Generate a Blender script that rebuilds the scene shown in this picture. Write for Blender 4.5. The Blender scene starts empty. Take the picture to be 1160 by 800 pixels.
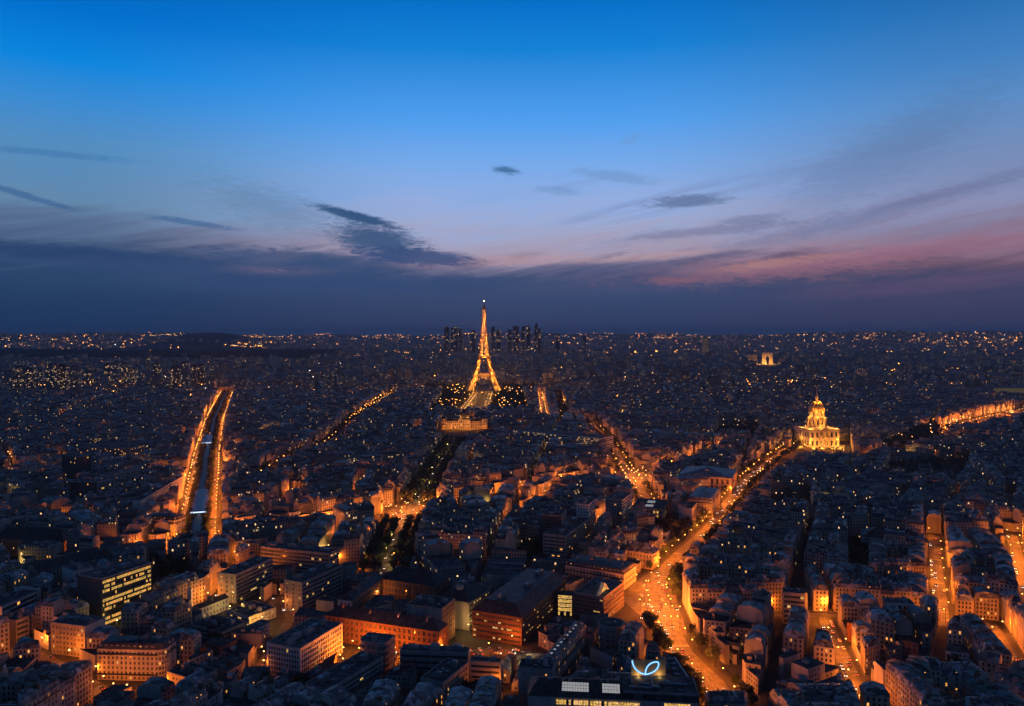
import bpy, bmesh, math, random
from math import radians, sin, cos, pi, atan2, sqrt, hypot
from mathutils import Vector, Matrix
R = random.Random(7)
SC = bpy.context.scene
COL = SC.collection
D = bpy.data

# ------------------------------------------------------------------ camera
CAM_H = 210.0
FPX = 884.0                       # focal length in pixels of a 1160 px wide frame
HAZE = 0.000036
TH = math.atan(24.0 / FPX)        # downward tilt
cd = D.cameras.new('camera'); cam = D.objects.new('camera', cd); COL.objects.link(cam)
cd.sensor_width = 36.0; cd.lens = 36.0 * FPX / 1160.0
cd.clip_start = 1.0; cd.clip_end = 90000.0
cam.location = (0, 0, CAM_H); cam.rotation_euler = (pi / 2 - TH, 0, 0)
SC.camera = cam

# ------------------------------------------------------------------ exposure and sampling
vs = SC.view_settings
vs.view_transform = 'Standard'; vs.look = 'None'; vs.exposure = 0.0; vs.gamma = 1.0; vs.use_curve_mapping = False
cy = SC.cycles
cy.max_bounces = 4; cy.diffuse_bounces = 2; cy.glossy_bounces = 2; cy.transmission_bounces = 2; cy.volume_bounces = 0
cy.sample_clamp_indirect = 1.5; cy.sample_clamp_direct = 0.0
cy.use_denoising = True; cy.use_light_tree = True
cy.caustics_reflective = False; cy.caustics_refractive = False

# ------------------------------------------------------------------ sky
def px_dir(x, y):
    u = (x - 580.0) / FPX; v = (400.0 - y) / FPX
    return Vector((u, cos(TH) + v * sin(TH), -sin(TH) + v * cos(TH))).normalized()
def px_azel(x, y):
    d = px_dir(x, y)
    return math.degrees(atan2(d.x, d.y)), math.degrees(math.asin(d.z))
def lin(c):
    return tuple(((v / 255.0 / 12.92) if v <= 10 else ((v / 255.0 + .055) / 1.055) ** 2.4) for v in c)

W = D.worlds.new('World'); SC.world = W; W.use_nodes = True
wt = W.node_tree; wt.nodes.clear()
class NT:
    """small helper that writes shader maths as calls"""
    def __init__(s, t): s.t = t
    def n(s, kind, **kw):
        q = s.t.nodes.new(kind)
        for k, v in kw.items(): setattr(q, k, v)
        return q
    def put(s, sock, v):
        if isinstance(v, bpy.types.NodeSocket): s.t.links.new(v, sock)
        elif v is not None:
            if sock.type == 'RGBA' and len(v) == 3: v = (*v, 1)
            sock.default_value = v
    def m(s, op, a, b=None, c=None, clamp=False):
        q = s.n('ShaderNodeMath', operation=op); q.use_clamp = clamp
        s.put(q.inputs[0], a)
        if b is not None: s.put(q.inputs[1], b)
        if c is not None: s.put(q.inputs[2], c)
        return q.outputs[0]
    def mix(s, f, a, b, mode='MIX'):
        q = s.n('ShaderNodeMix', data_type='RGBA', blend_type=mode)
        s.put(q.inputs[0], f); s.put(q.inputs[6], a); s.put(q.inputs[7], b)
        return q.outputs[2]
    def step(s, x, a, b):
        q = s.n('ShaderNodeMapRange', interpolation_type='SMOOTHSTEP')
        s.put(q.inputs[0], x); q.inputs[1].default_value = a; q.inputs[2].default_value = b
        return q.outputs[0]
    def xyz(s, x, y, z):
        q = s.n('ShaderNodeCombineXYZ'); s.put(q.inputs[0], x); s.put(q.inputs[1], y); s.put(q.inputs[2], z); return q.outputs[0]
    def noise(s, vec, scale, detail=4, rough=.55, dist=0.0):
        q = s.n('ShaderNodeTexNoise'); s.put(q.inputs['Vector'], vec)
        q.inputs['Scale'].default_value = scale; q.inputs['Detail'].default_value = detail
        q.inputs['Roughness'].default_value = rough; q.inputs['Distortion'].default_value = dist
        return q.outputs['Fac']
    def ramp(s, f, stops):
        q = s.n('ShaderNodeValToRGB'); s.put(q.inputs[0], f); e = q.color_ramp.elements
        while len(e) < len(stops): e.new(.5)
        for el, (p, c) in zip(e, stops): el.position = p; el.color = (*c, 1)
        return q.outputs[0]

w = NT(wt)
tc = w.n('ShaderNodeTexCoord'); sx = w.n('ShaderNodeSeparateXYZ'); wt.links.new(tc.outputs['Generated'], sx.inputs[0])
EL = w.m('MULTIPLY', w.m('ARCSINE', sx.outputs[2]), 57.29578)
AZ = w.m('MULTIPLY', w.m('ARCTAN2', sx.outputs[0], sx.outputs[1]), 57.29578)
# ragged cloud edges: the elevation is pushed up and down by wind-drawn noise
v1 = w.xyz(w.m('MULTIPLY', AZ, .055), w.m('MULTIPLY', EL, .32), 0.0)
n1 = w.noise(v1, 1.0, 6, .6, .6)
v2 = w.xyz(w.m('MULTIPLY_ADD', AZ, .05, w.m('MULTIPLY', EL, -.02)), w.m('MULTIPLY_ADD', EL, .55, w.m('MULTIPLY', AZ, -.10)), 3.0)
n2 = w.noise(v2, 1.15, 9, .66, 1.0)
mid_band = w.m('MULTIPLY', w.step(EL, 1.5, 4.0), w.step(EL, 13.0, 6.5))
warp = w.m('ADD', w.m('MULTIPLY', w.m('SUBTRACT', n1, .5), 5.0), w.m('MULTIPLY', w.m('SUBTRACT', n2, .5), 4.0))
ELW = w.m('MULTIPLY_ADD', warp, mid_band, EL)
f = w.m('DIVIDE', ELW, 60.0, clamp=True)
def stops(rows): return [(e / 60.0, lin(c)) for e, c in rows]
NIGHT = [(33, (10, 58, 112)), (44, (38, 48, 74)), (60, (56, 57, 70))]
LEFT = stops([(0, (22, 52, 92)), (2.3, (32, 62, 102)), (4.4, (42, 72, 112)), (5.6, (66, 90, 126)), (6.8, (88, 112, 148)), (8.3, (100, 138, 174)), (11.9, (84, 142, 194)), (14.3, (58, 140, 212)), (16.7, (10, 134, 222)), (19.7, (0, 112, 206)), (23, (0, 94, 184))] + NIGHT)
MIDL = stops([(0, (46, 60, 96)), (2.3, (52, 72, 112)), (3.8, (62, 80, 118)), (4.7, (108, 108, 140)), (5.6, (168, 156, 180)), (7.5, (160, 172, 210)), (9.4, (148, 175, 226)), (11.9, (122, 172, 236)), (14.9, (82, 160, 240)), (19.7, (20, 130, 215)), (23, (2, 110, 200))] + NIGHT)
RGHT = stops([(0, (52, 57, 90)), (2.8, (64, 69, 104)), (4.3, (104, 84, 108)), (5.6, (142, 114, 138)), (6.9, (134, 126, 156)), (8.1, (140, 146, 184)), (11.3, (116, 142, 188)), (14.3, (92, 142, 200)), (16.7, (66, 130, 196)), (19.7, (42, 114, 184)), (23, (16, 92, 168))] + NIGHT)
cl = w.ramp(f, LEFT); cm = w.ramp(f, MIDL); cr = w.ramp(f, RGHT)
sky = w.mix(w.step(AZ, -30, -5), cl, cm)
sky = w.mix(w.step(AZ, 7, 31), sky, cr)
def blob(col, px, py, rx, ry, amt, rot=0.0, col_in=None, rag=1.1, soft=.95):
    """one cloud at a compass bearing and height above the horizon; its outline is ragged by noise"""
    a0, e0 = px_azel(px, py); k = math.degrees(1 / FPX)
    da = w.m('SUBTRACT', AZ, a0); de = w.m('SUBTRACT', EL, e0)
    c, s_ = cos(radians(rot)), sin(radians(rot))
    uu = w.m('DIVIDE', w.m('ADD', w.m('MULTIPLY', da, c), w.m('MULTIPLY', de, s_)), rx * k)
    vv = w.m('DIVIDE', w.m('SUBTRACT', w.m('MULTIPLY', de, c), w.m('MULTIPLY', da, s_)), ry * k)
    d2 = w.m('SQRT', w.m('ADD', w.m('MULTIPLY', uu, uu), w.m('MULTIPLY', vv, vv)))
    d2 = w.m('MULTIPLY_ADD', w.m('SUBTRACT', n3, .5), rag * 2, d2)
    return w.mix(w.m('MULTIPLY', w.step(d2, 1.25, 1.25 - soft), amt), col, lin(col_in))
v3 = w.xyz(w.m('MULTIPLY_ADD', EL, .35, w.m('MULTIPLY', AZ, .62)), w.m('MULTIPLY', EL, 2.5), 9.0)
n3 = w.noise(v3, 1.3, 10, .7, 1.1)
# thin high streaks, to the right mostly
st = w.m('MULTIPLY', w.step(n2, .50, .68), w.m('MULTIPLY', w.step(EL, 3.5, 6), w.step(EL, 15, 8)))
st = w.m('MULTIPLY', st, w.step(AZ, -6, 12))
sky = w.mix(w.m('MULTIPLY', st, .32), sky, lin((92, 88, 124)))
for b in [
    (870, 304, 190, 18, .42, 3, (172, 116, 126), 1.3, 1.2), (760, 318, 34, 5, .45, 0, (180, 112, 108), 1.1, 1.0), (880, 298, 70, 6, .5, 5, (192, 142, 132), 1.1, 1.0),
    (560, 296, 130, 7, .5, 2, (190, 152, 160), 1.0, .9), (320, 306, 66, 8, .7, 0, (130, 112, 136), 1.2, 1.0), (312, 292, 36, 8, .7, 3, (136, 122, 148), 1.2, 1.0), (390, 284, 24, 7, .6, 0, (146, 138, 164), 1.2, 1.0), (735, 291, 90, 5, .4, 4, (200, 160, 160), .9, .9),
    (1010, 288, 190, 10, .4, 5, (158, 110, 134), 1.0, 1.0), (980, 245, 180, 12, .45, 12, (108, 112, 150), 1.0, 1.0), (800, 262, 110, 6, .5, 4, (104, 108, 146), 1.0, .9),
    (1080, 320, 160, 10, .5, 4, (96, 78, 112), 1.0, 1.0), (680, 320, 120, 20, .5, 0, (66, 78, 118), .8, .9),
    (402, 245, 50, 5.5, .95, -13, (40, 78, 122), .75, .7), (428, 272, 54, 19, .95, -10, (56, 86, 128), 1.0, .8), (350, 296, 110, 13, .75, -3, (44, 76, 120), .8, .7), (470, 291, 76, 10, .92, -4, (56, 80, 126), .8, .7),
    (380, 320, 200, 14, .8, 0, (48, 74, 118), .7, .8), (80, 288, 130, 10, .8, -2, (36, 66, 110), .9, .8), (180, 300, 130, 8, .6, 0, (50, 76, 120), .9, .8),
    (573, 193, 17, 4.5, .85, -8, (56, 104, 150), .9, .9), (778, 228, 48, 7, .75, 2, (90, 112, 152), 1.0, .7), (700, 200, 46, 7, .5, -9, (108, 146, 196), 1.0, .8), (632, 216, 30, 5, .45, -6, (112, 146, 196), 1.0, .8), (850, 248, 34, 5, .5, 4, (104, 116, 156), 1.0, .8),
    (30, 222, 46, 3.5, .6, -14, (46, 92, 146), .9, .8), (60, 174, 76, 4, .3, 0, (20, 92, 160), .9, .9), (215, 252, 50, 3.5, .65, -6, (56, 98, 146), .9, .8), (310, 236, 90, 26, .42, -14, (84, 120, 156), 1.2, 1.2),
    (715, 158, 14, 5, .4, 20, (110, 150, 205), .7, .9), (1010, 170, 130, 34, .25, 28, (78, 106, 146), 1.0, 1.0),
]:
    sky = blob(sky, b[0], b[1], b[2], b[3], b[4], b[5], b[6], b[7], b[8])
# the eastern half of the dusk sky, behind the camera, is already night
back = w.m('MULTIPLY_ADD', w.step(w.m('ABSOLUTE', AZ), 140, 38), .45, .55)
sky = w.mix(1.0, sky, w.xyz(back, back, back), 'MULTIPLY')
nis = w.n('ShaderNodeTexSky', sky_type='NISHITA'); nis.sun_disc = False
nis.sun_elevation = radians(-4.0); nis.sun_rotation = radians(24.0)
bg1 = w.n('ShaderNodeBackground'); w.put(bg1.inputs[0], sky); bg1.inputs[1].default_value = 1.0
bg2 = w.n('ShaderNodeBackground'); w.put(bg2.inputs[0], nis.outputs[0]); bg2.inputs[1].default_value = 0.008
ad = w.n('ShaderNodeAddShader'); wt.links.new(bg1.outputs[0], ad.inputs[0]); wt.links.new(bg2.outputs[0], ad.inputs[1])
wo = w.n('ShaderNodeOutputWorld'); wt.links.new(ad.outputs[0], wo.inputs[0])
W.cycles.sampling_method = 'MANUAL'; W.cycles.sample_map_resolution = 1024

# ------------------------------------------------------------------ ground picture tools
def G(x, y, z=0.0):
    d = px_dir(x, y); t = (CAM_H - z) / -d.z
    return Vector((d.x * t, d.y * t, z))
def P(v):
    """world point -> pixel of the 1160 x 800 frame"""
    y = v[1]; z = v[2] - CAM_H
    f_ = y * cos(TH) - z * sin(TH); u_ = y * sin(TH) + z * cos(TH)
    return 580 + FPX * v[0] / f_, 400 - FPX * u_ / f_

# ------------------------------------------------------------------ materials
def mat(name, col, rough=.8, var=.12, scale=.6, metal=0.0, objvar=0.0, island=0.0, spec=.3, col2=None, streak=False, cells=0.0):
    m = D.materials.new(name); m.use_nodes = True; t = m.node_tree; k = NT(t)
    b = t.nodes['Principled BSDF']; b.inputs['Roughness'].default_value = rough; b.inputs['Metallic'].default_value = metal
    b.inputs['Specular IOR Level'].default_value = spec
    g = k.n('ShaderNodeNewGeometry'); pos = g.outputs['Position']
    if streak:
        mp = k.n('ShaderNodeMapping'); mp.inputs['Scale'].default_value = (1.0, 1.0, .12); k.put(mp.inputs[0], pos); pos = mp.outputs[0]
    nz = k.noise(pos, scale, 5, .6)
    c2 = col2 or tuple(c * .55 for c in col)
    c = k.mix(k.m('MULTIPLY', k.step(nz, .35, .7), min(1, var * 4)), col, c2)
    if cells:
        vo = k.n('ShaderNodeTexVoronoi'); k.put(vo.inputs['Vector'], g.outputs['Position']); vo.inputs['Scale'].default_value = .38
        sp_ = k.n('ShaderNodeSeparateColor'); t.links.new(vo.outputs['Color'], sp_.inputs[0])
        cv = k.m('MULTIPLY_ADD', k.m('POWER', sp_.outputs[0], 2.2), 2.2 * cells, 1 - cells); c = k.mix(1.0, c, k.xyz(cv, cv, cv), 'MULTIPLY')
    if objvar or island:
        oi = k.n('ShaderNodeObjectInfo')
        r = oi.outputs['Random'] if objvar else g.outputs['Random Per Island']
        a = objvar or island
        val = k.m('MULTIPLY_ADD', r, 2 * a, 1 - a)
        hs = k.n('ShaderNodeHueSaturation'); k.put(hs.inputs['Color'], c); k.put(hs.inputs['Value'], val)
        k.put(hs.inputs['Saturation'], k.m('MULTIPLY_ADD', k.m('FRACT', k.m('MULTIPLY', r, 7.13)), .8, .6))
        c = hs.outputs[0]
    k.put(b.inputs['Base Color'], c)
    return m
def emit(name, col, s, sample='NONE'):
    m = D.materials.new(name); m.use_nodes = True; t = m.node_tree; t.nodes.clear()
    e = t.nodes.new('ShaderNodeEmission'); e.inputs[0].default_value = (*col, 1); e.inputs[1].default_value = s
    o = t.nodes.new('ShaderNodeOutputMaterial'); t.links.new(e.outputs[0], o.inputs[0])
    m.cycles.emission_sampling = sample
    return m
def lit_mat(name, col, s, vary=.7):
    """glowing room behind a window: curtains and furniture make it uneven"""
    m = D.materials.new(name); m.use_nodes = True; t = m.node_tree; t.nodes.clear(); k = NT(t)
    g = k.n('ShaderNodeNewGeometry'); nz = k.noise(g.outputs['Position'], .9, 3, .6)
    e = k.n('ShaderNodeEmission'); e.inputs[0].default_value = (*col, 1)
    k.put(e.inputs[1], k.m('MULTIPLY_ADD', k.step(nz, .3, .7), s * vary * 1.6, s * (1 - vary)))
    o = k.n('ShaderNodeOutputMaterial'); t.links.new(e.outputs[0], o.inputs[0]); m.cycles.emission_sampling = 'NONE'
    return m
M = {}
M['stone'] = mat('limestone', (.42, .36, .28), .85, .18, .25, objvar=.22, streak=True)
M['plaster'] = mat('old_plaster', (.36, .33, .29), .9, .2, .2, objvar=.3, streak=True)
M['plaster_far'] = mat('old_plaster_rows', (.34, .32, .29), .9, .2, .2, island=.35, streak=True)
M['concrete'] = mat('concrete', (.33, .31, .29), .85, .2, .3, objvar=.2, streak=True)
M['white'] = mat('white_render', (.6, .58, .55), .8, .12, .3, objvar=.1, streak=True)
M['dark_panel'] = mat('dark_cladding', (.10, .095, .09), .5, .1, .3)
M['brick'] = mat('brown_brick', (.24, .13, .085), .9, .2, .7, objvar=.12)
M['zinc'] = mat('zinc_roof', (.25, .25, .255), .5, .25, .35, metal=.0, objvar=.5, spec=.4, cells=.72)
M['zinc_far'] = mat('zinc_roof_rows', (.23, .23, .235), .5, .25, .3, island=.55, spec=.35, cells=.7)
M['slate'] = mat('slate_roof', (.055, .056, .06), .6, .2, .4, objvar=.25, cells=.35)
M['tar'] = mat('flat_roof_felt', (.10, .10, .10), .9, .35, .25, objvar=.5, col2=(.04, .042, .045), cells=.5)
M['tar_far'] = mat('flat_roof_felt_rows', (.09, .09, .095), .9, .3, .2, island=.5, cells=.5)
M['terracotta'] = mat('clay_pot', (.28, .12, .06), .9, .1)
M['rail'] = mat('black_iron', (.02, .02, .022), .5, .0)
M['metal'] = mat('grey_metal', (.22, .23, .24), .45, .1, .5, metal=.3)
M['asphalt'] = mat('asphalt', (.13, .12, .105), .75, .25, .16, col2=(.06, .056, .05))
M['ground'] = mat('paved_ground', (.06, .058, .055), .9, .3, .05, col2=(.03, .03, .03))
M['pave'] = mat('pavement_slabs', (.13, .125, .115), .9, .2, .3)
M['paint'] = mat('road_paint', (.34, .34, .33), .7, .15, 1.5)
M['glass'] = mat('window_glass', (.025, .028, .032), .12, .0, spec=.6)
M['leaf'] = mat('leaves', (.08, .105, .045), .8, .3, .35, objvar=.3, col2=(.04, .055, .025))
M['leaf_far'] = mat('leaves_mass', (.085, .10, .055), .85, .3, .1, col2=(.045, .06, .03))
M['bark'] = mat('bark', (.07, .055, .042), .9, .2)
M['lit'] = lit_mat('lit_room', (1.0, .42, .09), 1.2)
M['lit_white'] = lit_mat('lit_room_pale', (1.0, .58, .2), .85)
M['lit_dim'] = lit_mat('lit_room_dim', (1.0, .34, .06), .5)
M['lit_cool'] = lit_mat('lit_room_cool', (.75, .85, 1.0), .45)
M['lit_yellow'] = lit_mat('lit_office', (1.0, .58, .13), .8)
M['lamp_glow'] = emit('lamp_lens', (1.0, .50, .13), 9.0)
M['head'] = emit('headlight_lens', (1.0, .93, .8), 7.0)
M['tail'] = emit('tail_light_lens', (1.0, .06, .02), 4.0)
M['neon'] = emit('neon_tube', (.16, .42, 1.0), 2.4, 'AUTO')
M['gold'] = mat('gilded_lead', (.55, .36, .12), .4, .3, .3, metal=.4, col2=(.16, .13, .1))
M['iron'] = mat('tower_iron', (.30, .21, .13), .6, .1)
M['grass'] = mat('lawn', (.05, .07, .03), .95, .2, .05)
M['hill'] = mat('hill_ground', (.05, .055, .05), .95, .3, .004)

def shaded_wall(name, base, cw=2.6, ch=3.1, ww=.42, wh=.58, p_lit=.05, roomcol=(1, .55, .2), s=2.2, island=.3):
    """a far wall whose windows come from the wall's own measures (uv in metres along and up the wall)"""
    m = D.materials.new(name); m.use_nodes = True; t = m.node_tree; k = NT(t); b = t.nodes['Principled BSDF']
    uv = k.n('ShaderNodeUVMap'); s_ = k.n('ShaderNodeSeparateXYZ'); t.links.new(uv.outputs[0], s_.inputs[0])
    cu = k.m('DIVIDE', s_.outputs[0], cw); cv = k.m('DIVIDE', s_.outputs[1], ch)
    fu = k.m('FRACT', cu); fv = k.m('FRACT', cv)
    inu = k.m('LESS_THAN', k.m('ABSOLUTE', k.m('SUBTRACT', fu, .5)), ww / 2)
    inv = k.m('LESS_THAN', k.m('ABSOLUTE', k.m('SUBTRACT', fv, .5)), wh / 2)
    win = k.m('MULTIPLY', inu, inv)
    wn = k.n('ShaderNodeTexWhiteNoise', noise_dimensions='3D')
    g = k.n('ShaderNodeNewGeometry')
    t.links.new(k.xyz(k.m('FLOOR', cu), k.m('FLOOR', cv), k.m('MULTIPLY', g.outputs['Random Per Island'], 91.7)), wn.inputs[0])
    on = k.m('MULTIPLY', win, k.m('LESS_THAN', wn.outputs[0], p_lit))
    nz = k.noise(g.outputs['Position'], .2, 3)
    c = k.mix(k.m('MULTIPLY', nz, .8), base, tuple(x * .55 for x in base))
    hs = k.n('ShaderNodeHueSaturation'); k.put(hs.inputs['Color'], c)
    k.put(hs.inputs['Value'], k.m('MULTIPLY_ADD', g.outputs['Random Per Island'], 2 * island, 1 - island))
    k.put(b.inputs['Base Color'], k.mix(win, hs.outputs[0], (.02, .022, .026)))
    k.put(b.inputs['Roughness'], k.m('MULTIPLY_ADD', win, -.55, .85))
    b.inputs['Specular IOR Level'].default_value = .3
    hue = k.mix(k.m('FRACT', k.m('MULTIPLY', wn.outputs[0], 317.0)), roomcol, (1, .68, .34))
    k.put(b.inputs['Emission Color'], hue)
    k.put(b.inputs['Emission Strength'], k.m('MULTIPLY', on, k.m('MULTIPLY_ADD', k.m('POWER', k.m('FRACT', k.m('MULTIPLY', wn.outputs[0], 771.0)), 2.0), s, .15 * s)))
    m.cycles.emission_sampling = 'NONE'
    return m
M['wall_far'] = shaded_wall('street_row_wall', (.40, .36, .31), p_lit=.05)
M['mansard_far'] = shaded_wall('mansard_slope_rows', (.13, .13, .135), 2.9, 2.9, .34, .55, .05, (1, .5, .16), 1.8, .45)
M['wall_tower'] = shaded_wall('tower_wall', (.20, .20, .21), 3.2, 3.0, .6, .5, .11, (1, .55, .2), 3.0, .25)
M['wall_glassy'] = shaded_wall('glass_tower_wall', (.05, .058, .07), 9.0, 7.0, .7, .6, .07, (1, .62, .28), 2.2, .2)
M['wall_slab'] = shaded_wall('slab_wall', (.36, .35, .33), 2.8, 2.9, .62, .5, .06, (1, .6, .22), 2.4, .2)

# ------------------------------------------------------------------ mesh tools
class MB:
    def __init__(s): s.v = []; s.f = []; s.m = []; s.uv = []
    def poly(s, pts, m=0, uv=None):
        i = len(s.v); s.v.extend([(p[0], p[1], p[2]) for p in pts]); s.f.append(tuple(range(i, i + len(pts)))); s.m.append(m); s.uv.append(uv)
    def shared(s, pts, faces, m=0):
        """faces over common vertices: one connected piece"""
        i = len(s.v); s.v.extend([(p[0], p[1], p[2]) for p in pts])
        for k, f_ in enumerate(faces):
            s.f.append(tuple(i + q for q in f_)); s.m.append(m[k] if isinstance(m, (list, tuple)) else m); s.uv.append(None)
    def hexa(s, b, t, m=0):
        """closed solid from a bottom and a top ring (ccw from above)"""
        n = len(b); pts = list(b) + list(t)
        fs = [tuple(reversed(range(n))), tuple(range(n, 2 * n))] + [(i, (i + 1) % n, n + (i + 1) % n, n + i) for i in range(n)]
        s.shared(pts, fs, m)
    def prism(s, ring, z0, z1, m=0):
        s.hexa([(p[0], p[1], z0) for p in ring], [(p[0], p[1], z1) for p in ring], m)
    def box(s, c, d, m=0, rz=0.0):
        x, y = d[0] / 2, d[1] / 2; ca, sa = cos(rz), sin(rz)
        ring = [(c[0] + a * ca - b_ * sa, c[1] + a * sa + b_ * ca) for a, b_ in ((-x, -y), (x, -y), (x, y), (-x, y))]
        s.prism(ring, c[2], c[2] + d[2], m)
    def bar(s, p, q, wd, m=0, wd2=None):
        p = Vector(p); q = Vector(q); d = (q - p)
        if d.length < 1e-6: return
        d.normalize(); up = Vector((0, 0, 1)) if abs(d.z) < .95 else Vector((0, 1, 0))
        a = d.cross(up).normalized(); b_ = d.cross(a).normalized(); h = wd / 2; h2 = (wd2 or wd) / 2
        r0 = [p + a * x * h + b_ * y * h for x, y in ((-1, -1), (-1, 1), (1, 1), (1, -1))]
        r1 = [q + a * x * h2 + b_ * y * h2 for x, y in ((-1, -1), (-1, 1), (1, 1), (1, -1))]
        s.hexa(r0, r1, m)
    def tube(s, p, q, r0, r1, n=8, m=0):
        p = Vector(p); q = Vector(q); d = (q - p).normalized(); up = Vector((0, 0, 1)) if abs(d.z) < .95 else Vector((0, 1, 0))
        a = up.cross(d).normalized(); b_ = d.cross(a)
        s.hexa([p + (a * cos(2 * pi * i / n) + b_ * sin(2 * pi * i / n)) * r0 for i in range(n)],
               [q + (a * cos(2 * pi * i / n) + b_ * sin(2 * pi * i / n)) * r1 for i in range(n)], m)
    def lathe(s, c, prof, n=24, m=0):
        """prof: (radius, z) from the bottom up"""
        pts = []; fs = []
        for r, z in prof:
            for i in range(n): pts.append((c[0] + r * cos(2 * pi * i / n), c[1] + r * sin(2 * pi * i / n), c[2] + z))
        for j in range(len(prof) - 1):
            for i in range(n): fs.append((j * n + i, j * n + (i + 1) % n, (j + 1) * n + (i + 1) % n, (j + 1) * n + i))
        fs.append(tuple(range((len(prof) - 1) * n, len(prof) * n)))
        s.shared(pts, fs, m)
    def mesh(s, name, mats, smooth=False):
        me = D.meshes.new(name); me.from_pydata(s.v, [], s.f)
        for mm in mats: me.materials.append(M[mm] if isinstance(mm, str) else mm)
        if len(mats) > 1: me.polygons.foreach_set('material_index', s.m)
        if any(u is not None for u in s.uv):
            l = me.uv_layers.new(name='UVMap'); flat = []
            for fc, u in zip(s.f, s.uv):
                if u is None: flat.extend([0.0] * (2 * len(fc)))
                else:
                    for q in u: flat.extend(q)
            l.data.foreach_set('uv', flat)
        if smooth: me.polygons.foreach_set('use_smooth', [True] * len(s.f))
        return me
    def build(s, name, mats, parent=None, smooth=False, loc=None):
        if not s.f: return None
        o = D.objects.new(name, s.mesh(name, mats, smooth)); COL.objects.link(o)
        if parent is not None: o.parent = parent
        return o
def link(name, me, parent=None, loc=(0, 0, 0), rz=0.0):
    o = D.objects.new(name, me); COL.objects.link(o); o.location = loc; o.rotation_euler = (0, 0, rz)
    if parent is not None: o.parent = parent
    return o
def tag(o, label=None, cat=None, group=None, kind=None):
    if label: o['label'] = label
    if cat: o['category'] = cat
    if group: o['group'] = group
    if kind: o['kind'] = kind
    return o
def thing(name, label, cat, loc=(0, 0, 0), rz=0.0, group=None):
    o = D.objects.new(name, None); COL.objects.link(o); o.location = loc; o.rotation_euler = (0, 0, rz); o.empty_display_size = .5
    return tag(o, label, cat, group)
def dup(root, loc, rz=0.0, label=None, group=None, scale=None):
    r = root.copy(); COL.objects.link(r); r.location = loc; r.rotation_euler = (0, 0, rz)
    if scale: r.scale = (scale,) * 3 if isinstance(scale, (int, float)) else scale
    if label: r['label'] = label
    if group: r['group'] = group
    for ch in root.children:
        c = ch.copy(); COL.objects.link(c); c.parent = r
        for g in ch.children:
            d_ = g.copy(); COL.objects.link(d_); d_.parent = c
    return r
ONES = 'first second third fourth fifth sixth seventh eighth ninth tenth eleventh twelfth thirteenth fourteenth fifteenth sixteenth seventeenth eighteenth nineteenth'.split()
TENS = {2: 'twent', 3: 'thirt', 4: 'fort', 5: 'fift', 6: 'sixt', 7: 'sevent', 8: 'eight', 9: 'ninet'}
def nth(n):
    """1 -> first, 23 -> twenty-third"""
    if n < 20: return ONES[n - 1]
    if n >= 100: return 'hundred-and-' + nth(n - 100) if n > 100 else 'hundredth'
    t, o = divmod(n, 10)
    return TENS[t] + 'ieth' if o == 0 else TENS[t] + 'y-' + ONES[o - 1]

# convex polygon tools (plan view)
def area(p): return sum(p[i][0] * p[(i + 1) % len(p)][1] - p[(i + 1) % len(p)][0] * p[i][1] for i in range(len(p))) / 2
def clip(p, a, n):
    """keep the side of p where (x - a).n >= 0"""
    out = []; k = len(p)
    for i in range(k):
        u, v = p[i], p[(i + 1) % k]
        du = (u[0] - a[0]) * n[0] + (u[1] - a[1]) * n[1]; dv = (v[0] - a[0]) * n[0] + (v[1] - a[1]) * n[1]
        if du >= 0: out.append(u)
        if (du >= 0) != (dv >= 0):
            t = du / (du - dv); out.append((u[0] + (v[0] - u[0]) * t, u[1] + (v[1] - u[1]) * t))
    q = []
    for x in out:
        if not q or hypot(x[0] - q[-1][0], x[1] - q[-1][1]) > .5: q.append(x)
    if len(q) > 2 and hypot(q[0][0] - q[-1][0], q[0][1] - q[-1][1]) < .5: q.pop()
    return q if len(q) >= 3 and area(q) > 1 else []
def inset(p, d):
    q = list(p); k = len(p)
    for i in range(k):
        a, b = p[i], p[(i + 1) % k]; L = hypot(b[0] - a[0], b[1] - a[1])
        n = (-(b[1] - a[1]) / L, (b[0] - a[0]) / L)
        q = clip(q, (a[0] + n[0] * d, a[1] + n[1] * d), n)
        if not q: return []
    return q
def centroid(p): return (sum(x[0] for x in p) / len(p), sum(x[1] for x in p) / len(p))
def subtract(polys, hole):
    """cut a convex hole out of a list of convex polygons"""
    out = []
    for p in polys:
        t = p; ok = True
        for i in range(len(hole)):
            a, b = hole[i], hole[(i + 1) % len(hole)]; L = hypot(b[0] - a[0], b[1] - a[1]); n = (-(b[1] - a[1]) / L, (b[0] - a[0]) / L)
            t = clip(t, a, n)
            if not t: ok = False; break
        if not ok or area(t) < 4: out.append(p); continue
        rest = p
        for i in range(len(hole)):
            a, b = hole[i], hole[(i + 1) % len(hole)]; L = hypot(b[0] - a[0], b[1] - a[1]); n = (-(b[1] - a[1]) / L, (b[0] - a[0]) / L)
            o_ = clip(rest, a, (-n[0], -n[1]))
            if o_: out.append(o_)
            rest = clip(rest, a, n)
            if not rest: break
    return out
def in_view(x, y, mg=.70): return y > 300 and abs(x) < mg * y + 25
# ================================================================== THE SETTING
def ground_sheet():
    mb = MB(); S = 42000.0
    mb.poly([(-S, -2000, 0), (S, -2000, 0), (S, S, 0), (-S, S, 0)])
    tag(mb.build('ground', ['ground']), kind='structure')
ground_sheet()

SOD = (1.0, .205, .014)            # sodium street light
LIME = (1.0, .58, .12)            # paler lamps under the avenue trees
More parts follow.
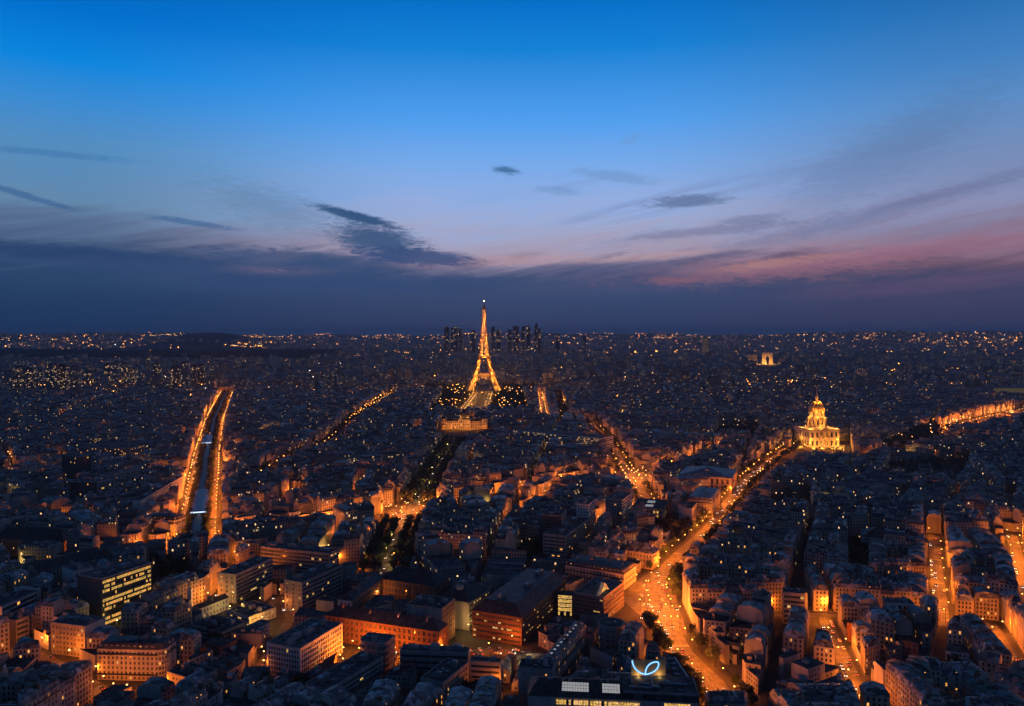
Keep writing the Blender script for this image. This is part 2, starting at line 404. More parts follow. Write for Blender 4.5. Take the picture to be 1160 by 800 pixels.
# name, traced points (pixels on the ground), half width to the house fronts, half width of the roadway, lamp spacing, power, lamp colour, trees, cars
STREETS = [
    dict(k='diagonal', d='the wide diagonal boulevard', pts=[(826, 812), (806, 775), (771, 740), (752, 706), (743, 680), (752, 650), (776, 625), (805, 600), (823, 575), (842, 550), (866, 528), (895, 508)], hw=19, rw=8.6, sp=22, pw=4300, col=SOD, tr=1, cars=100),
    dict(k='viaduct', d='the viaduct boulevard', pts=[(221, 622), (225, 590), (231, 545), (234, 520), (243, 478), (257, 446)], hw=23, rw=18.5, sp=24, pw=7500, col=SOD, tr=3, cars=170),
    dict(k='avenue', d='the straight avenue of clipped trees', pts=[(434, 652), (462, 583), (476, 566), (516, 500)], hw=22, rw=5.2, sp=24, pw=650, col=LIME, tr=2, cars=26),
    dict(k='fork', d='the forked crossroads', pts=[(737, 577), (722, 552), (711, 537), (693, 507), (668, 478)], hw=17, rw=8, sp=26, pw=4200, col=SOD, tr=1, cars=16),
    dict(k='cross', d='the long cross street', pts=[(150, 628), (250, 613), (296, 604), (375, 593), (440, 584), (480, 577), (565, 563), (600, 552), (640, 547), (716, 541)], hw=11, rw=6, sp=24, pw=3600, col=SOD, tr=0, cars=14),
    dict(k='ramp', d='the side road off the crossroads', pts=[(716, 541), (745, 535), (780, 525), (832, 506)], hw=14, rw=7, sp=28, pw=3200, col=SOD, tr=1, cars=6),
    dict(k='narrow', d='the straight orange street', pts=[(985, 812), (957, 750), (942, 720), (933, 697)], hw=7.5, rw=4.6, sp=17, pw=3600, col=SOD, tr=0, cars=26),
    dict(k='back', d='the back street across the roofs', pts=[(868, 697), (935, 697), (1062, 706), (1125, 713)], hw=7, rw=4, sp=20, pw=2600, col=SOD, tr=0, cars=0),
    dict(k='upright', d='the upright orange street', pts=[(1067, 704), (1064, 675), (1061, 648), (1058, 606)], hw=8, rw=5, sp=16, pw=4600, col=SOD, tr=0, cars=18),
    dict(k='edge', d='the slanting orange street', pts=[(1171, 705), (1157, 650), (1146, 606)], hw=8, rw=5, sp=16, pw=4600, col=SOD, tr=0, cars=10),
    dict(k='corner', d='the short curved lit street', pts=[(1168, 775), (1146, 750), (1134, 728), (1120, 706)], hw=9, rw=5, sp=16, pw=5200, col=SOD, tr=0, cars=8),
    dict(k='lane', d='the lane of lit fronts', pts=[(636, 638), (648, 622), (672, 597), (710, 582), (737, 577)], hw=8.5, rw=4.5, sp=20, pw=3600, col=SOD, tr=0, cars=8),
    dict(k='slope', d='the sloping lit street', pts=[(585, 590), (612, 570), (632, 556), (660, 549)], hw=8, rw=4.5, sp=20, pw=3000, col=SOD, tr=0, cars=4),
    dict(k='planes', d='the boulevard of dark plane trees', pts=[(290, 548), (330, 521), (372, 506), (392, 488), (402, 475), (450, 445)], hw=20, rw=8, sp=44, pw=1300, col=SOD, tr=1, cars=12),
    dict(k='bend', d='the bend behind the clipped avenue', pts=[(296, 585), (355, 549), (392, 545), (428, 541)], hw=8, rw=4.5, sp=26, pw=2400, col=SOD, tr=0, cars=0),
    dict(k='base', d='the service road by the yellow hall', pts=[(255, 720), (300, 690), (318, 676), (330, 700), (305, 742), (290, 770)], hw=0, rw=4, sp=22, pw=450, col=SOD, tr=0, cars=6),
    dict(k='yard', d='the street between the office slabs', pts=[(238, 688), (262, 664), (296, 650), (420, 640), (470, 640)], hw=0, rw=5, sp=24, pw=4200, col=SOD, tr=0, cars=6),
    dict(k='forecourt', d='the hospital forecourt', pts=[(395, 765), (400, 748), (425, 744), (520, 740), (560, 738), (596, 742)], hw=0, rw=5, sp=15, pw=3600, col=SOD, tr=0, cars=20),
    dict(k='rows', d='the street below the round corner house', pts=[(100, 790), (150, 786), (205, 800)], hw=0, rw=5, sp=18, pw=1300, col=SOD, tr=0, cars=4),
    dict(k='west', d='the street of brick flats', pts=[(-20, 712), (30, 738), (60, 752), (120, 786)], hw=8, rw=5, sp=18, pw=1300, col=SOD, tr=0, cars=6),
    dict(k='hall', d='the street of long brick sheds', pts=[(-10, 642), (60, 628), (150, 628)], hw=8, rw=5, sp=24, pw=1800, col=SOD, tr=0, cars=4),
    dict(k='dome', d='the approach to the gilded dome', pts=[(895, 508), (930, 508), (965, 520)], hw=14, rw=6, sp=30, pw=1800, col=SOD, tr=0, cars=4),
    dict(k='quay', d='the tree-lined dome road', pts=[(945, 528), (1000, 518), (1040, 508), (1105, 500)], hw=14, rw=7, sp=60, pw=5000, col=SOD, tr=1, cars=0),
    dict(k='rive', d='the bright bridge road', pts=[(1058, 488), (1085, 482), (1110, 475), (1165, 463)], hw=22, rw=14, sp=26, pw=6500, col=SOD, tr=0, cars=60),
    dict(k='lawn', d='the long lawn of the iron tower', pts=[(521, 471), (539, 447)], hw=0, rw=4, sp=26, pw=6000, col=(1.0, .34, .05), tr=0, cars=0),
    dict(k='lawn', d='the long lawn of the iron tower', pts=[(548, 471), (556, 447)], hw=0, rw=4, sp=26, pw=6000, col=(1.0, .34, .05), tr=0, cars=0),
    dict(k='thread', d='the far thread of street lights', pts=[(617, 476), (612, 446)], hw=10, rw=6, sp=36, pw=3800, col=SOD, tr=0, cars=0),
    dict(k='thread', d='the far thread of street lights', pts=[(640, 476), (624, 418)], hw=12, rw=6, sp=60, pw=2600, col=SOD, tr=1, cars=0),
]
for s in STREETS:
    s['g'] = [G(*p) for p in s['pts']]
    if s['k'] == 'base' or s['k'] == 'yard': pass
def walk(g, sp, start=0.0):
    """points every sp metres along a polyline with the direction there"""
    acc = start; out = []
    for a, b in zip(g, g[1:]):
        L = (b - a).length; d = (b - a) / L
        while acc < L: out.append((a + d * acc, d)); acc += sp
        acc -= L
    return out
PLAZAS = [('plaza', [(700, 676), (735, 648), (757, 652), (770, 690), (779, 720), (747, 716)]), ('plaza', [(430, 592), (437, 574), (470, 571), (500, 575), (490, 588), (455, 595)]), ('plaza', [(693, 548), (696, 535), (722, 531), (738, 540), (729, 551), (712, 556)])]
PLAZAS = [(n, [tuple(G(*p)[:2]) for p in reversed(q)]) for n, q in PLAZAS]
PLAZAS = [(n, q if area(q) > 0 else q[::-1]) for n, q in PLAZAS]

def strip(mb, g, h0, h1, z, m=0):
    """a ribbon from offset h0 to offset h1 (right positive) along the polyline, mitred"""
    nn = []
    for i in range(len(g)):
        d1 = (g[i] - g[i - 1]).normalized() if i else (g[1] - g[0]).normalized()
        d2 = (g[i + 1] - g[i]).normalized() if i + 1 < len(g) else d1
        d = (d1 + d2).normalized(); n = Vector((d.y, -d.x, 0)); nn.append(n / max(.5, n.dot(Vector((d1.y, -d1.x, 0)))))
    A = [(p + n * h0) for p, n in zip(g, nn)]; B = [(p + n * h1) for p, n in zip(g, nn)]
    pts = [(p.x, p.y, z) for p in A] + [(p.x, p.y, z) for p in B]; k = len(g)
    mb.shared(pts, [(i, k + i, k + i + 1, i + 1) for i in range(k - 1)], m)
road = MB(); marks = MB(); kerb = MB()
zz = .02
for s in STREETS:
    strip(road, s['g'], -s['rw'], s['rw'], zz); zz += .004
    if s['k'] in ('diagonal', 'narrow', 'upright', 'edge', 'corner', 'fork', 'lane'):
        for o in ([0] if s['rw'] < 8 else [-3.3, 0, 3.3]):
            for p, d in walk(s['g'], 9.0 if o else 6.0):
                n = Vector((d.y, -d.x, 0)); a = p + n * o
                marks.poly([(q.x, q.y, .16) for q in (a - n * .12, a + n * .12, a + n * .12 + d * 3, a - n * .12 + d * 3)])
        for p, d in walk(s['g'], 75.0, 20):
            n = Vector((d.y, -d.x, 0)); w_ = -s['rw'] + .6
            while w_ < s['rw'] - .6:
                a = p + n * w_
                marks.poly([(q.x, q.y, .165) for q in (a, a + n * .5, a + n * .5 + d * 3.4, a + d * 3.4)]); w_ += 1.1
for i, (n_, q) in enumerate(PLAZAS): road.poly([(x, y, .13 + .004 * i) for x, y in q])
tag(road.build('road', ['asphalt']), kind='structure')
tag(marks.build('road_markings', ['paint']), kind='structure')

# ------------------------------------------------------------------ hero sites, given by the corners of their roofs
def rect_from(A, B, C, h):
    """roof corners seen at pixel A (nearest), B (end of the right face), C (end of the left face), at height h -> squared plan, ccw from A"""
    a, b, c = G(*A, h), G(*B, h), G(*C, h); ab = b - a; ac = c - a
    if ab.length >= ac.length:
        u = ab.normalized(); v = Vector((-u.y, u.x, 0)); b = a + ab; c = a + v * max(6.0, ac.dot(v))
    else:
        v = ac.normalized(); u = Vector((v.y, -v.x, 0)); c = a + ac; b = a + u * max(6.0, ab.dot(u))
    d = b + (c - a)
    return [tuple(q[:2]) for q in (a, b, d, c)]
HERO = {}
def site(key, A, B, C, h, grow=5.0):
    q = rect_from(A, B, C, h); HERO[key] = (q, h)
    return q
site('slab', (115, 657), (172, 638), (85, 653), 34)
site('office_a', (342, 661), (388, 641), (321, 658), 23)
site('office_b', (373, 628), (388, 623), (295, 620), 20)
site('office_c', (267, 652), (309, 633), (250, 648), 22)
site('grid_office', (340, 736), (388, 707), (302, 729), 19)
site('barracks_front', (497, 716), (502, 706), (368, 697), 17)
site('barracks_rear', (492, 665), (500, 654), (430, 655), 15)
site('barracks_side', (399, 681), (436, 654), (386, 677), 15)
site('brick_block', (501, 691), (523, 680), (461, 686), 25)
site('hospital', (591, 700), (641, 656), (531, 694), 19)
site('hospital_wing', (531, 683), (554, 668), (500, 675), 20)
site('atrium', (684, 678), (707, 660), (648, 673), 18)
site('ward_a', (372, 783), (434, 745), (345, 776), 15)
site('ward_b', (502, 775), (531, 751), (478, 768), 17)
site('ward_c', (567, 752), (572, 747), (532, 750), 17)
site('ward_d', (530, 741), (534, 734), (453, 738), 16)
site('pavilion', (436, 731), (456, 722), (405, 727), 20)
site('front_roof', (792, 797), (800, 775), (598, 788), 25)
site('yellow_block', (626, 760), (634, 750), (587, 757), 22)
site('mansard_row', (624, 758), (664, 710), (611, 752), 17)
site('corner_house', (186, 737), (190, 726), (110, 735), 19)
site('flats_orange', (96, 711), (116, 700), (57, 706), 20)
site('small_bright', (220, 772), (246, 760), (189, 762), 12)
site('low_modern', (252, 717), (279, 706), (215, 708), 9)
site('yellow_hall', (226, 690), (259, 677), (226, 685), 9)
site('yellow_shed', (282, 700), (318, 690), (256, 692), 7)
site('ribbon_flats', (2, 688), (43, 670), (-20, 683), 18)
site('brick_flats', (72, 613), (80, 604), (-15, 610), 16)
site('shed_a', (46, 652), (120, 630), (30, 647), 10)
site('long_front', (1051, 615), (1058, 607), (976, 608), 14)
site('dark_flats', (18, 704), (36, 699), (-4, 700), 15)
site('white_flats', (83, 648), (101, 641), (70, 642), 20)
site('institute', (829, 542), (835, 532), (768, 538), 20)
site('stone_block', (807, 568), (816, 556), (779, 566), 19)
site('panel_roof', (752, 578), (757, 567), (714, 578), 14)
site('twin_a', (636, 585), (642, 578), (615, 583), 34)
site('twin_b', (667, 572), (675, 565), (653, 571), 36)
site('twin_c', (705, 567), (716, 559), (685, 566), 33)
site('dark_tower', (88, 518), (97, 515), (70, 515), 46)
site('slab_grey', (113, 541), (158, 532), (109, 540), 27)
site('slab_white', (160, 567), (207, 540), (152, 566), 26)
site('slab_lit', (147, 508), (172, 504), (90, 507), 24)
site('ribbed_tower', (110, 547), (116, 543), (78, 546), 34)
site('orange_office', (912, 674), (915, 669), (887, 672), 22)
site('grid_house', (1036, 685), (1040, 680), (1003, 683), 18)
site('slab_right', (868, 678), (874, 672), (851, 675), 24)
site('wing_house', (1141, 733), (1176, 763), (1128, 708), 20) if False else None
site('unesco', (680, 497), (684, 493), (580, 487), 26)
site('ecole', (552, 476), (554, 470), (501, 474), 20)
site('dark_wing', (634, 643), (640, 636), (617, 640), 20) if False else None
site('school', (707, 651), (713, 640), (640, 640), 13)
site('school_wing', (739, 628), (744, 622), (706, 623), 14)
site('round_tower', (699, 712), (705, 703), (680, 710), 17)
site('clinic', (641, 608), (668, 588), (617, 604), 24)
site('lit_flats', (198, 590), (202, 585), (163, 588), 20)
site('arched_hall', (426, 500), (430, 496), (392, 499), 14)
HERO = {k: v for k, v in HERO.items() if v}

PARKS = [  # dark groves (pixels on the ground), never built over
    [(505, 470), (590, 470), (590, 440), (500, 440)],
    [(485, 470), (520, 470), (540, 446), (505, 446)], [(549, 470), (600, 470), (592, 446), (560, 446)],
    [(870, 585), (920, 585), (915, 560), (875, 560)], [(1000, 545), (1090, 550), (1100, 520), (1010, 525)],
    [(985, 512), (1060, 505), (1110, 480), (1040, 488)], [(805, 500), (858, 498), (860, 482), (815, 482)],
    [(962, 668), (982, 668), (985, 610), (962, 610)], [(952, 642), (1000, 642), (1000, 626), (955, 626)], [(585, 640), (618, 645), (618, 620), (590, 615)],
    [(755, 615), (790, 600), (760, 590), (735, 600)], [(1010, 790), (1100, 790), (1085, 760), (1015, 760)],
    [(160, 685), (230, 670), (215, 640), (170, 640)], [(0, 640), (30, 640), (60, 615), (20, 612)],
]
CLEAR = [[(924, 698), (940, 698), (990, 810), (964, 810)], [(757, 792), (800, 812), (782, 772), (757, 772)], [(768, 640), (800, 607), (826, 600), (800, 640)], [(800, 607), (838, 565), (866, 556), (826, 600)], [(838, 565), (885, 520), (915, 520), (866, 556)], [(1050, 500), (1170, 476), (1165, 466), (1058, 490)],
         [(378, 690), (505, 690), (492, 664), (425, 664)], [(388, 768), (480, 768), (500, 735), (388, 735)], [(520, 752), (640, 748), (600, 728), (528, 728)], [(495, 500), (556, 500), (556, 486), (495, 486)], [(893, 524), (968, 524), (962, 500), (898, 500)],
         [(115, 722), (180, 700), (165, 690), (112, 712)], [(230, 716), (322, 716), (318, 690), (262, 668), (232, 690)], [(640, 712), (690, 712), (690, 702), (640, 702)], [(690, 720), (716, 720), (716, 690), (695, 690)], [(392, 512), (430, 512), (430, 504), (392, 504)]]
CLEAR = [[tuple(G(*p)[:2]) for p in q] for q in CLEAR]
CLEAR = [q if area(q) > 0 else q[::-1] for q in CLEAR]
PARKS = [[tuple(G(*p)[:2]) for p in q] for q in PARKS]
PARKS = [q if area(q) > 0 else q[::-1] for q in PARKS]

# ------------------------------------------------------------------ cut the town into blocks
def rect_hits(p, a, b, hw):
    d = (b - a); L = d.length; d = d / L; n = (-d.y, d.x)
    q = clip(p, (a.x + n[0] * -hw, a.y + n[1] * -hw), n); q = q and clip(q, (a.x + n[0] * hw, a.y + n[1] * hw), (-n[0], -n[1]))
    q = q and clip(q, (a.x - d.x * hw * .6, a.y - d.y * hw * .6), (d.x, d.y)); q = q and clip(q, (b.x + d.x * hw * .6, b.y + d.y * hw * .6), (-d.x, -d.y))
    return bool(q) and area(q) > 3
FAR_Y = 2650.0
pieces = []
def coarse(p, depth=0):
    """quarters of the town, each laid out at its own angle"""
    k = len(p); e = max(range(k), key=lambda i: hypot(p[(i + 1) % k][0] - p[i][0], p[(i + 1) % k][1] - p[i][1]))
    L = hypot(p[(e + 1) % k][0] - p[e][0], p[(e + 1) % k][1] - p[e][1]); lim = 170 + max(0, centroid(p)[1] - 700) * .12
    if L < lim or depth > 16: pieces.append(p); return
    an = atan2(p[(e + 1) % k][1] - p[e][1], p[(e + 1) % k][0] - p[e][0]) + R.uniform(-.35, .35); ax = (cos(an), sin(an)); m_ = lerp(p[e], p[(e + 1) % k], R.uniform(.42, .58)); g_ = 3.5
    for sg in (1, -1):
        q = clip(p, (m_[0] + ax[0] * g_ * sg, m_[1] + ax[1] * g_ * sg), (ax[0] * sg, ax[1] * sg))
        if q: coarse(q, depth + 1)
def lerp(a, b, t): return (a[0] + (b[0] - a[0]) * t, a[1] + (b[1] - a[1]) * t)
coarse([(-300, 385), (300, 385), (.74 * FAR_Y, FAR_Y), (-.74 * FAR_Y, FAR_Y)])
for s in STREETS:
    if s['hw'] == 0: continue
    for a, b in zip(s['g'], s['g'][1:]):
        nxt = []
        d = (b - a).normalized(); n = (-d.y, d.x); hw = s['hw']
        for p in pieces:
            if not rect_hits(p, a, b, hw): nxt.append(p); continue
            l_ = clip(p, (a.x + n[0] * hw, a.y + n[1] * hw), n); r_ = clip(p, (a.x - n[0] * hw, a.y - n[1] * hw), (-n[0], -n[1]))
            m_ = clip(p, (a.x - n[0] * hw, a.y - n[1] * hw), n); m_ = m_ and clip(m_, (a.x + n[0] * hw, a.y + n[1] * hw), (-n[0], -n[1]))
            e1 = m_ and clip(m_, (a.x - d.x * hw * .7, a.y - d.y * hw * .7), (-d.x, -d.y)); e2 = m_ and clip(m_, (b.x + d.x * hw * .7, b.y + d.y * hw * .7), (d.x, d.y))
            nxt += [q for q in (l_, r_, e1, e2) if q and area(q) > 60]
        pieces = nxt
for q in PARKS + CLEAR: pieces = subtract(pieces, q)
for n_, q in PLAZAS: pieces = subtract(pieces, q)
def grown(q, d):
    c = centroid(q); out = []
    for i in range(len(q)):
        a, b, c_ = q[i - 1], q[i], q[(i + 1) % len(q)]
        u = Vector((b[0] - a[0], b[1] - a[1])).normalized(); v = Vector((b[0] - c_[0], b[1] - c_[1])).normalized()
        out.append((b[0] + (u.x + v.x) * d, b[1] + (u.y + v.y) * d))
    return out
HERO_GROW = dict(barracks_front=9, hospital=9, grid_office=8, office_a=9, slab=8, atrium=8, yellow_shed=8, corner_house=8)
for k, (q, h) in HERO.items():
    pieces = subtract(pieces, grown(q, HERO_GROW.get(k, 5.0)))
for s in STREETS:
    if s['hw'] == 0:
        for a, b in zip(s['g'], s['g'][1:]):
            d = (b - a).normalized(); n = Vector((-d.y, d.x, 0)) * (s['rw'] + 2.5); a2 = a - d * 3; b2 = b + d * 3
            pieces = subtract(pieces, [tuple(x[:2]) for x in (a2 - n, b2 - n, b2 + n, a2 + n)])
# the champ de mars lawns and the dome's forecourt stay open as well
BLOCKS = []
lane_lines = []
def cut(p, depth=0):
    if area(p) < 90: return
    k = len(p); e = max(range(k), key=lambda i: hypot(p[(i + 1) % k][0] - p[i][0], p[(i + 1) % k][1] - p[i][1]))
    a, b = p[e], p[(e + 1) % k]; L = hypot(b[0] - a[0], b[1] - a[1]); d = ((b[0] - a[0]) / L, (b[1] - a[1]) / L); n = (-d[1], d[0])
    su = [(q[0] - a[0]) * d[0] + (q[1] - a[1]) * d[1] for q in p]; sv = [(q[0] - a[0]) * n[0] + (q[1] - a[1]) * n[1] for q in p]
    U, V = max(su) - min(su), max(sv) - min(sv)
    cy_ = centroid(p)[1]; big = 1.0 + max(0, cy_ - 1300) / 2600
    mu, mv = 105 * big, 74 * big
    if U <= mu and V <= mv or depth > 14:
        BLOCKS.append(p); return
    if U / mu >= V / mv: ax, o0, rng_ = d, min(su), U
    else: ax, o0, rng_ = n, min(sv), V
    t = o0 + rng_ * R.uniform(.42, .58); gap = R.choice([8.0, 9.0, 10.0, 12.0]) / 2
    base = (a[0] + ax[0] * t, a[1] + ax[1] * t)
    q1 = clip(p, (base[0] + ax[0] * gap, base[1] + ax[1] * gap), ax); q2 = clip(p, (base[0] - ax[0] * gap, base[1] - ax[1] * gap), (-ax[0], -ax[1]))
    mid = clip(p, (base[0] - ax[0] * gap, base[1] - ax[1] * gap), ax); mid = mid and clip(mid, (base[0] + ax[0] * gap, base[1] + ax[1] * gap), (-ax[0], -ax[1]))
    if mid:
        tx = (-ax[1], ax[0]); ss = sorted((q[0] - base[0]) * tx[0] + (q[1] - base[1]) * tx[1] for q in mid)
        lane_lines.append((Vector((base[0] + tx[0] * ss[0], base[1] + tx[1] * ss[0], 0)), Vector((base[0] + tx[0] * ss[-1], base[1] + tx[1] * ss[-1], 0)), gap))
    for q in (q1, q2):
        if q: cut(q, depth + 1)
for p in pieces: cut(p)
pave = MB()
for p in BLOCKS:
    if centroid(p)[1] < 1500 and in_view(*centroid(p)): pave.prism(p, -.2, .14)
tag(pave.build('pavement', ['pave']), kind='structure')

# ------------------------------------------------------------------ house building
def facade(mb, p0, p1, z0, nf, fh, ww, wh, cw, dep=.28, mw=0, mg=1, ml=2, plit=.04, rng=R, holes=None, sill=.9, top=.0, end=1.0):
    """a wall from p0 to p1 (outside on the right) with one recessed window per bay and storey; holes collects openings to be filled by separate panes"""
    d = Vector((p1[0] - p0[0], p1[1] - p0[1], 0)); L = d.length; d /= L; n = Vector((d.y, -d.x, 0))
    o = Vector((p0[0], p0[1], 0)); nb = max(1, int((L - 2 * end + cw - ww) / cw)); m0 = (L - (nb - 1) * cw) / 2
    W_ = lambda x, z, y=0.0: o + d * x - n * y + Vector((0, 0, z))
    def quad(x0, x1, za, zb, m=mw): mb.poly([W_(x0, za), W_(x1, za), W_(x1, zb), W_(x0, zb)], m)
    for i in range(nf):
        za = z0 + i * fh; zs = za + sill; zt = min(zs + wh, za + fh - .1)
        quad(0, L, za, zs); quad(0, L, zt, za + fh)
        x = 0.0
        for j in range(nb):
            c = m0 + j * cw; a, b = c - ww / 2, c + ww / 2
            quad(x, a, zs, zt); x = b
            mb.poly([W_(a, zs), W_(b, zs), W_(b, zs, dep), W_(a, zs, dep)], mw); mb.poly([W_(a, zt, dep), W_(b, zt, dep), W_(b, zt), W_(a, zt)], mw)
            mb.poly([W_(a, zs), W_(a, zs, dep), W_(a, zt, dep), W_(a, zt)], mw); mb.poly([W_(b, zs, dep), W_(b, zs), W_(b, zt), W_(b, zt, dep)], mw)
            if holes is not None: holes.append((W_(c, zs, dep), d.copy(), n.copy(), ww, zt - zs, i, j))
            else: mb.poly([W_(a, zs, dep), W_(b, zs, dep), W_(b, zt, dep), W_(a, zt, dep)], ml if rng.random() < plit else mg)
        quad(x, L, zs, zt)
    zt = z0 + nf * fh
    if top > 0: quad(0, L, zt, zt + top)
    return zt + top
def wall_plain(mb, p0, p1, z0, z1, m=0, uvo=None):
    L = hypot(p1[0] - p0[0], p1[1] - p0[1])
    uv = None if uvo is None else [(uvo, z0), (uvo + L, z0), (uvo + L, z1), (uvo, z1)]
    mb.poly([(p0[0], p0[1], z0), (p1[0], p1[1], z0), (p1[0], p1[1], z1), (p0[0], p0[1], z1)], m, uv)
def faces_cam(p0, p1, lim=-.25):
    n = Vector((p1[1] - p0[1], -(p1[0] - p0[0]))).normalized(); c = Vector((-(p0[0] + p1[0]) / 2, -(p0[1] + p1[1]) / 2)).normalized()
    return n.dot(c) > lim
WIN_MESH = {}
def window_mesh(w_, h_, litkey):
    """one casement: glass with frame, mullion and transom as a single unit, 6 cm deep"""
    key = (round(w_, 1), round(h_, 1), litkey)
    if key not in WIN_MESH:
        mb = MB(); a, b = -w_ / 2, w_ / 2
        mb.hexa([(a, .0, .0), (b, .0, .0), (b, .05, .0), (a, .05, .0)], [(a, 0, h_), (b, 0, h_), (b, .05, h_), (a, .05, h_)], 0)
        fr = .07
        for x0, x1, z0, z1 in ((a, a + fr, 0, h_), (b - fr, b, 0, h_), (-fr / 2, fr / 2, 0, h_), (a, b, 0, fr), (a, b, h_ - fr, h_)):
            mb.hexa([(x0, -.03, z0), (x1, -.03, z0), (x1, -.002, z0), (x0, -.002, z0)], [(x0, -.03, z1), (x1, -.03, z1), (x1, -.002, z1), (x0, -.002, z1)], 1)
        WIN_MESH[key] = mb.mesh('window', [litkey, 'white'])
    return WIN_MESH[key]
def fill_windows(root, holes, plit, rng, lits=('lit', 'lit_white', 'lit_dim', 'lit_dim', 'lit_cool'), limit=100, name='window'):
    holes = sorted(holes, key=lambda h_: h_[0].y)[:]
    rest = MB()
    for q, (p, d, n, w_, h_, i, j) in enumerate(holes):
        key = rng.choice(lits) if rng.random() < plit else 'glass'
        if q < limit: link(name, window_mesh(w_, h_, key), root, p - root.location, atan2(d.y, d.x))
        else:
            a = p - d * w_ / 2 - root.location; b = p + d * w_ / 2 - root.location
            rest.poly([a, b, b + Vector((0, 0, h_)), a + Vector((0, 0, h_))], 1 if key != 'glass' else 0)
    if rest.f: tag(rest.build('upper_windows', ['glass', lits[0]], root), kind='stuff')
def shift(mb, c):
    mb.v = [(x - c[0], y - c[1], z - (c[2] if len(c) > 2 else 0)) for x, y, z in mb.v]
def lerp(a, b, t): return (a[0] + (b[0] - a[0]) * t, a[1] + (b[1] - a[1]) * t)

def chimney_mesh(rng, L, h, wd=.7):
    mb = MB(); mb.box((0, 0, 0), (wd, L, h), 0)
    n = max(2, int(L / .65))
    for i in range(n):
        y = -L / 2 + (i + .5) * L / n; mb.tube((0, y, h - .05), (0, y, h + rng.uniform(.5, .9)), .16, .13, 6, 1)
    return mb
SKY_MB = MB(); SKY_MB.box((0, 0, 0), (1.0, 1.4, .16), 1); SKY_MB.box((0, 0, .161), (.84, 1.2, .03), 0)
SKY_ME = SKY_MB.mesh('skylight', ['glass', 'metal'])
CHIM = [chimney_mesh(R, L, h).mesh('chimney', [m_, 'terracotta']) for L, h, m_ in ((2.6, 2.3, 'plaster'), (3.4, 3.0, 'white'), (4.4, 2.7, 'white'), (5.6, 3.4, 'plaster'), (4.0, 3.2, 'brick'))]
def dormer_mesh(lit):
    mb = MB(); w_, h_, d_ = .65, 1.7, 1.5
    mb.shared([(-w_, 0, 0), (w_, 0, 0), (w_, 0, h_), (-w_, 0, h_), (-w_, d_, 0), (w_, d_, 0), (w_, d_, h_ + .25), (-w_, d_, h_ + .25), (-w_ + .2, -.02, .2), (w_ - .2, -.02, .2), (w_ - .2, -.02, h_ - .2), (-w_ + .2, -.02, h_ - .2)],
              [(0, 1, 9, 8), (1, 2, 10, 9), (2, 3, 11, 10), (3, 0, 8, 11), (8, 9, 10, 11), (1, 5, 6, 2), (4, 0, 3, 7), (3, 2, 6, 7)], [0, 0, 0, 0, 1, 0, 0, 2])
    return mb.mesh('dormer', ['white', 'lit' if lit else 'glass', 'zinc'])
DORM = [dormer_mesh(0), dormer_mesh(1)]
def balcony_mesh_for(mb, p0, p1, z):
    d = Vector((p1[0] - p0[0], p1[1] - p0[1], 0)); L = d.length; d /= L; n = Vector((d.y, -d.x, 0)); o = Vector((p0[0], p0[1], z))
    a, b = o + d * .15, o + d * (L - .15)
    mb.hexa([a, a + n * .8, b + n * .8, b][::-1] if False else [a + n * .002, a + n * .8, b + n * .8, b + n * .002], [q + Vector((0, 0, .18)) for q in (a + n * .002, a + n * .8, b + n * .8, b + n * .002)], 0)
    mb.hexa([a + n * .72 + Vector((0, 0, .18)), a + n * .78 + Vector((0, 0, .18)), b + n * .78 + Vector((0, 0, .18)), b + n * .72 + Vector((0, 0, .18))],
            [q + Vector((0, 0, 1.05)) for q in (a + n * .72, a + n * .78, b + n * .78, b + n * .72)], 1)

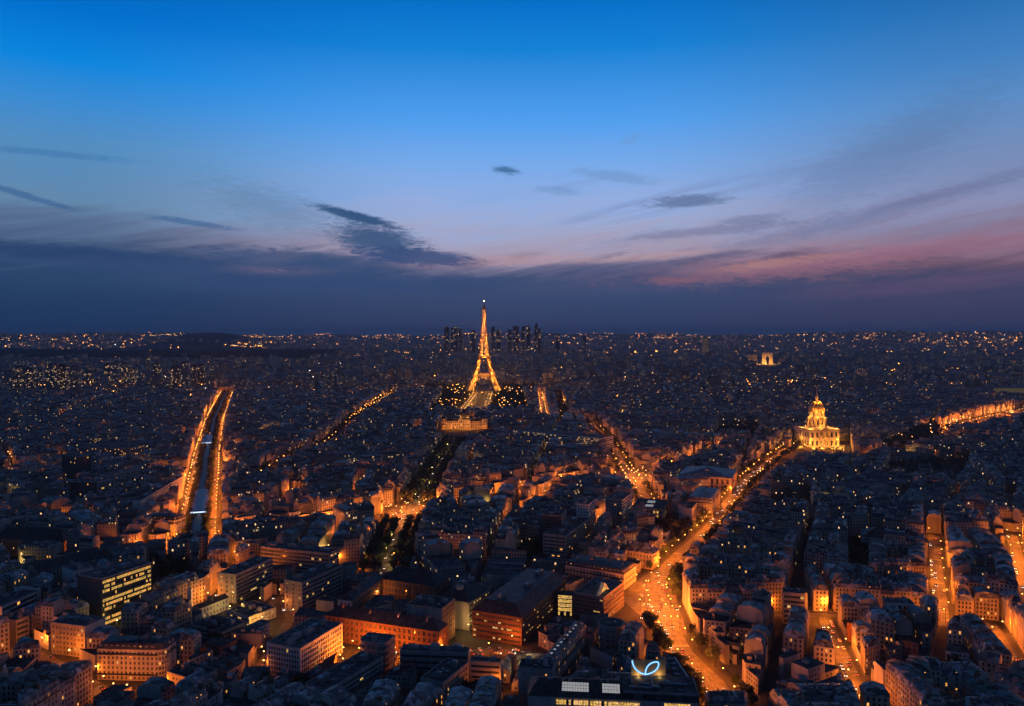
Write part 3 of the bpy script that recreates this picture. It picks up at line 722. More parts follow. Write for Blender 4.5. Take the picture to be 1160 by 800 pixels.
def mansard_house(q, H0, rng, detail, label, cat='house', name='apartment_house', group=None, wallm='stone', roofm='zinc', plit=.05, steep=2.9, ins=1.3, ridge=1.5, allsides=False, hip=0):
    """q = front-left, front-right, back-right, back-left (ccw). wall, mansard roof > chimneys, dormers; balconies and windows where near"""
    f0, f1, b1, b0 = q; c = centroid(q)
    fh = 3.05; nf = max(2, int(H0 / fh)); H = nf * fh + .5
    root = thing(name, label, cat, (c[0], c[1], .12), 0, group)
    wl = MB(); holes = [] if detail >= 2 else None
    edges = [(f0, f1, True), (f1, b1, allsides or hip & 2), (b1, b0, True), (b0, f0, allsides or hip & 1)]
    for a, b, win in edges:
        if win and faces_cam(a, b): facade(wl, a, b, 0, nf, fh, 1.15, 1.9, rng.choice([2.3, 2.5, 2.8]), .28, 0, 1, 2, plit, rng, holes, .75, .5)
        else: wall_plain(wl, a, b, 0, H, 3)
    # cornice: a projecting course at the eaves, front and back
    Zt = H + steep; Zr = Zt + ridge
    D_ = hypot(b0[0] - f0[0], b0[1] - f0[1]); t = min(.3, ins / max(3, D_))
    D2 = hypot(b1[0] - f1[0], b1[1] - f1[1]); t2 = min(.3, ins / max(3, D2))
    A0, A1 = lerp(f0, b0, t), lerp(f1, b1, t2); B0, B1 = lerp(b0, f0, t), lerp(b1, f1, t2); R0, R1 = lerp(f0, b0, .5), lerp(f1, b1, .5)
    V3 = lambda p, z: (p[0], p[1], z)
    if hip:
        w_ = hypot(f1[0] - f0[0], f1[1] - f0[1]); tt = min(.3, ins / w_)
        if hip & 1: A0, B0, R0 = lerp(A0, A1, tt), lerp(B0, B1, tt), lerp(R0, R1, tt)
        if hip & 2: A1, B1, R1 = lerp(A1, A0, tt), lerp(B1, B0, tt), lerp(R1, R0, tt)
    if not hip & 2: wl.poly([V3(f1, H), V3(b1, H), V3(B1, Zt), V3(R1, Zr), V3(A1, Zt)], 3)
    if not hip & 1: wl.poly([V3(b0, H), V3(f0, H), V3(A0, Zt), V3(R0, Zr), V3(B0, Zt)], 3)
    if not hip & 2:
        dd = Vector((f1[0] - f0[0], f1[1] - f0[1], 0)).normalized() * .24; up = .75
        prof = [Vector(V3(f1, H - .4)), Vector(V3(A1, Zt)), Vector(V3(R1, Zr)), Vector(V3(B1, Zt)), Vector(V3(b1, H - .4))]; U_ = Vector((0, 0, up)); L_ = len(prof)
        pts = [q_ - dd for q_ in prof] + [q_ + dd for q_ in prof] + [q_ - dd + U_ for q_ in prof] + [q_ + dd + U_ for q_ in prof]; fs = []
        for i in range(L_ - 1): fs += [(i, i + 1, 2 * L_ + i + 1, 2 * L_ + i), (L_ + i + 1, L_ + i, 3 * L_ + i, 3 * L_ + i + 1), (2 * L_ + i, 2 * L_ + i + 1, 3 * L_ + i + 1, 3 * L_ + i)]
        wl.shared(pts, fs + [(0, 2 * L_, 3 * L_, L_), (L_ - 1, 2 * L_ - 1, 4 * L_ - 1, 3 * L_ - 1)], 3)
    shift(wl, c); wall_o = wl.build('wall', [wallm, 'glass', 'lit', 'plaster'], root)
    rf = MB(); e = .35
    d = Vector((f1[0] - f0[0], f1[1] - f0[1])).normalized(); n = Vector((d.y, -d.x))
    F0, F1 = (f0[0] + n.x * e, f0[1] + n.y * e), (f1[0] + n.x * e, f1[1] + n.y * e); K1, K0 = (b1[0] - n.x * e, b1[1] - n.y * e), (b0[0] - n.x * e, b0[1] - n.y * e)
    pts = [V3(F0, H - .3), V3(F1, H - .3), V3(F0, H), V3(F1, H), V3(A0, Zt), V3(A1, Zt), V3(R0, Zr), V3(R1, Zr), V3(B0, Zt), V3(B1, Zt), V3(K0, H), V3(K1, H), V3(K0, H - .3), V3(K1, H - .3)]
    rf.shared(pts, [(0, 1, 3, 2), (2, 3, 5, 4), (4, 5, 7, 6), (6, 7, 9, 8), (8, 9, 11, 10), (10, 11, 13, 12), (1, 0, 12, 13)] + ([(0, 2, 10, 12), (2, 4, 8, 10), (4, 6, 8)] if hip & 1 else []) + ([(3, 1, 13, 11), (5, 3, 11, 9), (7, 5, 9)] if hip & 2 else []), [1, 0, 0, 0, 0, 1, 1] + ([1, 0, 0] if hip & 1 else []) + ([1, 0, 0] if hip & 2 else []))
    shift(rf, c); roof = rf.build('roof', [roofm, 'stone'], root)
    # chimneys stand on the party walls
    for (a, b, z) in ((R0, b0, Zr), (R0, f0, Zr), (R1, b1, Zr), (R1, f1, Zr)):
        if rng.random() < (.72 if detail else .5) and not hip:
            u = lerp(a, b, rng.uniform(.2, .62)); u = lerp(u, c, .10)
            link('chimney', rng.choice(CHIM), roof, (u[0] - c[0], u[1] - c[1], Zt - .9), atan2(b[1] - a[1], b[0] - a[0]) - pi / 2)
    for _ in range(rng.randint(0, 2) if detail else 0):
        u = lerp(lerp(R0, R1, rng.uniform(.2, .8)), c, .1); link('chimney', CHIM[0], roof, (u[0] - c[0], u[1] - c[1], Zt - .4), atan2(f1[1] - f0[1], f1[0] - f0[0]))
    if detail and rng.random() < .6:
        for _ in range(rng.randint(1, 4)):
            t_ = rng.uniform(.12, .88); k_ = rng.uniform(.3, .7); g_, h_ = lerp(A0, A1, t_), lerp(R0, R1, t_); u = lerp(g_, h_, k_)
            link('skylight', SKY_ME, roof, (u[0] - c[0], u[1] - c[1], Zt + (Zr - Zt) * k_ + .03), atan2(f1[1] - f0[1], f1[0] - f0[0]))
    if detail >= 1:
        for (g0, g1, zb, out) in ((f0, f1, H, n), (b1, b0, H, -n)):
            if not faces_cam(g0, g1): continue
            L = hypot(g1[0] - g0[0], g1[1] - g0[1]); nd = int(L / (3.0 if detail >= 2 else 4.2))
            for i in range(nd):
                u = lerp(g0, g1, (i + .5) / nd)
                link('dormer', DORM[1 if rng.random() < .10 else 0], roof, (u[0] - out.x * .45 - c[0], u[1] - out.y * .45 - c[1], zb + .35), atan2(g1[1] - g0[1], g1[0] - g0[0]))
    if detail >= 2:
        for fl in (2, nf - 1):
            if faces_cam(f0, f1, 0):
                bb = MB(); balcony_mesh_for(bb, f0, f1, fl * fh + .35); shift(bb, c); bb.build('balcony', ['stone', 'rail'], root)
        fill_windows(root, [(p, d_, n_, a, b, i, j) for p, d_, n_, a, b, i, j in holes], plit, rng, limit=70)
    return root
def flat_house(poly, H, rng, label, cat='house', name='courtyard_house', group=None, wallm='plaster', roofm='tar', plit=.05, gable=False, winsides=True):
    c = centroid(poly); root = thing(name, label, cat, (c[0], c[1], .12), 0, group); wl = MB(); k = len(poly)
    fh = 2.95; nf = max(1, int(H / fh)); H = nf * fh + .6
    e = max(range(k), key=lambda i: hypot(poly[(i + 1) % k][0] - poly[i][0], poly[(i + 1) % k][1] - poly[i][1]))
    for i in range(k):
        a, b = poly[i], poly[(i + 1) % k]; L = hypot(b[0] - a[0], b[1] - a[1])
        if winsides and L > 5 and faces_cam(a, b) and rng.random() < .7: facade(wl, a, b, 0, nf, fh, 1.1, 1.5, rng.choice([2.4, 2.9, 3.6]), .2, 0, 1, 2, plit, rng, None, .9, .6)
        else: wall_plain(wl, a, b, 0, H, 0)
    rf = MB()
    if gable and k == 4:
        p = [poly[(e + j) % 4] for j in range(4)]; r0, r1 = lerp(p[0], p[3], .5), lerp(p[1], p[2], .5); rise = .32 * hypot(p[3][0] - p[0][0], p[3][1] - p[0][1])
        V3 = lambda q, z: (q[0], q[1], z)
        wl.poly([V3(p[1], H), V3(p[2], H), V3(r1, H + rise)], 0); wl.poly([V3(p[3], H), V3(p[0], H), V3(r0, H + rise)], 0)
        rf.shared([V3(p[0], H + .02), V3(p[1], H + .02), V3(r1, H + rise + .02), V3(r0, H + rise + .02), V3(p[2], H + .02), V3(p[3], H + .02)], [(0, 1, 2, 3), (3, 2, 4, 5)], 0); roofm = 'zinc'; top = H + rise * .6
    else:
        inn = inset(poly, .35)
        if len(inn) == k:
            pts = [(x, y, H) for x, y in poly] + [(x, y, H + .5) for x, y in poly]
            rf.hexa([(x, y, H) for x, y in poly], [(x, y, H + .25) for x, y in poly], 0)
        else: rf.prism(poly, H, H + .25, 0)
        top = H + .25
    shift(wl, c); shift(rf, c); wl.build('wall', [wallm, 'glass', 'lit'], root); roof = rf.build('roof', [roofm], root)
    A_ = area(poly)
    for i in range(rng.randint(0, 2) if A_ > 60 else 0):
        t = lerp(c, poly[rng.randrange(k)], rng.uniform(.1, .5)); 
        if rng.random() < .5: link('chimney', rng.choice(CHIM), roof, (t[0] - c[0], t[1] - c[1], top - .6), rng.uniform(0, 3))
        else:
            bx = MB(); bx.box((0, 0, 0), (rng.uniform(1.5, 3.5), rng.uniform(2, 4), rng.uniform(1.2, 2.6)), 0); o = bx.build('roof_hut', ['concrete'], roof); o.location = (t[0] - c[0], t[1] - c[1], top); o.rotation_euler[2] = atan2(poly[(e + 1) % k][1] - poly[e][1], poly[(e + 1) % k][0] - poly[e][0])
    return root
FARB = MB()   # the rest of the rows: one mass
def far_house(q, H, rng):
    """same house as mansard_house, as part of the mass of rows"""
    f0, f1, b1, b0 = q; V3 = lambda p, z: (p[0], p[1], z); u = rng.uniform(0, 500)
    Zt = H + 2.8; Zr = Zt + 1.4; t = .12
    A0, A1 = lerp(f0, b0, t), lerp(f1, b1, t); B0, B1 = lerp(b0, f0, t), lerp(b1, f1, t); R0, R1 = lerp(f0, b0, .5), lerp(f1, b1, .5)
    L = hypot(f1[0] - f0[0], f1[1] - f0[1]); LB = hypot(b1[0] - b0[0], b1[1] - b0[1])
    pts = [V3(f0, 0), V3(f1, 0), V3(b1, 0), V3(b0, 0), V3(f0, H), V3(f1, H), V3(b1, H), V3(b0, H)]
    i = len(FARB.v); FARB.v.extend(pts)
    def F(ix, m, uv=None): FARB.f.append(tuple(i + k for k in ix)); FARB.m.append(m); FARB.uv.append(uv)
    F((0, 1, 5, 4), 0, [(u, 0), (u + L, 0), (u + L, H), (u, H)]); F((2, 3, 7, 6), 0, [(u, 0), (u + LB, 0), (u + LB, H), (u, H)])
    F((1, 2, 6, 5), 1); F((3, 0, 4, 7), 1)
    kind = rng.random()
    if kind < .72:
        FARB.shared([V3(f0, H), V3(f1, H), V3(A1, Zt), V3(A0, Zt), V3(R1, Zr), V3(R0, Zr), V3(B1, Zt), V3(B0, Zt), V3(b1, H), V3(b0, H)],
                    [(3, 2, 4, 5), (5, 4, 6, 7)], 2)
        FARB.poly([V3(f0, H), V3(f1, H), V3(A1, Zt), V3(A0, Zt)], 4, [(u, 0), (u + L, 0), (u + L, 2.9), (u, 2.9)]); FARB.poly([V3(b1, H), V3(b0, H), V3(B0, Zt), V3(B1, Zt)], 4, [(u, 0), (u + LB, 0), (u + LB, 2.9), (u, 2.9)])
        FARB.poly([V3(f1, H), V3(b1, H), V3(B1, Zt), V3(R1, Zr), V3(A1, Zt)], 1); FARB.poly([V3(b0, H), V3(f0, H), V3(A0, Zt), V3(R0, Zr), V3(B0, Zt)], 1)
        if f0[1] < 1700:
            for a in (R0, R1):
                if rng.random() < .8:
                    c = lerp(lerp(a, centroid(q), .08), rng.choice([f0, b0, b1, f1]), .12); FARB.box((c[0], c[1], Zt - .5), (.8, rng.uniform(2.5, 4.5), 3.6), 1, atan2(f1[1] - f0[1], f1[0] - f0[0]))
    else:
        FARB.poly([V3(f0, H), V3(f1, H), V3(b1, H), V3(b0, H)], 3)
        if f0[1] < 1700:
            c = centroid(q); FARB.box((c[0], c[1], H), (rng.uniform(2, 5), rng.uniform(3, 5), 2.2), 1, rng.uniform(0, 3))

# ------------------------------------------------------------------ lots round each block
HOUSES = []; COURTS = []          # (quad, H, seed) / (poly, H, seed, gable)
def ring_lots(p, rng):
    dep = rng.uniform(11.0, 13.5); base = rng.uniform(17.5, 22.0); k = len(p)
    p = inset(p, 1.2)
    if not p: return
    k = len(p); L = [hypot(p[(i + 1) % k][0] - p[i][0], p[(i + 1) % k][1] - p[i][1]) for i in range(k)]
    inn = inset(p, dep) if min(L) > 5 else []
    ok = len(inn) == k and area(inn) > 60
    if ok:
        # line the two rings up: the inset may start from another corner
        s0 = min(range(k), key=lambda j: hypot(inn[j][0] - p[0][0], inn[j][1] - p[0][1])); inn = inn[s0:] + inn[:s0]
        for i in range(k):
            du = Vector((p[(i + 1) % k][0] - p[i][0], p[(i + 1) % k][1] - p[i][1])); dv = Vector((inn[(i + 1) % k][0] - inn[i][0], inn[(i + 1) % k][1] - inn[i][1]))
            if du.dot(dv) < .93 * du.length * dv.length: ok = False
    if not ok:
        A_ = area(p)
        if A_ < 45: return
        e = max(range(k), key=lambda i: L[i]); a = p[e]; d = ((p[(e + 1) % k][0] - a[0]) / L[e], (p[(e + 1) % k][1] - a[1]) / L[e]); n_ = (-d[1], d[0])
        sv = [(q[0] - a[0]) * n_[0] + (q[1] - a[1]) * n_[1] for q in p]; V_ = max(sv)
        rows = [(0, V_)] if V_ < 19 else [(0, V_ * .5 - 3), (V_ * .5 + 3, V_)] if V_ > 26 else [(0, V_ * .5), (V_ * .5, V_)]
        su = [(q[0] - a[0]) * d[0] + (q[1] - a[1]) * d[1] for q in p]; u0, u1 = min(su), max(su); nl = max(1, round((u1 - u0) / rng.uniform(11, 17)))
        for v0, v1 in rows:
            for j in range(nl):
                ua, ub = u0 + (u1 - u0) * j / nl, u0 + (u1 - u0) * (j + 1) / nl
                q = clip(p, (a[0] + d[0] * ua, a[1] + d[1] * ua), d); q = q and clip(q, (a[0] + d[0] * ub, a[1] + d[1] * ub), (-d[0], -d[1]))
                q = q and clip(q, (a[0] + n_[0] * v0, a[1] + n_[1] * v0), n_); q = q and clip(q, (a[0] + n_[0] * v1, a[1] + n_[1] * v1), (-n_[0], -n_[1]))
                if q and area(q) > 40:
                    H = base + rng.uniform(-4, 1.5)
                    if len(q) == 4 and area(q) > 90:
                        kk = min(range(4), key=lambda m_: hypot(q[m_][0] - (a[0] + d[0] * ua), q[m_][1] - (a[1] + d[1] * ua)))
                        HOUSES.append((q[kk:] + q[:kk], H, rng.random(), (1 if j == 0 else 0) | (2 if j == nl - 1 else 0)))
                    else: COURTS.append((q, H * rng.uniform(.4, .9), rng.random(), False))
        return
    for i in range(k):
        a, b = p[i], p[(i + 1) % k]; c_, d_ = inn[(i + 1) % k], inn[i]; n = max(1, round(L[i] / rng.uniform(11, 18)))
        cuts = [0.0] + [(j + rng.uniform(-.14, .14)) / n for j in range(1, n)] + [1.0]
        # cut straight across, so that only the corner lots are mitred
        m0 = max(0.0, (Vector(d_) - Vector(a)).dot((Vector(b) - Vector(a)).normalized())) / L[i]
        for t0, t1 in zip(cuts, cuts[1:]):
            HOUSES.append(((lerp(a, b, t0), lerp(a, b, t1), lerp(d_, c_, t1), lerp(d_, c_, t0)), base + rng.choice([-5, -3, -1.5, 0, 0, 0, 1.5, 2.5, 3]), rng.random(), 0))
    def yard(q, dd):
        A_ = area(q); kq = len(q)
        if A_ < 45: return
        if A_ > 210 and dd < 6:
            e = max(range(kq), key=lambda m_: hypot(q[(m_ + 1) % kq][0] - q[m_][0], q[(m_ + 1) % kq][1] - q[m_][1])); a, b = q[e], q[(e + 1) % kq]; LL = hypot(b[0] - a[0], b[1] - a[1]); ax = ((b[0] - a[0]) / LL, (b[1] - a[1]) / LL)
            ss = [(x[0] - a[0]) * ax[0] + (x[1] - a[1]) * ax[1] for x in q]; t = min(ss) + (max(ss) - min(ss)) * rng.uniform(.4, .6); bs = (a[0] + ax[0] * t, a[1] + ax[1] * t)
            for sg in (1, -1):
                r = clip(q, bs, (ax[0] * sg, ax[1] * sg))
                if r: yard(r, dd + 1)
            return
        x = rng.random()
        if x < .62:
            r = inset(q, rng.choice([0.3, .3, 1.5]))
            if r and area(r) > 40: COURTS.append((r, rng.choice([5, 8, 11, 14, 17, 19]), rng.random(), rng.random() < .5))
        elif x < .72: YARD_TREES.append((centroid(q), min(6, sqrt(A_) / 2)))
    yard(inset(inn, .6) or inn, 0)
YARD_TREES = []
DISTRICT = [tuple(G(*p)[:2]) for p in ((222, 806), (714, 806), (708, 668), (640, 640), (300, 646), (215, 690))]
DISTRICT = DISTRICT if area(DISTRICT) > 0 else DISTRICT[::-1]
def inside(q, x, y): return all(((q[(i + 1) % len(q)][0] - q[i][0]) * (y - q[i][1]) - (q[(i + 1) % len(q)][1] - q[i][1]) * (x - q[i][0])) > 0 for i in range(len(q)))
for p in BLOCKS:
    c = centroid(p)
    if in_view(*c, .72): ring_lots(p, R)
low = [h for h in HOUSES if inside(DISTRICT, *centroid(h[0]))]; HOUSES = [h for h in HOUSES if not inside(DISTRICT, *centroid(h[0]))]
COURTS = [(q, min(H, 11), s, g) if inside(DISTRICT, *centroid(q)) else (q, H, s, g) for q, H, s, g in COURTS]
for q, H, s, hp in low:
    if s < .75: COURTS.append((q, 5 + 8 * s, s, s < .2))
GRID = {}
for i_, h_ in enumerate(HOUSES):
    c_ = centroid(h_[0]); GRID.setdefault((int(c_[0] // 30), int(c_[1] // 30)), []).append((h_[0], h_[1]))
for q, H, s, g in COURTS: c_ = centroid(q); GRID.setdefault((int(c_[0] // 30), int(c_[1] // 30)), []).append((q, H))
def open_side(a, b, c, H):
    """True where no neighbour of similar height stands against this party wall"""
    m_ = lerp(a, b, .5); v = Vector((m_[0] - c[0], m_[1] - c[1])); v.normalize(); x, y = m_[0] + v.x * 2.5, m_[1] + v.y * 2.5
    for i in (-1, 0, 1):
        for j in (-1, 0, 1):
            for q, h in GRID.get((int(x // 30) + i, int(y // 30) + j), ()):
                if h > H - 7 and inside(q, x, y): return False
    return True
def with_hips(h):
    q, H, s, hp = h; c = centroid(q)
    if c[1] < 1250:
        if open_side(q[3], q[0], c, H): hp |= 1
        if open_side(q[1], q[2], c, H): hp |= 2
    return (q, H, s, hp)
HOUSES = [with_hips(h) for h in HOUSES]
print('blocks', len(BLOCKS), 'houses', len(HOUSES), 'courts', len(COURTS))
# ================================================================== LANDMARK PHRASES (used to tell repeats apart)
LM = dict(slab='dark slab of yellow windows', office_a='office slab with pale end wall', office_b='long office block on the orange street', office_c='office wing beside the tall flue', grid_office='white grid office',
    barracks_front='brick barracks', barracks_rear='arcaded barracks courtyard', brick_block='tall brick block', hospital='hospital with sloping roof', atrium='glass-gabled clinic', ward_a='slanting ward wing', ward_b='stepped ward wing',
    front_roof='dark roof with neon leaf', yellow_block='yellow-lit gable block', mansard_row='long skylit mansard', corner_house='round-cornered orange house', flats_orange='orange balconied flats', small_bright='low bright orange house',
    low_modern='low banded office', yellow_hall='yellow-lit gabled hall', ribbon_flats='white-banded flats', brick_flats='long brick flats', shed_a='long dark sheds', long_front='long pale front with lit door', institute='grey-roofed institute', stone_block='big stone corner block',
    panel_roof='hall with two pale roof lights', twin_a='grey tower flats', twin_c='pale tower flats', dark_tower='dark tower', slab_grey='grey slab flats', slab_white='slanting slab flats', orange_office='orange banded office', grid_house='square-windowed modern house',
    slab_right='dark modern slab', unesco='curved white office', ecole='lit domed school', school='slate-roofed school', round_tower='round grey tower', clinic='bright orange clinic front', lit_flats='lit corner flats', arched_hall='orange arched hall')
MARKS = [(ph, centroid(HERO[k][0])) for k, ph in LM.items() if k in HERO]
for s in STREETS:
    if s['k'] in ('narrow', 'upright', 'edge', 'corner', 'back', 'quay', 'planes', 'fork', 'slope'):
        g = s['g']; m_ = (g[len(g) // 2] + g[len(g) // 2 - 1]) / 2; MARKS.append((s['d'][4:], (m_.x, m_.y)))
for ph, px_ in (('slanting dark tree garden', (975, 640)), ('wide car-filled place', (745, 690)), ('viaduct station', (226, 590)), ('leafy roundabout', (462, 583)), ('grove by the roofs', (1050, 775)), ('gilded dome', (931, 507))):
    g = G(*px_); MARKS.append((ph, (g.x, g.y)))
PENDING = []      # (object, position, adjectives + noun, group)
def later(o, pos, phrase, group): PENDING.append((o, pos, phrase, group))
def label_all():
    buckets = {}
    for o, pos, ph, gr in PENDING:
        best = min(MARKS, key=lambda m_: (m_[1][0] - pos[0]) ** 2 + ((m_[1][1] - pos[1]) * .8) ** 2)
        x0, y0 = P((*best[1], 0)); x1, y1 = P((pos[0], pos[1], 0)); dx, dy = x1 - x0, y1 - y0
        rel = ('left of' if dx < 0 else 'right of') if abs(dx) > abs(dy) * 1.3 else ('behind' if dy < 0 else 'before')
        noun = ph.split()[-1]
        buckets.setdefault((noun, best[0], rel), []).append((hypot(best[1][0] - pos[0], best[1][1] - pos[1]), len(buckets), o, ph, gr))
    for (noun, lm, rel), rows in buckets.items():
        rows.sort(key=lambda r: r[0])
        for i, (d_, _, o, ph, gr) in enumerate(rows):
            o['label'] = f"{ph}, {nth(i + 1)} {rel} the {lm}" if len(rows) > 1 else f"{ph}, only one {rel} the {lm}"
            if gr: o['group'] = gr
NUM = {1: 'one', 2: 'two', 3: 'three', 4: 'four', 5: 'five', 6: 'six', 7: 'seven', 8: 'eight', 9: 'nine'}

# ================================================================== HERO BUILDINGS
def band_mesh(L, h, bay, plit, rng, lits):
    """one storey's ribbon of panes with mullions"""
    mb = MB(); n = max(1, int(L / bay)); w_ = L / n
    run = rng.random() < plit * 1.2
    for i in range(n):
        m_ = 1 + rng.randrange(len(lits)) if rng.random() < (plit * 1.5 if run else plit * .6) else 0
        mb.poly([(i * w_, 0, 0), ((i + 1) * w_, 0, 0), ((i + 1) * w_, 0, h), (i * w_, 0, h)], m_)
        if i: mb.box((i * w_, -.05, 0), (.16, .1, h), len(lits) + 1)
    mb.box((L / 2, -.05, h * .5 - .04), (L, .06, .08), len(lits) + 1)
    return mb.mesh('window_band', ['glass', *lits, 'metal'])
def face(wl, root, a, b, st, H, rng, mw):
    if st is None or st[0] == 'blank' or not faces_cam(a, b): wall_plain(wl, a, b, 0, H, mw); return
    if st[0] == 'ribbon':
        _, nf, hf, bay, plit, lits = st[:6]; dark = st[6] if len(st) > 6 else (); fh = (H - .8) / nf; L = hypot(b[0] - a[0], b[1] - a[1]); holes = []
        facade(wl, a, b, 0, nf, fh, L - 1.6, fh * hf, L * 2, .35, mw, 1, 2, 0, rng, holes, fh * (1 - hf) * .55, .8)
        for (p, d, n, w_, h_, i, j) in holes:
            q = p - d * w_ / 2 - root.location
            link('window_band', band_mesh(w_, h_, bay, .05 if i in dark else plit, rng, lits), root, q, atan2(d.y, d.x))
    else:
        _, nf, cw, ww, wh, plit, lits = st; fh = (H - .8) / nf; holes = []
        facade(wl, a, b, 0, nf, fh, ww, fh * wh, cw, .35, mw, 1, 2, 0, rng, holes, fh * (1 - wh) * .55, .8)
        HOLES.extend(holes); LITS.append((plit, lits))
HOLES = []; LITS = []
OFF = ('lit_yellow', 'lit_white', 'lit_yellow')
def hero(key, label, cat, name, right, left, wallR='concrete', wallL=None, roof='flat', roofm='tar', huts=3, poly=None, seed=0, back=None):
    global HOLES, LITS
    q, H = HERO[key]; poly = poly or q; rng = random.Random(hash(key) % 1000 + seed if False else sum(map(ord, key)) + seed); c = centroid(poly)
    root = thing(name, label, cat, (c[0], c[1], .1)); wl = MB(); HOLES = []; LITS = []
    k = len(poly)
    for i in range(k):
        a, b = poly[i], poly[(i + 1) % k]
        st = (right if i == 0 else left if i == k - 1 else back) if k == 4 else right
        face(wl, root, a, b, st, H, rng, 0 if (i < k - 1 or wallL is None) else 3)
    if HOLES: fill_windows(root, HOLES, LITS[0][0], rng, LITS[0][1])
    rf = MB(); e = max(range(k), key=lambda i: hypot(poly[(i + 1) % k][0] - poly[i][0], poly[(i + 1) % k][1] - poly[i][1])); rz = atan2(poly[(e + 1) % k][1] - poly[e][1], poly[(e + 1) % k][0] - poly[e][0])
    V3 = lambda p, z: (p[0], p[1], z); top = H
    if roof == 'flat':
        inn = inset(poly, .4)
        if len(inn) == k:
            s0 = min(range(k), key=lambda j: hypot(inn[j][0] - poly[0][0], inn[j][1] - poly[0][1])); inn = inn[s0:] + inn[:s0]
            pts = [V3(p, H) for p in poly] + [V3(p, H + .7) for p in poly] + [V3(p, H + .7) for p in inn] + [V3(p, H + .2) for p in inn]
            fs = [(i, (i + 1) % k, k + (i + 1) % k, k + i) for i in range(k)] + [(k + i, k + (i + 1) % k, 2 * k + (i + 1) % k, 2 * k + i) for i in range(k)] + [(2 * k + i, 2 * k + (i + 1) % k, 3 * k + (i + 1) % k, 3 * k + i) for i in range(k)] + [tuple(range(3 * k, 4 * k))]
            rf.shared(pts, fs, [1] * (3 * k) + [0])
        else: rf.prism(poly, H, H + .4)
        top = H + .2
    elif roof in ('gable', 'hip'):
        p = [poly[(e + j) % 4] for j in range(4)]; wd = hypot(p[3][0] - p[0][0], p[3][1] - p[0][1]); L = hypot(p[1][0] - p[0][0], p[1][1] - p[0][1]); rise = min(7.5, wd * .36); t = min(.45, wd * .45 / L) if roof == 'hip' else 0
        o = .5; r0 = lerp(lerp(p[0], p[3], .5), lerp(p[1], p[2], .5), t); r1 = lerp(lerp(p[0], p[3], .5), lerp(p[1], p[2], .5), 1 - t)
        g4 = grown(p, .25)
        rf.shared([V3(x, H) for x in g4] + [V3(r0, H + rise), V3(r1, H + rise)], [(0, 1, 5, 4), (1, 2, 5), (2, 3, 4, 5), (3, 0, 4)] if roof == 'hip' else [(0, 1, 5, 4), (2, 3, 4, 5)], 0)
        if roof == 'gable': wl.poly([V3(p[1], H), V3(p[2], H), V3(r1, H + rise)], 0); wl.poly([V3(p[3], H), V3(p[0], H), V3(r0, H + rise)], 3 if wallL else 0)
        top = H + rise * .7
    elif roof in ('mansard', 'slope'):
        d1, z1 = (1.5, 3.2) if roof == 'mansard' else (7.0, 6.5); inn = inset(poly, d1); s0 = min(range(len(inn)), key=lambda j: hypot(inn[j][0] - poly[0][0], inn[j][1] - poly[0][1])); inn = inn[s0:] + inn[:s0]
        if len(inn) == k:
            g4 = grown(poly, .3); c2 = V3(centroid(inn), H + z1 + (1.4 if roof == 'mansard' else .3))
            rf.shared([V3(p, H) for p in g4] + [V3(p, H + z1) for p in inn] + [c2], [(i, (i + 1) % k, k + (i + 1) % k, k + i) for i in range(k)] + [(k + i, k + (i + 1) % k, 2 * k) for i in range(k)], 0)
        else: rf.prism(poly, H, H + 3)
        top = H + z1 + .1
    shift(wl, c); shift(rf, c)
    wl.build('wall', [wallR, 'glass', 'lit', wallL or wallR], root); ro = rf.build('roof', [roofm, 'concrete'], root)
    sz = hypot(poly[(e + 1) % k][0] - poly[e][0], poly[(e + 1) % k][1] - poly[e][1])
    for i in range(huts):
        t = (i + .5) / huts; u = lerp(c, lerp(poly[e], poly[(e + 1) % k], t), rng.uniform(-.1, .5)) if roof != 'gable' else c
        u = lerp(lerp(poly[e], poly[(e + 1) % k], t), lerp(poly[(e + 3) % k], poly[(e + 2) % k], t), rng.uniform(.35, .65)) if k == 4 else u
        if roof in ('flat', 'slope'):
            bx = MB(); sx_, sy_, hz_ = rng.uniform(.08, .16) * sz, rng.uniform(2.5, 4.5), rng.uniform(1.6, 3.2); bx.box((0, 0, 0), (min(sx_, 9), sy_, hz_)); bx.box((min(sx_, 9) * .2, 0, hz_), (1.2, 1.2, .7))
            o_ = bx.build('roof_hut', [rng.choice(['concrete', 'metal'])], ro); o_.location = (u[0] - c[0], u[1] - c[1], top); o_.rotation_euler[2] = rz
        else: link('chimney', rng.choice(CHIM), ro, (u[0] - c[0], u[1] - c[1], top - 1.0), rz)
    if roof == 'flat':
        for i in range(huts * 2):
            u = lerp(lerp(poly[e], poly[(e + 1) % k], rng.random()), lerp(poly[(e + 3) % k], poly[(e + 2) % k], rng.random()), rng.uniform(.2, .8))
            vb = MB(); vb.box((0, 0, 0), (rng.uniform(.8, 2.4), rng.uniform(.7, 1.4), rng.uniform(.5, 1.1))); o_ = vb.build('vent_box', ['metal'], ro); o_.location = (u[0] - c[0], u[1] - c[1], top); o_.rotation_euler[2] = rz
    if roof == 'mansard' and k > 3:
        nfl = right[1] if right[0] != 'blank' else 4
        for i in range(k):
            a, b = poly[i], poly[(i + 1) % k]
            if faces_cam(a, b, 0) and hypot(b[0] - a[0], b[1] - a[1]) > 2:
                for fl in (1, nfl - 1): bb = MB(); balcony_mesh_for(bb, a, b, fl * (H - .8) / nfl + .3); shift(bb, c); bb.build('balcony', ['stone', 'rail'], root)
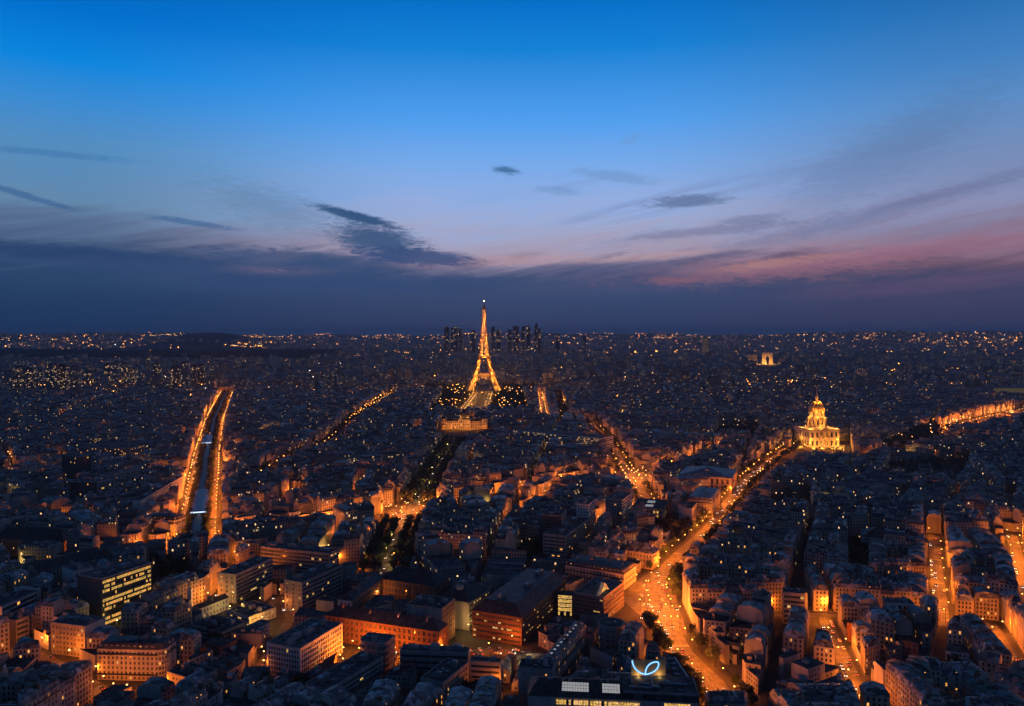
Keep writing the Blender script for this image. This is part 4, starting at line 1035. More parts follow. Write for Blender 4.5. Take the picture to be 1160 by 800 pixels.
    if roof == 'mansard':
        for i in range(k):
            a, b = poly[i], poly[(i + 1) % k]; L = hypot(b[0] - a[0], b[1] - a[1])
            if not faces_cam(a, b, 0) or L < 4: continue
            nn = Vector((b[1] - a[1], a[0] - b[0])).normalized(); nd = int(L / 3.4)
            for j in range(nd):
                u = lerp(a, b, (j + .5) / nd); link('dormer', DORM[1 if rng.random() < .14 else 0], ro, (u[0] - nn.x * .5 - c[0], u[1] - nn.y * .5 - c[1], H + .5), atan2(b[1] - a[1], b[0] - a[0]))
    return root
RB = lambda nf, hf=.5, bay=2.4, p=.08, l=OFF: ('ribbon', nf, hf, bay, p, l)
GR = lambda nf, cw=2.8, ww=1.3, wh=.55, p=.06, l=('lit', 'lit_white'): ('grid', nf, cw, ww, wh, p, l)
BL = ('blank',)
def rounded(q, corner, r):
    """round one corner of a plan"""
    out = []
    for i, b in enumerate(q):
        if i != corner: out.append(b); continue
        a, c = q[i - 1], q[(i + 1) % len(q)]; u = (Vector(a) - Vector(b)).normalized(); v = (Vector(c) - Vector(b)).normalized()
        for j in range(6):
            t = j / 5; w_ = Vector(b) + u * r * (1 - t) ** 2 + v * r * t ** 2; out.append(tuple(w_))
    return out
hero('slab', 'dark ten-storey office slab with rows of yellow lit windows and a blank end wall', 'office block', 'office_slab', RB(10, .6, 1.5, .62, ('lit_yellow', 'lit_yellow', 'lit')) + ((2, 6),), BL, 'dark_panel', 'dark_panel', huts=4)
hero('office_a', 'seven-storey office slab with a pale end wall, ribbon windows above the orange street', 'office block', 'office_slab', RB(7, .5, 2.2, .10), GR(7, 6, 1.6, .5, .2), 'concrete', 'concrete', huts=3)
hero('office_b', 'long six-storey office block turning its broad window bands towards the viewer', 'office block', 'office_block', RB(6), RB(6, .5, 2.4, .07), 'concrete', 'concrete', huts=4)
hero('office_c', 'banded office wing beside a tall thin flue, its flank glowing orange', 'office block', 'office_slab', RB(7, .5, 2.4, .09), GR(6, 5, 1.4, .5, .25), 'concrete', 'concrete', huts=3)
hero('grid_office', 'white six-storey office with fine window grid and stepped plant rooms on its flat roof', 'office block', 'office_block', GR(6, 1.9, 1.35, .72, .03, OFF), GR(6, 1.9, 1.35, .72, .06, OFF), 'white', 'white', huts=5)
hero('barracks_front', 'long brick barracks wing with black hipped roof and rows of tall windows', 'barracks', 'barracks_wing', GR(4, 3.4, 1.5, .6, .02), GR(4, 3.6, 1.6, .6, .03), 'brick', 'brick', 'hip', 'slate', 4)
hero('barracks_rear', 'brick barracks wing closing the courtyard, arches glowing at its foot', 'barracks', 'barracks_wing', GR(3, 3.2, 1.3, .55, .0), GR(3, 3.2, 1.5, .58, .06), 'brick', 'brick', 'hip', 'slate', 3)
hero('barracks_side', 'brick barracks side wing running back along the courtyard', 'barracks', 'barracks_wing', GR(3, 3.0, 1.4, .6, .02), GR(3, 3, 1.3, .5, .6, ('lit_white',)), 'brick', 'white', 'hip', 'slate', 2)
hero('brick_block', 'tall dark brick block with flat roof and blank grey end wall', 'office block', 'brick_block', GR(7, 3.2, 1.2, .45, .02), BL, 'brick', 'concrete', huts=3)
hero('hospital', 'broad hospital block with steep dark sloping roof and scattered lit window bands', 'hospital', 'hospital_block', RB(5, .34, 2.0, .16), RB(5, .34, 2.0, .12), 'brick', 'brick', 'slope', 'slate', 3)
hero('hospital_wing', 'rear hospital wing with dark sloping roof joined to the broad block', 'hospital', 'hospital_wing', RB(5, .34, 2.2, .25), BL, 'concrete', 'concrete', 'slope', 'slate', 3)
at_ = hero('atrium', 'brown clinic block with slanted glass gable glowing yellow at its corner', 'hospital', 'clinic_block', RB(5, .3, 2.4, .10), RB(6, .32, 2.4, .04), 'brick', 'brick', 'flat', 'tar', 1)
hero('ward_a', 'slanting hospital ward wing with pale banded front and flat roof in the near rows', 'hospital', 'ward_wing', RB(5, .42, 2.8, .05), GR(5, 3, 1.5, .5, .08), 'concrete', 'white', huts=3)
hero('ward_b', 'orange-lit ward wing with stepped bays, end wall towards the viewer', 'hospital', 'ward_wing', GR(5, 3, 1.6, .55, .04), GR(5, 3, 1.4, .5, .02), 'stone', 'concrete', huts=2)
hero('ward_c', 'orange-lit ward front with projecting bands, joined to the stepped wing', 'hospital', 'ward_wing', BL, RB(5, .45, 3.4, .05), 'stone', 'stone', huts=2)
hero('ward_d', 'dark ward wing with pale storey bands standing across the courtyard', 'hospital', 'ward_wing', BL, RB(4, .4, 3.0, .02), 'concrete', 'concrete', huts=3)
q_ = HERO['pavilion'][0]; hero('pavilion', 'grey pavilion with chamfered corners and a flat roof in front of the barracks', 'hospital', 'ward_pavilion', GR(5, 3, 1.3, .5, .0), None, 'concrete', None, 'flat', 'tar', 2, poly=rounded(rounded(q_, 3, 5), 0, 5))
hero('yellow_block', 'block with a blank gable lit yellow beside the dark front roof', 'office block', 'gable_block', GR(5, 3, 1.2, .5, .1), GR(5, 6, 1.0, .3, .02), 'concrete', 'concrete', huts=2)
mr_ = hero('mansard_row', 'long narrow mansard building with white skylights running down its zinc roof', 'apartment house', 'mansard_building', GR(4, 2.6, 1.2, .6, .14), BL, 'stone', 'stone', 'mansard', 'zinc', 5)
q_ = HERO['corner_house'][0]; hero('corner_house', 'orange-lit stone corner house with rounded corner, cornice and crowded chimneys', 'apartment house', 'corner_house', GR(6, 2.7, 1.2, .6, .02), None, 'stone', None, 'mansard', 'slate', 7, poly=rounded(q_, 0, 6))
hero('flats_orange', 'orange-lit apartment flats with balcony bays and white blank side wall', 'apartment house', 'apartment_flats', BL, GR(6, 2.9, 1.5, .5, .08), 'white', 'stone', huts=5)
hero('small_bright', 'small four-storey house glowing bright orange, flat roof, near the frame edge', 'house', 'small_house', GR(4, 2.6, 1.2, .5, .05), GR(4, 3, 1.4, .5, .25), 'stone', 'stone', huts=2)
hero('low_modern', 'low three-storey office with banded front and roof rails', 'office block', 'low_office', RB(3, .5, 2.2, .10), RB(3, .5, 2.2, .05), 'concrete', 'concrete', huts=3)
hero('yellow_hall', 'gabled hall with dark roof and yellow lit side wall', 'hall', 'gabled_hall', GR(2, 3, 1.3, .5, .3, OFF), BL, 'white', 'white', 'gable', 'slate', 1)
hero('yellow_shed', 'low flat shed with yellow floodlit front behind the white grid office', 'hall', 'low_shed', GR(2, 3, 1.6, .4, .3, OFF), RB(2, .4, 2, .3), 'white', 'white', huts=3)
rb_ = hero('ribbon_flats', 'terraced flats with long white balcony bands and a white end fin', 'apartment house', 'terraced_flats', RB(5, .62, 2.6, .08, ('lit', 'lit_white')), BL, 'white', 'white', huts=3)
hero('brick_flats', 'long brick flats at the edge, orange light washing the front', 'apartment house', 'brick_flats', BL, GR(5, 3.4, 1.3, .5, .06), 'brick', 'brick', 'hip', 'slate', 3)
hero('shed_a', 'long low sheds with dark ridged roof and few windows', 'hall', 'long_shed', GR(2, 4, 1.2, .4, .03), BL, 'plaster', 'plaster', 'gable', 'slate', 0)
hero('long_front', 'long pale institutional front with dark roof and two lit doorways', 'school', 'institution_front', BL, GR(4, 3.0, 1.3, .6, .03), 'stone', 'stone', 'hip', 'slate', 5)
hero('dark_flats', 'stepped concrete flats under the white-banded terrace, mostly dark', 'apartment house', 'concrete_flats', RB(4, .5, 2.4, .06, ('lit', 'lit_white')), BL, 'concrete', 'concrete', huts=3)
hero('white_flats', 'white rendered flats standing behind the dark office slab', 'apartment house', 'white_flats', GR(5, 3, 1.3, .45, .02), BL, 'white', 'white', huts=3)
hero('institute', 'stone institute with long grey roof and tall arched windows above the trees', 'school', 'stone_institute', GR(3, 5, 2.4, .6, .02), GR(2, 6.5, 3.0, .7, .0), 'stone', 'stone', 'hip', 'zinc', 2)
hero('stone_block', 'big stone corner block of seven storeys with dark roof by the diagonal boulevard', 'apartment house', 'corner_block', GR(7, 3, 1.3, .6, .04), GR(7, 3, 1.3, .6, .05), 'stone', 'stone', 'mansard', 'zinc', 4)
pr_ = hero('panel_roof', 'low hall with two pale rounded roof lights and yellow lit ground floor', 'hall', 'market_hall', RB(3, .5, 3, .1), GR(3, 3.6, 2.0, .6, .3, OFF), 'concrete', 'concrete', huts=0)
hero('twin_a', 'grey tower flats with pale fins, shorter of the modern trio', 'apartment house', 'tower_flats', GR(11, 3, 1.8, .5, .04), RB(11, .6, 2.4, .04), 'concrete', 'dark_panel', huts=3)
hero('twin_b', 'tower flats with blank pale flank in the middle of the modern trio', 'apartment house', 'tower_flats', RB(12, .5, 2.4, .05), GR(12, 3, 1.6, .5, .04), 'white', 'white', huts=3)
hero('twin_c', 'pale tower flats catching orange light on the flank by the crossroads', 'apartment house', 'tower_flats', RB(11, .55, 2.4, .05), GR(11, 2.8, 1.8, .55, .05), 'white', 'concrete', huts=3)
hero('dark_tower', 'dark ribbed residential tower rising above the slab flats', 'tower', 'residential_tower', RB(15, .6, 2.2, .03), RB(15, .6, 2.2, .03), 'dark_panel', 'dark_panel', huts=3)
hero('ribbed_tower', 'slim ribbed residential block in front of the dark tower', 'tower', 'residential_block', RB(11, .6, 2.2, .03), GR(11, 2.4, 1.5, .7, .03), 'concrete', 'dark_panel', huts=2)
hero('slab_grey', 'long grey slab flats with bright blank end wall', 'apartment house', 'slab_flats', GR(9, 2.8, 1.8, .5, .07), BL, 'concrete', 'white', huts=4)
hero('slab_white', 'slanting slab flats with fine balcony grid beside the viaduct boulevard', 'apartment house', 'slab_flats', GR(9, 2.4, 1.7, .6, .05), BL, 'white', 'white', huts=3)
hero('slab_lit', 'slab flats with many lit windows beyond the grey slab', 'apartment house', 'slab_flats', GR(8, 2.6, 1.7, .55, .3, ('lit', 'lit_yellow')), GR(8, 2.8, 1.7, .55, .3, ('lit', 'lit_yellow')), 'concrete', 'concrete', huts=3)
hero('orange_office', 'small office with orange lit bands at the head of the narrow street', 'office block', 'banded_office', BL, RB(6, .5, 2.2, .1), 'concrete', 'stone', huts=2)
hero('grid_house', 'modern house with square window grid on the back street', 'apartment house', 'modern_house', BL, GR(4, 3.6, 2.3, .7, .12), 'stone', 'white', huts=2)
hero('slab_right', 'modern balcony slab among the grey rooftops right of the boulevard', 'apartment house', 'balcony_slab', BL, RB(7, .5, 2.6, .06, ('lit', 'lit_white')), 'concrete', 'concrete', huts=2)
hero('unesco', 'long curved white office with lit top storey before the domed school', 'office block', 'curved_office', RB(7, .5, 2.6, .06), RB(7, .5, 3.0, .14, ('lit_white',)), 'white', 'white', huts=6)
hero('school', 'slate-roofed school wing with dormers and orange end wall', 'school', 'school_wing', GR(3, 3, 1.2, .6, .0), GR(3, 3, 1.3, .6, .03), 'stone', 'stone', 'mansard', 'slate', 4)
hero('school_wing', 'pale school wing with grey hipped roof beside dark trees', 'school', 'school_wing', GR(3, 3, 1.3, .6, .04), GR(3, 3, 1.3, .6, .02), 'stone', 'stone', 'hip', 'zinc', 4)
q_ = HERO['round_tower'][0]; c_ = centroid(q_); hero('round_tower', 'round grey tower end with flat roof above the boulevard trees', 'office block', 'round_tower', GR(5, 2.5, 1.3, .5, .02), None, 'concrete', None, 'flat', 'tar', 1, poly=[(c_[0] + 9 * cos(2 * pi * i / 14), c_[1] + 9 * sin(2 * pi * i / 14)) for i in range(14)])
hero('clinic', 'banded apartment building with bright orange front on the lane', 'apartment house', 'banded_building', RB(7, .45, 2.4, .1, ('lit', 'lit_white')), RB(7, .4, 2.4, .04, ('lit', 'lit_white')), 'stone', 'concrete', huts=3)
hero('lit_flats', 'corner flats lit orange at the foot of the viaduct boulevard', 'apartment house', 'corner_flats', GR(6, 2.8, 1.3, .55, .08), GR(6, 2.8, 1.3, .55, .08), 'stone', 'stone', 'mansard', 'slate', 4)
hero('arched_hall', 'low hall with arched front glowing orange among far roofs', 'hall', 'arched_hall', BL, GR(2, 6, 3.6, .7, .9, ('lit',)), 'stone', 'stone', 'hip', 'slate', 0)

# ---- extras that belong to heroes
def local(root, p): return Vector(p) - root.location
def box_part(name, root, pts_b, z0, z1, mats, m=0):
    mb = MB(); mb.hexa([(*p, z0) for p in pts_b], [(*p, z1) for p in pts_b], m); shift(mb, root.location); return mb.build(name, mats, root)
def skylight_run(root, q, z, n, wd, ln, t0=.12, t1=.88, name='skylight', mt='lit_white', side=.5):
    e = 0 if hypot(q[1][0] - q[0][0], q[1][1] - q[0][1]) > hypot(q[3][0] - q[0][0], q[3][1] - q[0][1]) else 3
    a, b, c_, d_ = [q[(e + j) % 4] for j in range(4)]
    for i in range(n):
        t = t0 + (t1 - t0) * (i + .5) / n; u = lerp(lerp(a, b, t), lerp(d_, c_, t), side); rz = atan2(b[1] - a[1], b[0] - a[0])
        mb = MB(); mb.box((0, 0, 0), (ln, wd, .35), 1); mb.box((0, 0, .36), (ln - .2, wd - .2, .1), 0)
        for j in range(1, int(ln / .9)): mb.box((-ln / 2 + j * .9, 0, .46), (.06, wd - .2, .05), 1)
        o = mb.build(name, [mt, 'metal'], root); o.location = (u[0] - root.location.x, u[1] - root.location.y, z); o.rotation_euler[2] = rz
M['skylight'] = mat('frosted_glass', (.62, .66, .72), .35, .05, 2, spec=.5)
M['skylit'] = lit_mat('lit_frosted_glass', (.85, .85, .9), .38, .15)
skylight_run(mr_, HERO['mansard_row'][0], 17 + 3.9, 9, 1.6, 2.0, mt='skylit', side=.42)
skylight_run(pr_, HERO['panel_roof'][0], 14.2, 2, 9.0, 11.0, .1, .9, 'roof_light', 'skylit')
# end fins of the white-banded flats
q_ = HERO['ribbon_flats'][0]
d_ = (Vector(q_[1]) - Vector(q_[0])).normalized(); n_ = Vector((d_.y, -d_.x))
for off in (0.3, 7.0):
    p0 = Vector(q_[1]) + d_ * off + n_ * 1.2; p1 = Vector(q_[2]) + d_ * off; pts = [p0, p0 + d_ * .9, p1 + d_ * .9, p1]
    box_part('end_fin', rb_, [tuple(p) for p in pts], -.1, 20 if off < 1 else 18.5, ['white'])
# glass gable of the clinic: two slanted frames meeting over a glowing court
q_ = HERO['atrium'][0]; cc = centroid(q_)
a, b, c_, d_ = [Vector((*p, 18.8)) for p in q_]
u_ = (b - a).normalized(); v_ = (c_ - b).normalized()
mb = MB(); p1 = a + u_ * 1 + v_ * 4; ap = p1 + u_ * 9 + Vector((0, 0, 7)); p2 = p1 + u_ * 17
for k_ in range(2):
    o_ = v_ * (k_ * 1.8); mb.bar(p1 + o_, ap + o_, .9); mb.bar(ap + o_, p2 + o_, .9)
for t in [i / 7 for i in range(8)]: mb.bar(p1.lerp(ap, t), p1.lerp(ap, t) + v_ * 1.8, .3); mb.bar(ap.lerp(p2, t), ap.lerp(p2, t) + v_ * 1.8, .3)
shift(mb, at_.location); mb.build('gable_frame', ['white'], at_)
mb = MB(); o_ = v_ * .9; mb.poly([p1 + o_, p2 + o_, ap + o_]); shift(mb, at_.location); mb.build('gable_glass', ['lit_yellow'], at_)
# glazed link of the clinic and the hospital, lit from inside
l0, l1 = G(632, 684, 9), G(648, 685, 9); lk = thing('glazed_link', 'glazed stairway link glowing yellow between hospital and clinic', 'glazed link', (l0.x, l0.y, .1))
dv = (l1 - l0); L_ = dv.length; rz_ = atan2(dv.y, dv.x)
mb = MB(); mb.box((L_ / 2, 3, 0), (L_, 6, 16.5)); o = mb.build('core', ['dark_panel'], lk)
mb = MB(); mb.box((L_ / 2, 3, 16.5), (L_ + .6, 6.6, .5)); mb.build('roof', ['tar'], lk)
for i in range(5): link('window_band', band_mesh(L_ - .4, 2.4, 1.3, .75, R, OFF), lk, (.2, -.06, .6 + i * 3.1))
lk.rotation_euler[2] = rz_
# front roof with skylights, lit strip and the neon leaf on its board
q, H = HERO['front_roof']; c_ = centroid(q)
A, B, Dd, Cc = q
fr = thing('rooftop_building', 'dark metal-roofed building with two white skylights and yellow lit strip windows', 'office block', (c_[0], c_[1], .1))
mb = MB()
for i in range(4): wall_plain(mb, q[i], q[(i + 1) % 4], 0, H, 0)
shift(mb, c_); mb.build('wall', ['concrete'], fr)
u_ = (Vector(A) - Vector(Cc)); LU = u_.length; u_ = u_ / LU; v_ = Vector((-u_.y, u_.x)); Wd = (Vector(Dd) - Vector(Cc)).length
def FR(x, y): p = Vector(Cc) + u_ * x + v_ * y; return (p.x, p.y)
mb = MB()
g0 = [FR(-.4, -.4), FR(LU * .56, -.4), FR(LU * .56, Wd + .4), FR(-.4, Wd + .4)]; r0, r1 = FR(5, Wd * .52), FR(LU * .56, Wd * .52)
mb.shared([(*p, H) for p in g0] + [(*r0, H + 4.6), (*r1, H + 4.6)], [(0, 1, 5, 4), (2, 3, 4, 5), (3, 0, 4), (1, 2, 5)]); shift(mb, c_); ro = mb.build('roof', ['slate'], fr)
mb = MB(); mb.prism([FR(LU * .56 + .1, 0), FR(LU, 0), FR(LU, Wd), FR(LU * .56 + .1, Wd)], H, H + 3.2); shift(mb, c_); rt = mb.build('roof_terrace', ['tar'], fr)
for x0, x1 in ((.20, .36), (.44, .545)):
    mb = MB(); t = .35; ya, yb = Wd * .16, Wd * .40; za, zb = H + 4.6 * ya / (Wd * .52) + .25, H + 4.6 * yb / (Wd * .52) + .25
    mb.hexa([(*FR(LU * x0, ya), za - .3), (*FR(LU * x1, ya), za - .3), (*FR(LU * x1, yb), zb - .3), (*FR(LU * x0, yb), zb - .3)], [(*FR(LU * x0, ya), za), (*FR(LU * x1, ya), za), (*FR(LU * x1, yb), zb), (*FR(LU * x0, yb), zb)], 0)
    n = int(LU * (x1 - x0) / 1.3)
    for i in range(n + 1):
        xx = LU * (x0 + (x1 - x0) * i / n); mb.bar((*FR(xx, ya), za + .04), (*FR(xx, yb), zb + .04), .14, 1)
    for k_ in (.33, .66):
        yy = ya + (yb - ya) * k_; z_ = za + (zb - za) * k_; mb.bar((*FR(LU * x0, yy), z_ + .04), (*FR(LU * x1, yy), z_ + .04), .12, 1)
    shift(mb, c_); mb.build('skylight', ['skylit', 'metal'], ro)
# lower glazed storey in front of the roof
mb = MB(); yb0, yb1 = -9.0, -.5
mb.prism([FR(2, yb0), FR(LU * .66, yb0), FR(LU * .66, yb1), FR(2, yb1)], 0, H - 6.0); shift(mb, c_); mb.build('front_storey', ['concrete'], fr)
for x0, x1 in ((.17, .36), (.37, .47), (.475, .66)):
    mb = MB(); Lb = LU * (x1 - x0) - .3
    o = link('window_band', band_mesh(Lb, 2.4, 1.2, .6 if x0 != .37 else .25, R, OFF), fr, (FR(LU * x0, -.45)[0] - c_[0], FR(LU * x0, -.45)[1] - c_[1], H - 3.6), atan2(u_.y, u_.x))
for i in range(30):
    x = 4 + i * (LU * .66 - 6) / 30; mb = MB(); mb.box((0, 0, 0), (.9, 4.2, .25)); o = mb.build('roof_panel', ['skylight' if i % 9 else 'tar'], fr); p = FR(x, -5.2); o.location = (p[0] - c_[0], p[1] - c_[1], H - 5.9); o.rotation_euler[2] = atan2(u_.y, u_.x)
link('window_band', band_mesh(LU * .15, 3.4, 1.6, .95, R, OFF), fr, (FR(LU * .80, -.1)[0] - c_[0], FR(LU * .80, -.1)[1] - c_[1], H - 4.2), atan2(u_.y, u_.x))
for i in range(5):
    bx = MB(); bx.box((0, 0, 0), (R.uniform(2, 6), R.uniform(1.2, 2.2), R.uniform(.5, 1.1))); o = bx.build('vent_box', ['metal'], rt); p = FR(LU * (.62 + .07 * i), Wd * R.uniform(.2, .7)); o.location = (p[0] - c_[0], p[1] - c_[1], H + 3.2); o.rotation_euler[2] = atan2(u_.y, u_.x)
# the board stands on the terrace roof
bz = H + 3.2; b0 = G(715, 766, bz); b1 = G(754, 766, bz); bw = (b1 - b0).length; bd = (b1 - b0).normalized(); bn = Vector((bd.y, -bd.x, 0))
bh = 18 * b0.y / FPX * 1.02
bo = thing('sign_board', 'cream rooftop sign board carrying a blue-white neon leaf', 'sign', (b0.x, b0.y, bz), atan2(bd.y, bd.x))
M['cream'] = mat('cream_board', (.40, .30, .17), .8, .1, .5)
mb = MB(); mb.box((bw / 2, .25, .2), (bw, .4, bh)); mb.build('board', ['cream'], bo)
for x in (.1, .5, .9):
    mb = MB(); mb.bar((bw * x, .5, 0), (bw * x, .5, bh), .25); mb.bar((bw * x, .5, bh * .8), (bw * x, 3.2, 0), .2); mb.build('strut', ['metal'], bo)
def curve_tube(pts, r, m='neon'):
    mb = MB(); n = 8; rows = []
    for i, p in enumerate(pts):
        d = (Vector(pts[min(i + 1, len(pts) - 1)]) - Vector(pts[max(i - 1, 0)])).normalized(); s_ = Vector((0, 1, 0)); t_ = d.cross(s_).normalized()
        rows.append([Vector(p) + (s_ * cos(2 * pi * j / n) + t_ * sin(2 * pi * j / n)) * r for j in range(n)])
    vs_ = [v for row in rows for v in row]; fs = [(i * n + j, i * n + (j + 1) % n, (i + 1) * n + (j + 1) % n, (i + 1) * n + j) for i in range(len(rows) - 1) for j in range(n)]
    mb.shared(vs_, fs); return mb
def bez(p0, p1, p2, p3, n=22):
    out = []
    for i in range(n + 1):
        t = i / n; out.append(Vector(p0) * (1 - t) ** 3 + Vector(p1) * 3 * t * (1 - t) ** 2 + Vector(p2) * 3 * t * t * (1 - t) + Vector(p3) * t ** 3)
    return out
def NB(px_, py_):   # picture of the leaf: x 716..746, y 766..748 on the board face
    return ((px_ - 715) / 39.0 * bw, -.12, (766 - py_) / 18.0 * bh)
low = NB(731, 764)
mb = curve_tube(bez(NB(716, 748), NB(717, 758), NB(724, 762.5), low), .32); mb.build('neon_stem', ['neon'], bo)
mb = curve_tube(bez(low, NB(741, 763), NB(748, 756), NB(745.5, 750)), .32); mb.build('neon_leaf', ['neon'], bo)
mb = curve_tube(bez(NB(745.5, 750), NB(739, 749), NB(731, 753), low), .32); mb.build('neon_leaf', ['neon'], bo)
# railing, ducts and pipes on the roof
mb = MB(); pa, pb, pc = Vector((*FR(LU - .3, .3), H + 3.2)), Vector((*FR(LU - .3, Wd - .3), H + 3.2)), Vector((*FR(LU * .57, .3), H + 3.2))
for p0, p1 in ((pa, pb), (pc, pa)):
    n = int((p1 - p0).length / 2)
    for i in range(n + 1): q0 = p0.lerp(p1, i / n); mb.bar(q0, q0 + Vector((0, 0, 1.1)), .09)
    mb.bar(p0 + Vector((0, 0, 1.1)), p1 + Vector((0, 0, 1.1)), .12); mb.bar(p0 + Vector((0, 0, .55)), p1 + Vector((0, 0, .55)), .07)
shift(mb, c_); mb.build('railing', ['white'], rt)
for x0, x1, y0, y1 in ((.60, .74, .30, .30), (.74, .74, .30, .62), (.78, .95, .55, .55), (.62, .62, .5, .8)):
    mb = MB(); mb.bar((*FR(LU * x0, Wd * y0), H + 3.7), (*FR(LU * x1, Wd * y1), H + 3.7), .8); shift(mb, c_); mb.build('duct', ['metal'], rt)
for i in range(6):
    mb = MB(); mb.tube((0, 0, 0), (0, 0, 1.6), .3, .3, 8); mb.tube((0, 0, 1.6), (0, 0, 1.9), .5, .5, 8); o = mb.build('vent_pipe', ['metal'], rt); p = FR(LU * R.uniform(.6, .97), Wd * R.uniform(.15, .85)); o.location = (p[0] - c_[0], p[1] - c_[1], H + 3.2)
for i in range(8):
    mb = MB(); mb.box((0, 0, 0), (R.uniform(.8, 2), .8, .9)); o = mb.build('vent_box', ['metal'], ro); x = LU * R.uniform(.06, .54); y = Wd * R.uniform(.44, .5); p = FR(x, y); o.location = (p[0] - c_[0], p[1] - c_[1], H + 4.6 * y / (Wd * .52) - .2)
# narrow terrace wing that follows the boulevard behind the sign
wg = [G(762, 774, 22), G(783, 774, 22), G(764, 746, 22), G(753, 746, 22)]; wc = centroid([tuple(p_[:2]) for p_ in wg]); tw = thing('terrace_wing', 'slim dark wing with white parapet running along the boulevard behind the neon sign', 'office block', (wc[0], wc[1], .1))
ring = [tuple(p_[:2]) for p_ in wg]; mb = MB(); mb.prism(ring, 0, 22); shift(mb, wc); mb.build('wall', ['concrete'], tw)
mb = MB(); mb.prism(inset(ring, .5), 22.01, 22.3); shift(mb, wc); rw_ = mb.build('roof', ['tar'], tw)
mb = MB(); mb.bar((*ring[1], 22.5), (*ring[2], 22.5), .9); shift(mb, wc); mb.build('parapet', ['white'], tw)
for i in range(5):
    mb = MB(); mb.box((0, 0, 0), (R.uniform(1.5, 3), R.uniform(1, 2), R.uniform(.6, 1.6))); o = mb.build('vent_box', ['metal'], rw_); p = lerp(lerp(ring[0], ring[3], (i + .5) / 5), lerp(ring[1], ring[2], (i + .5) / 5), R.uniform(.35, .6)); o.location = (p[0] - wc[0], p[1] - wc[1], 22.3)
# tall flue by the office wing
fl = G(215.5, 692); mb = MB(); t_ = thing('boiler_flue', 'tall thin pale flue rising above the yellow-lit gabled hall', 'chimney', (fl.x, fl.y, 0)); mb.box((0, 0, 0), (3.2, 3.2, 17)); mb.build('stack', ['white'], t_); mb = MB(); mb.tube((0, 0, 17), (0, 0, 23), .7, .6, 12); mb.build('flue_pipe', ['metal'], t_)
# ================================================================== THE ROWS OF HOUSES
def size_on_screen(q, H): c = centroid(q); return H * sqrt(max(10, area(q))) / hypot(*c) ** 2
def shown(c, H, mg=25):
    x, y = P((c[0], c[1], H)); return -mg < x < 1160 + mg and y < 800 + 40
hs = [h for h in HOUSES if shown(centroid(h[0]), h[1])]; hs.sort(key=lambda h: centroid(h[0])[1])
cs = [h for h in COURTS if shown(centroid(h[0]), h[1])]; cs.sort(key=lambda h: centroid(h[0])[1])
N_H, N_C = 290, 150
SHADE = ('grey', 'pale', 'dim')
for i, (q, H, sd, hp) in enumerate(hs):
    rng = random.Random(int(sd * 1e6))
    if i < N_H:
        det = 2 if i < 34 else 1
        nf = max(2, int(H / 3.05)); wide = hypot(q[1][0] - q[0][0], q[1][1] - q[0][1])
        adj = 'narrow' if wide < 14.5 else 'broad' if wide > 19 else 'plain'
        o = mansard_house(q, H, rng, det, None, 'apartment house', 'apartment_house', None, plit=.075, hip=hp)
        later(o, centroid(q), f"{adj} {NUM.get(nf, 'tall')}-storey mansard house", 'mansard houses in the street rows')
    else: far_house(q, H, rng)
for i, (q, H, sd, gb) in enumerate(cs):
    rng = random.Random(int(sd * 1e6))
    if i < N_C:
        nf = max(1, int(H / 2.95)); o = flat_house(q, H, rng, None, 'house', 'courtyard_building', None, plit=.08, gable=gb, wallm=rng.choice(['plaster', 'concrete', 'white', 'brick']) if rng.random() < .5 else 'plaster')
        later(o, centroid(q), f"{'gabled' if gb and len(q) == 4 else 'flat-roofed'} {NUM.get(nf, 'tall')}-storey courtyard building", 'buildings in the block courtyards')
    else:
        c = centroid(q); k = len(q); u = rng.uniform(0, 400)
        for j in range(k):
            a, b = q[j], q[(j + 1) % k]; wall_plain(FARB, a, b, 0, H, 0 if rng.random() < .5 else 1, u)
        FARB.poly([(x, y, H) for x, y in q], 3)

# ------------------------------------------------------------------ farther than the traced streets
def hill_z(x, y):
    """height of the ground: flat town, hills towards the horizon"""
    d = hypot(x, y); b = math.degrees(atan2(x, y)); z = 0.0
    k = max(0, min(1, (d - 9500) / 8500)); k = k * k * (3 - 2 * k)
    prof = 150 + 34 * sin(b * .21 + 1.0) + 22 * sin(b * .53 + 2.0) + 12 * sin(b * 1.3)
    z += k * prof
    for (bx, dist, hgt, wx, wy) in ((-21.0, 10300, 205, 620, 900), (17.5, 15500, 70, 1500, 1600), (27, 15000, 85, 2200, 1500), (-30, 14000, 60, 2500, 1800)):
        cx, cy_ = dist * sin(radians(bx)), dist * cos(radians(bx)); z += hgt * math.exp(-((x - cx) / wx) ** 2 - ((y - cy_) / wy) ** 2)
    return z
mb = MB(); nx, ny = 150, 40; pts = []; fs = []
for j in range(ny + 1):
    y = 8300 + (24000 - 8300) * j / ny
    for i in range(nx + 1):
        x = (-1 + 2 * i / nx) * .85 * y; pts.append((x, y, hill_z(x, y) - 1.0 + R.uniform(0, 1.5) * (j > 2)))
for j in range(ny):
    for i in range(nx): a = j * (nx + 1) + i; fs.append((a, a + 1, a + nx + 2, a + nx + 1))
mb.shared(pts, fs); tag(mb.build('hills', ['hill'], smooth=True), kind='structure')

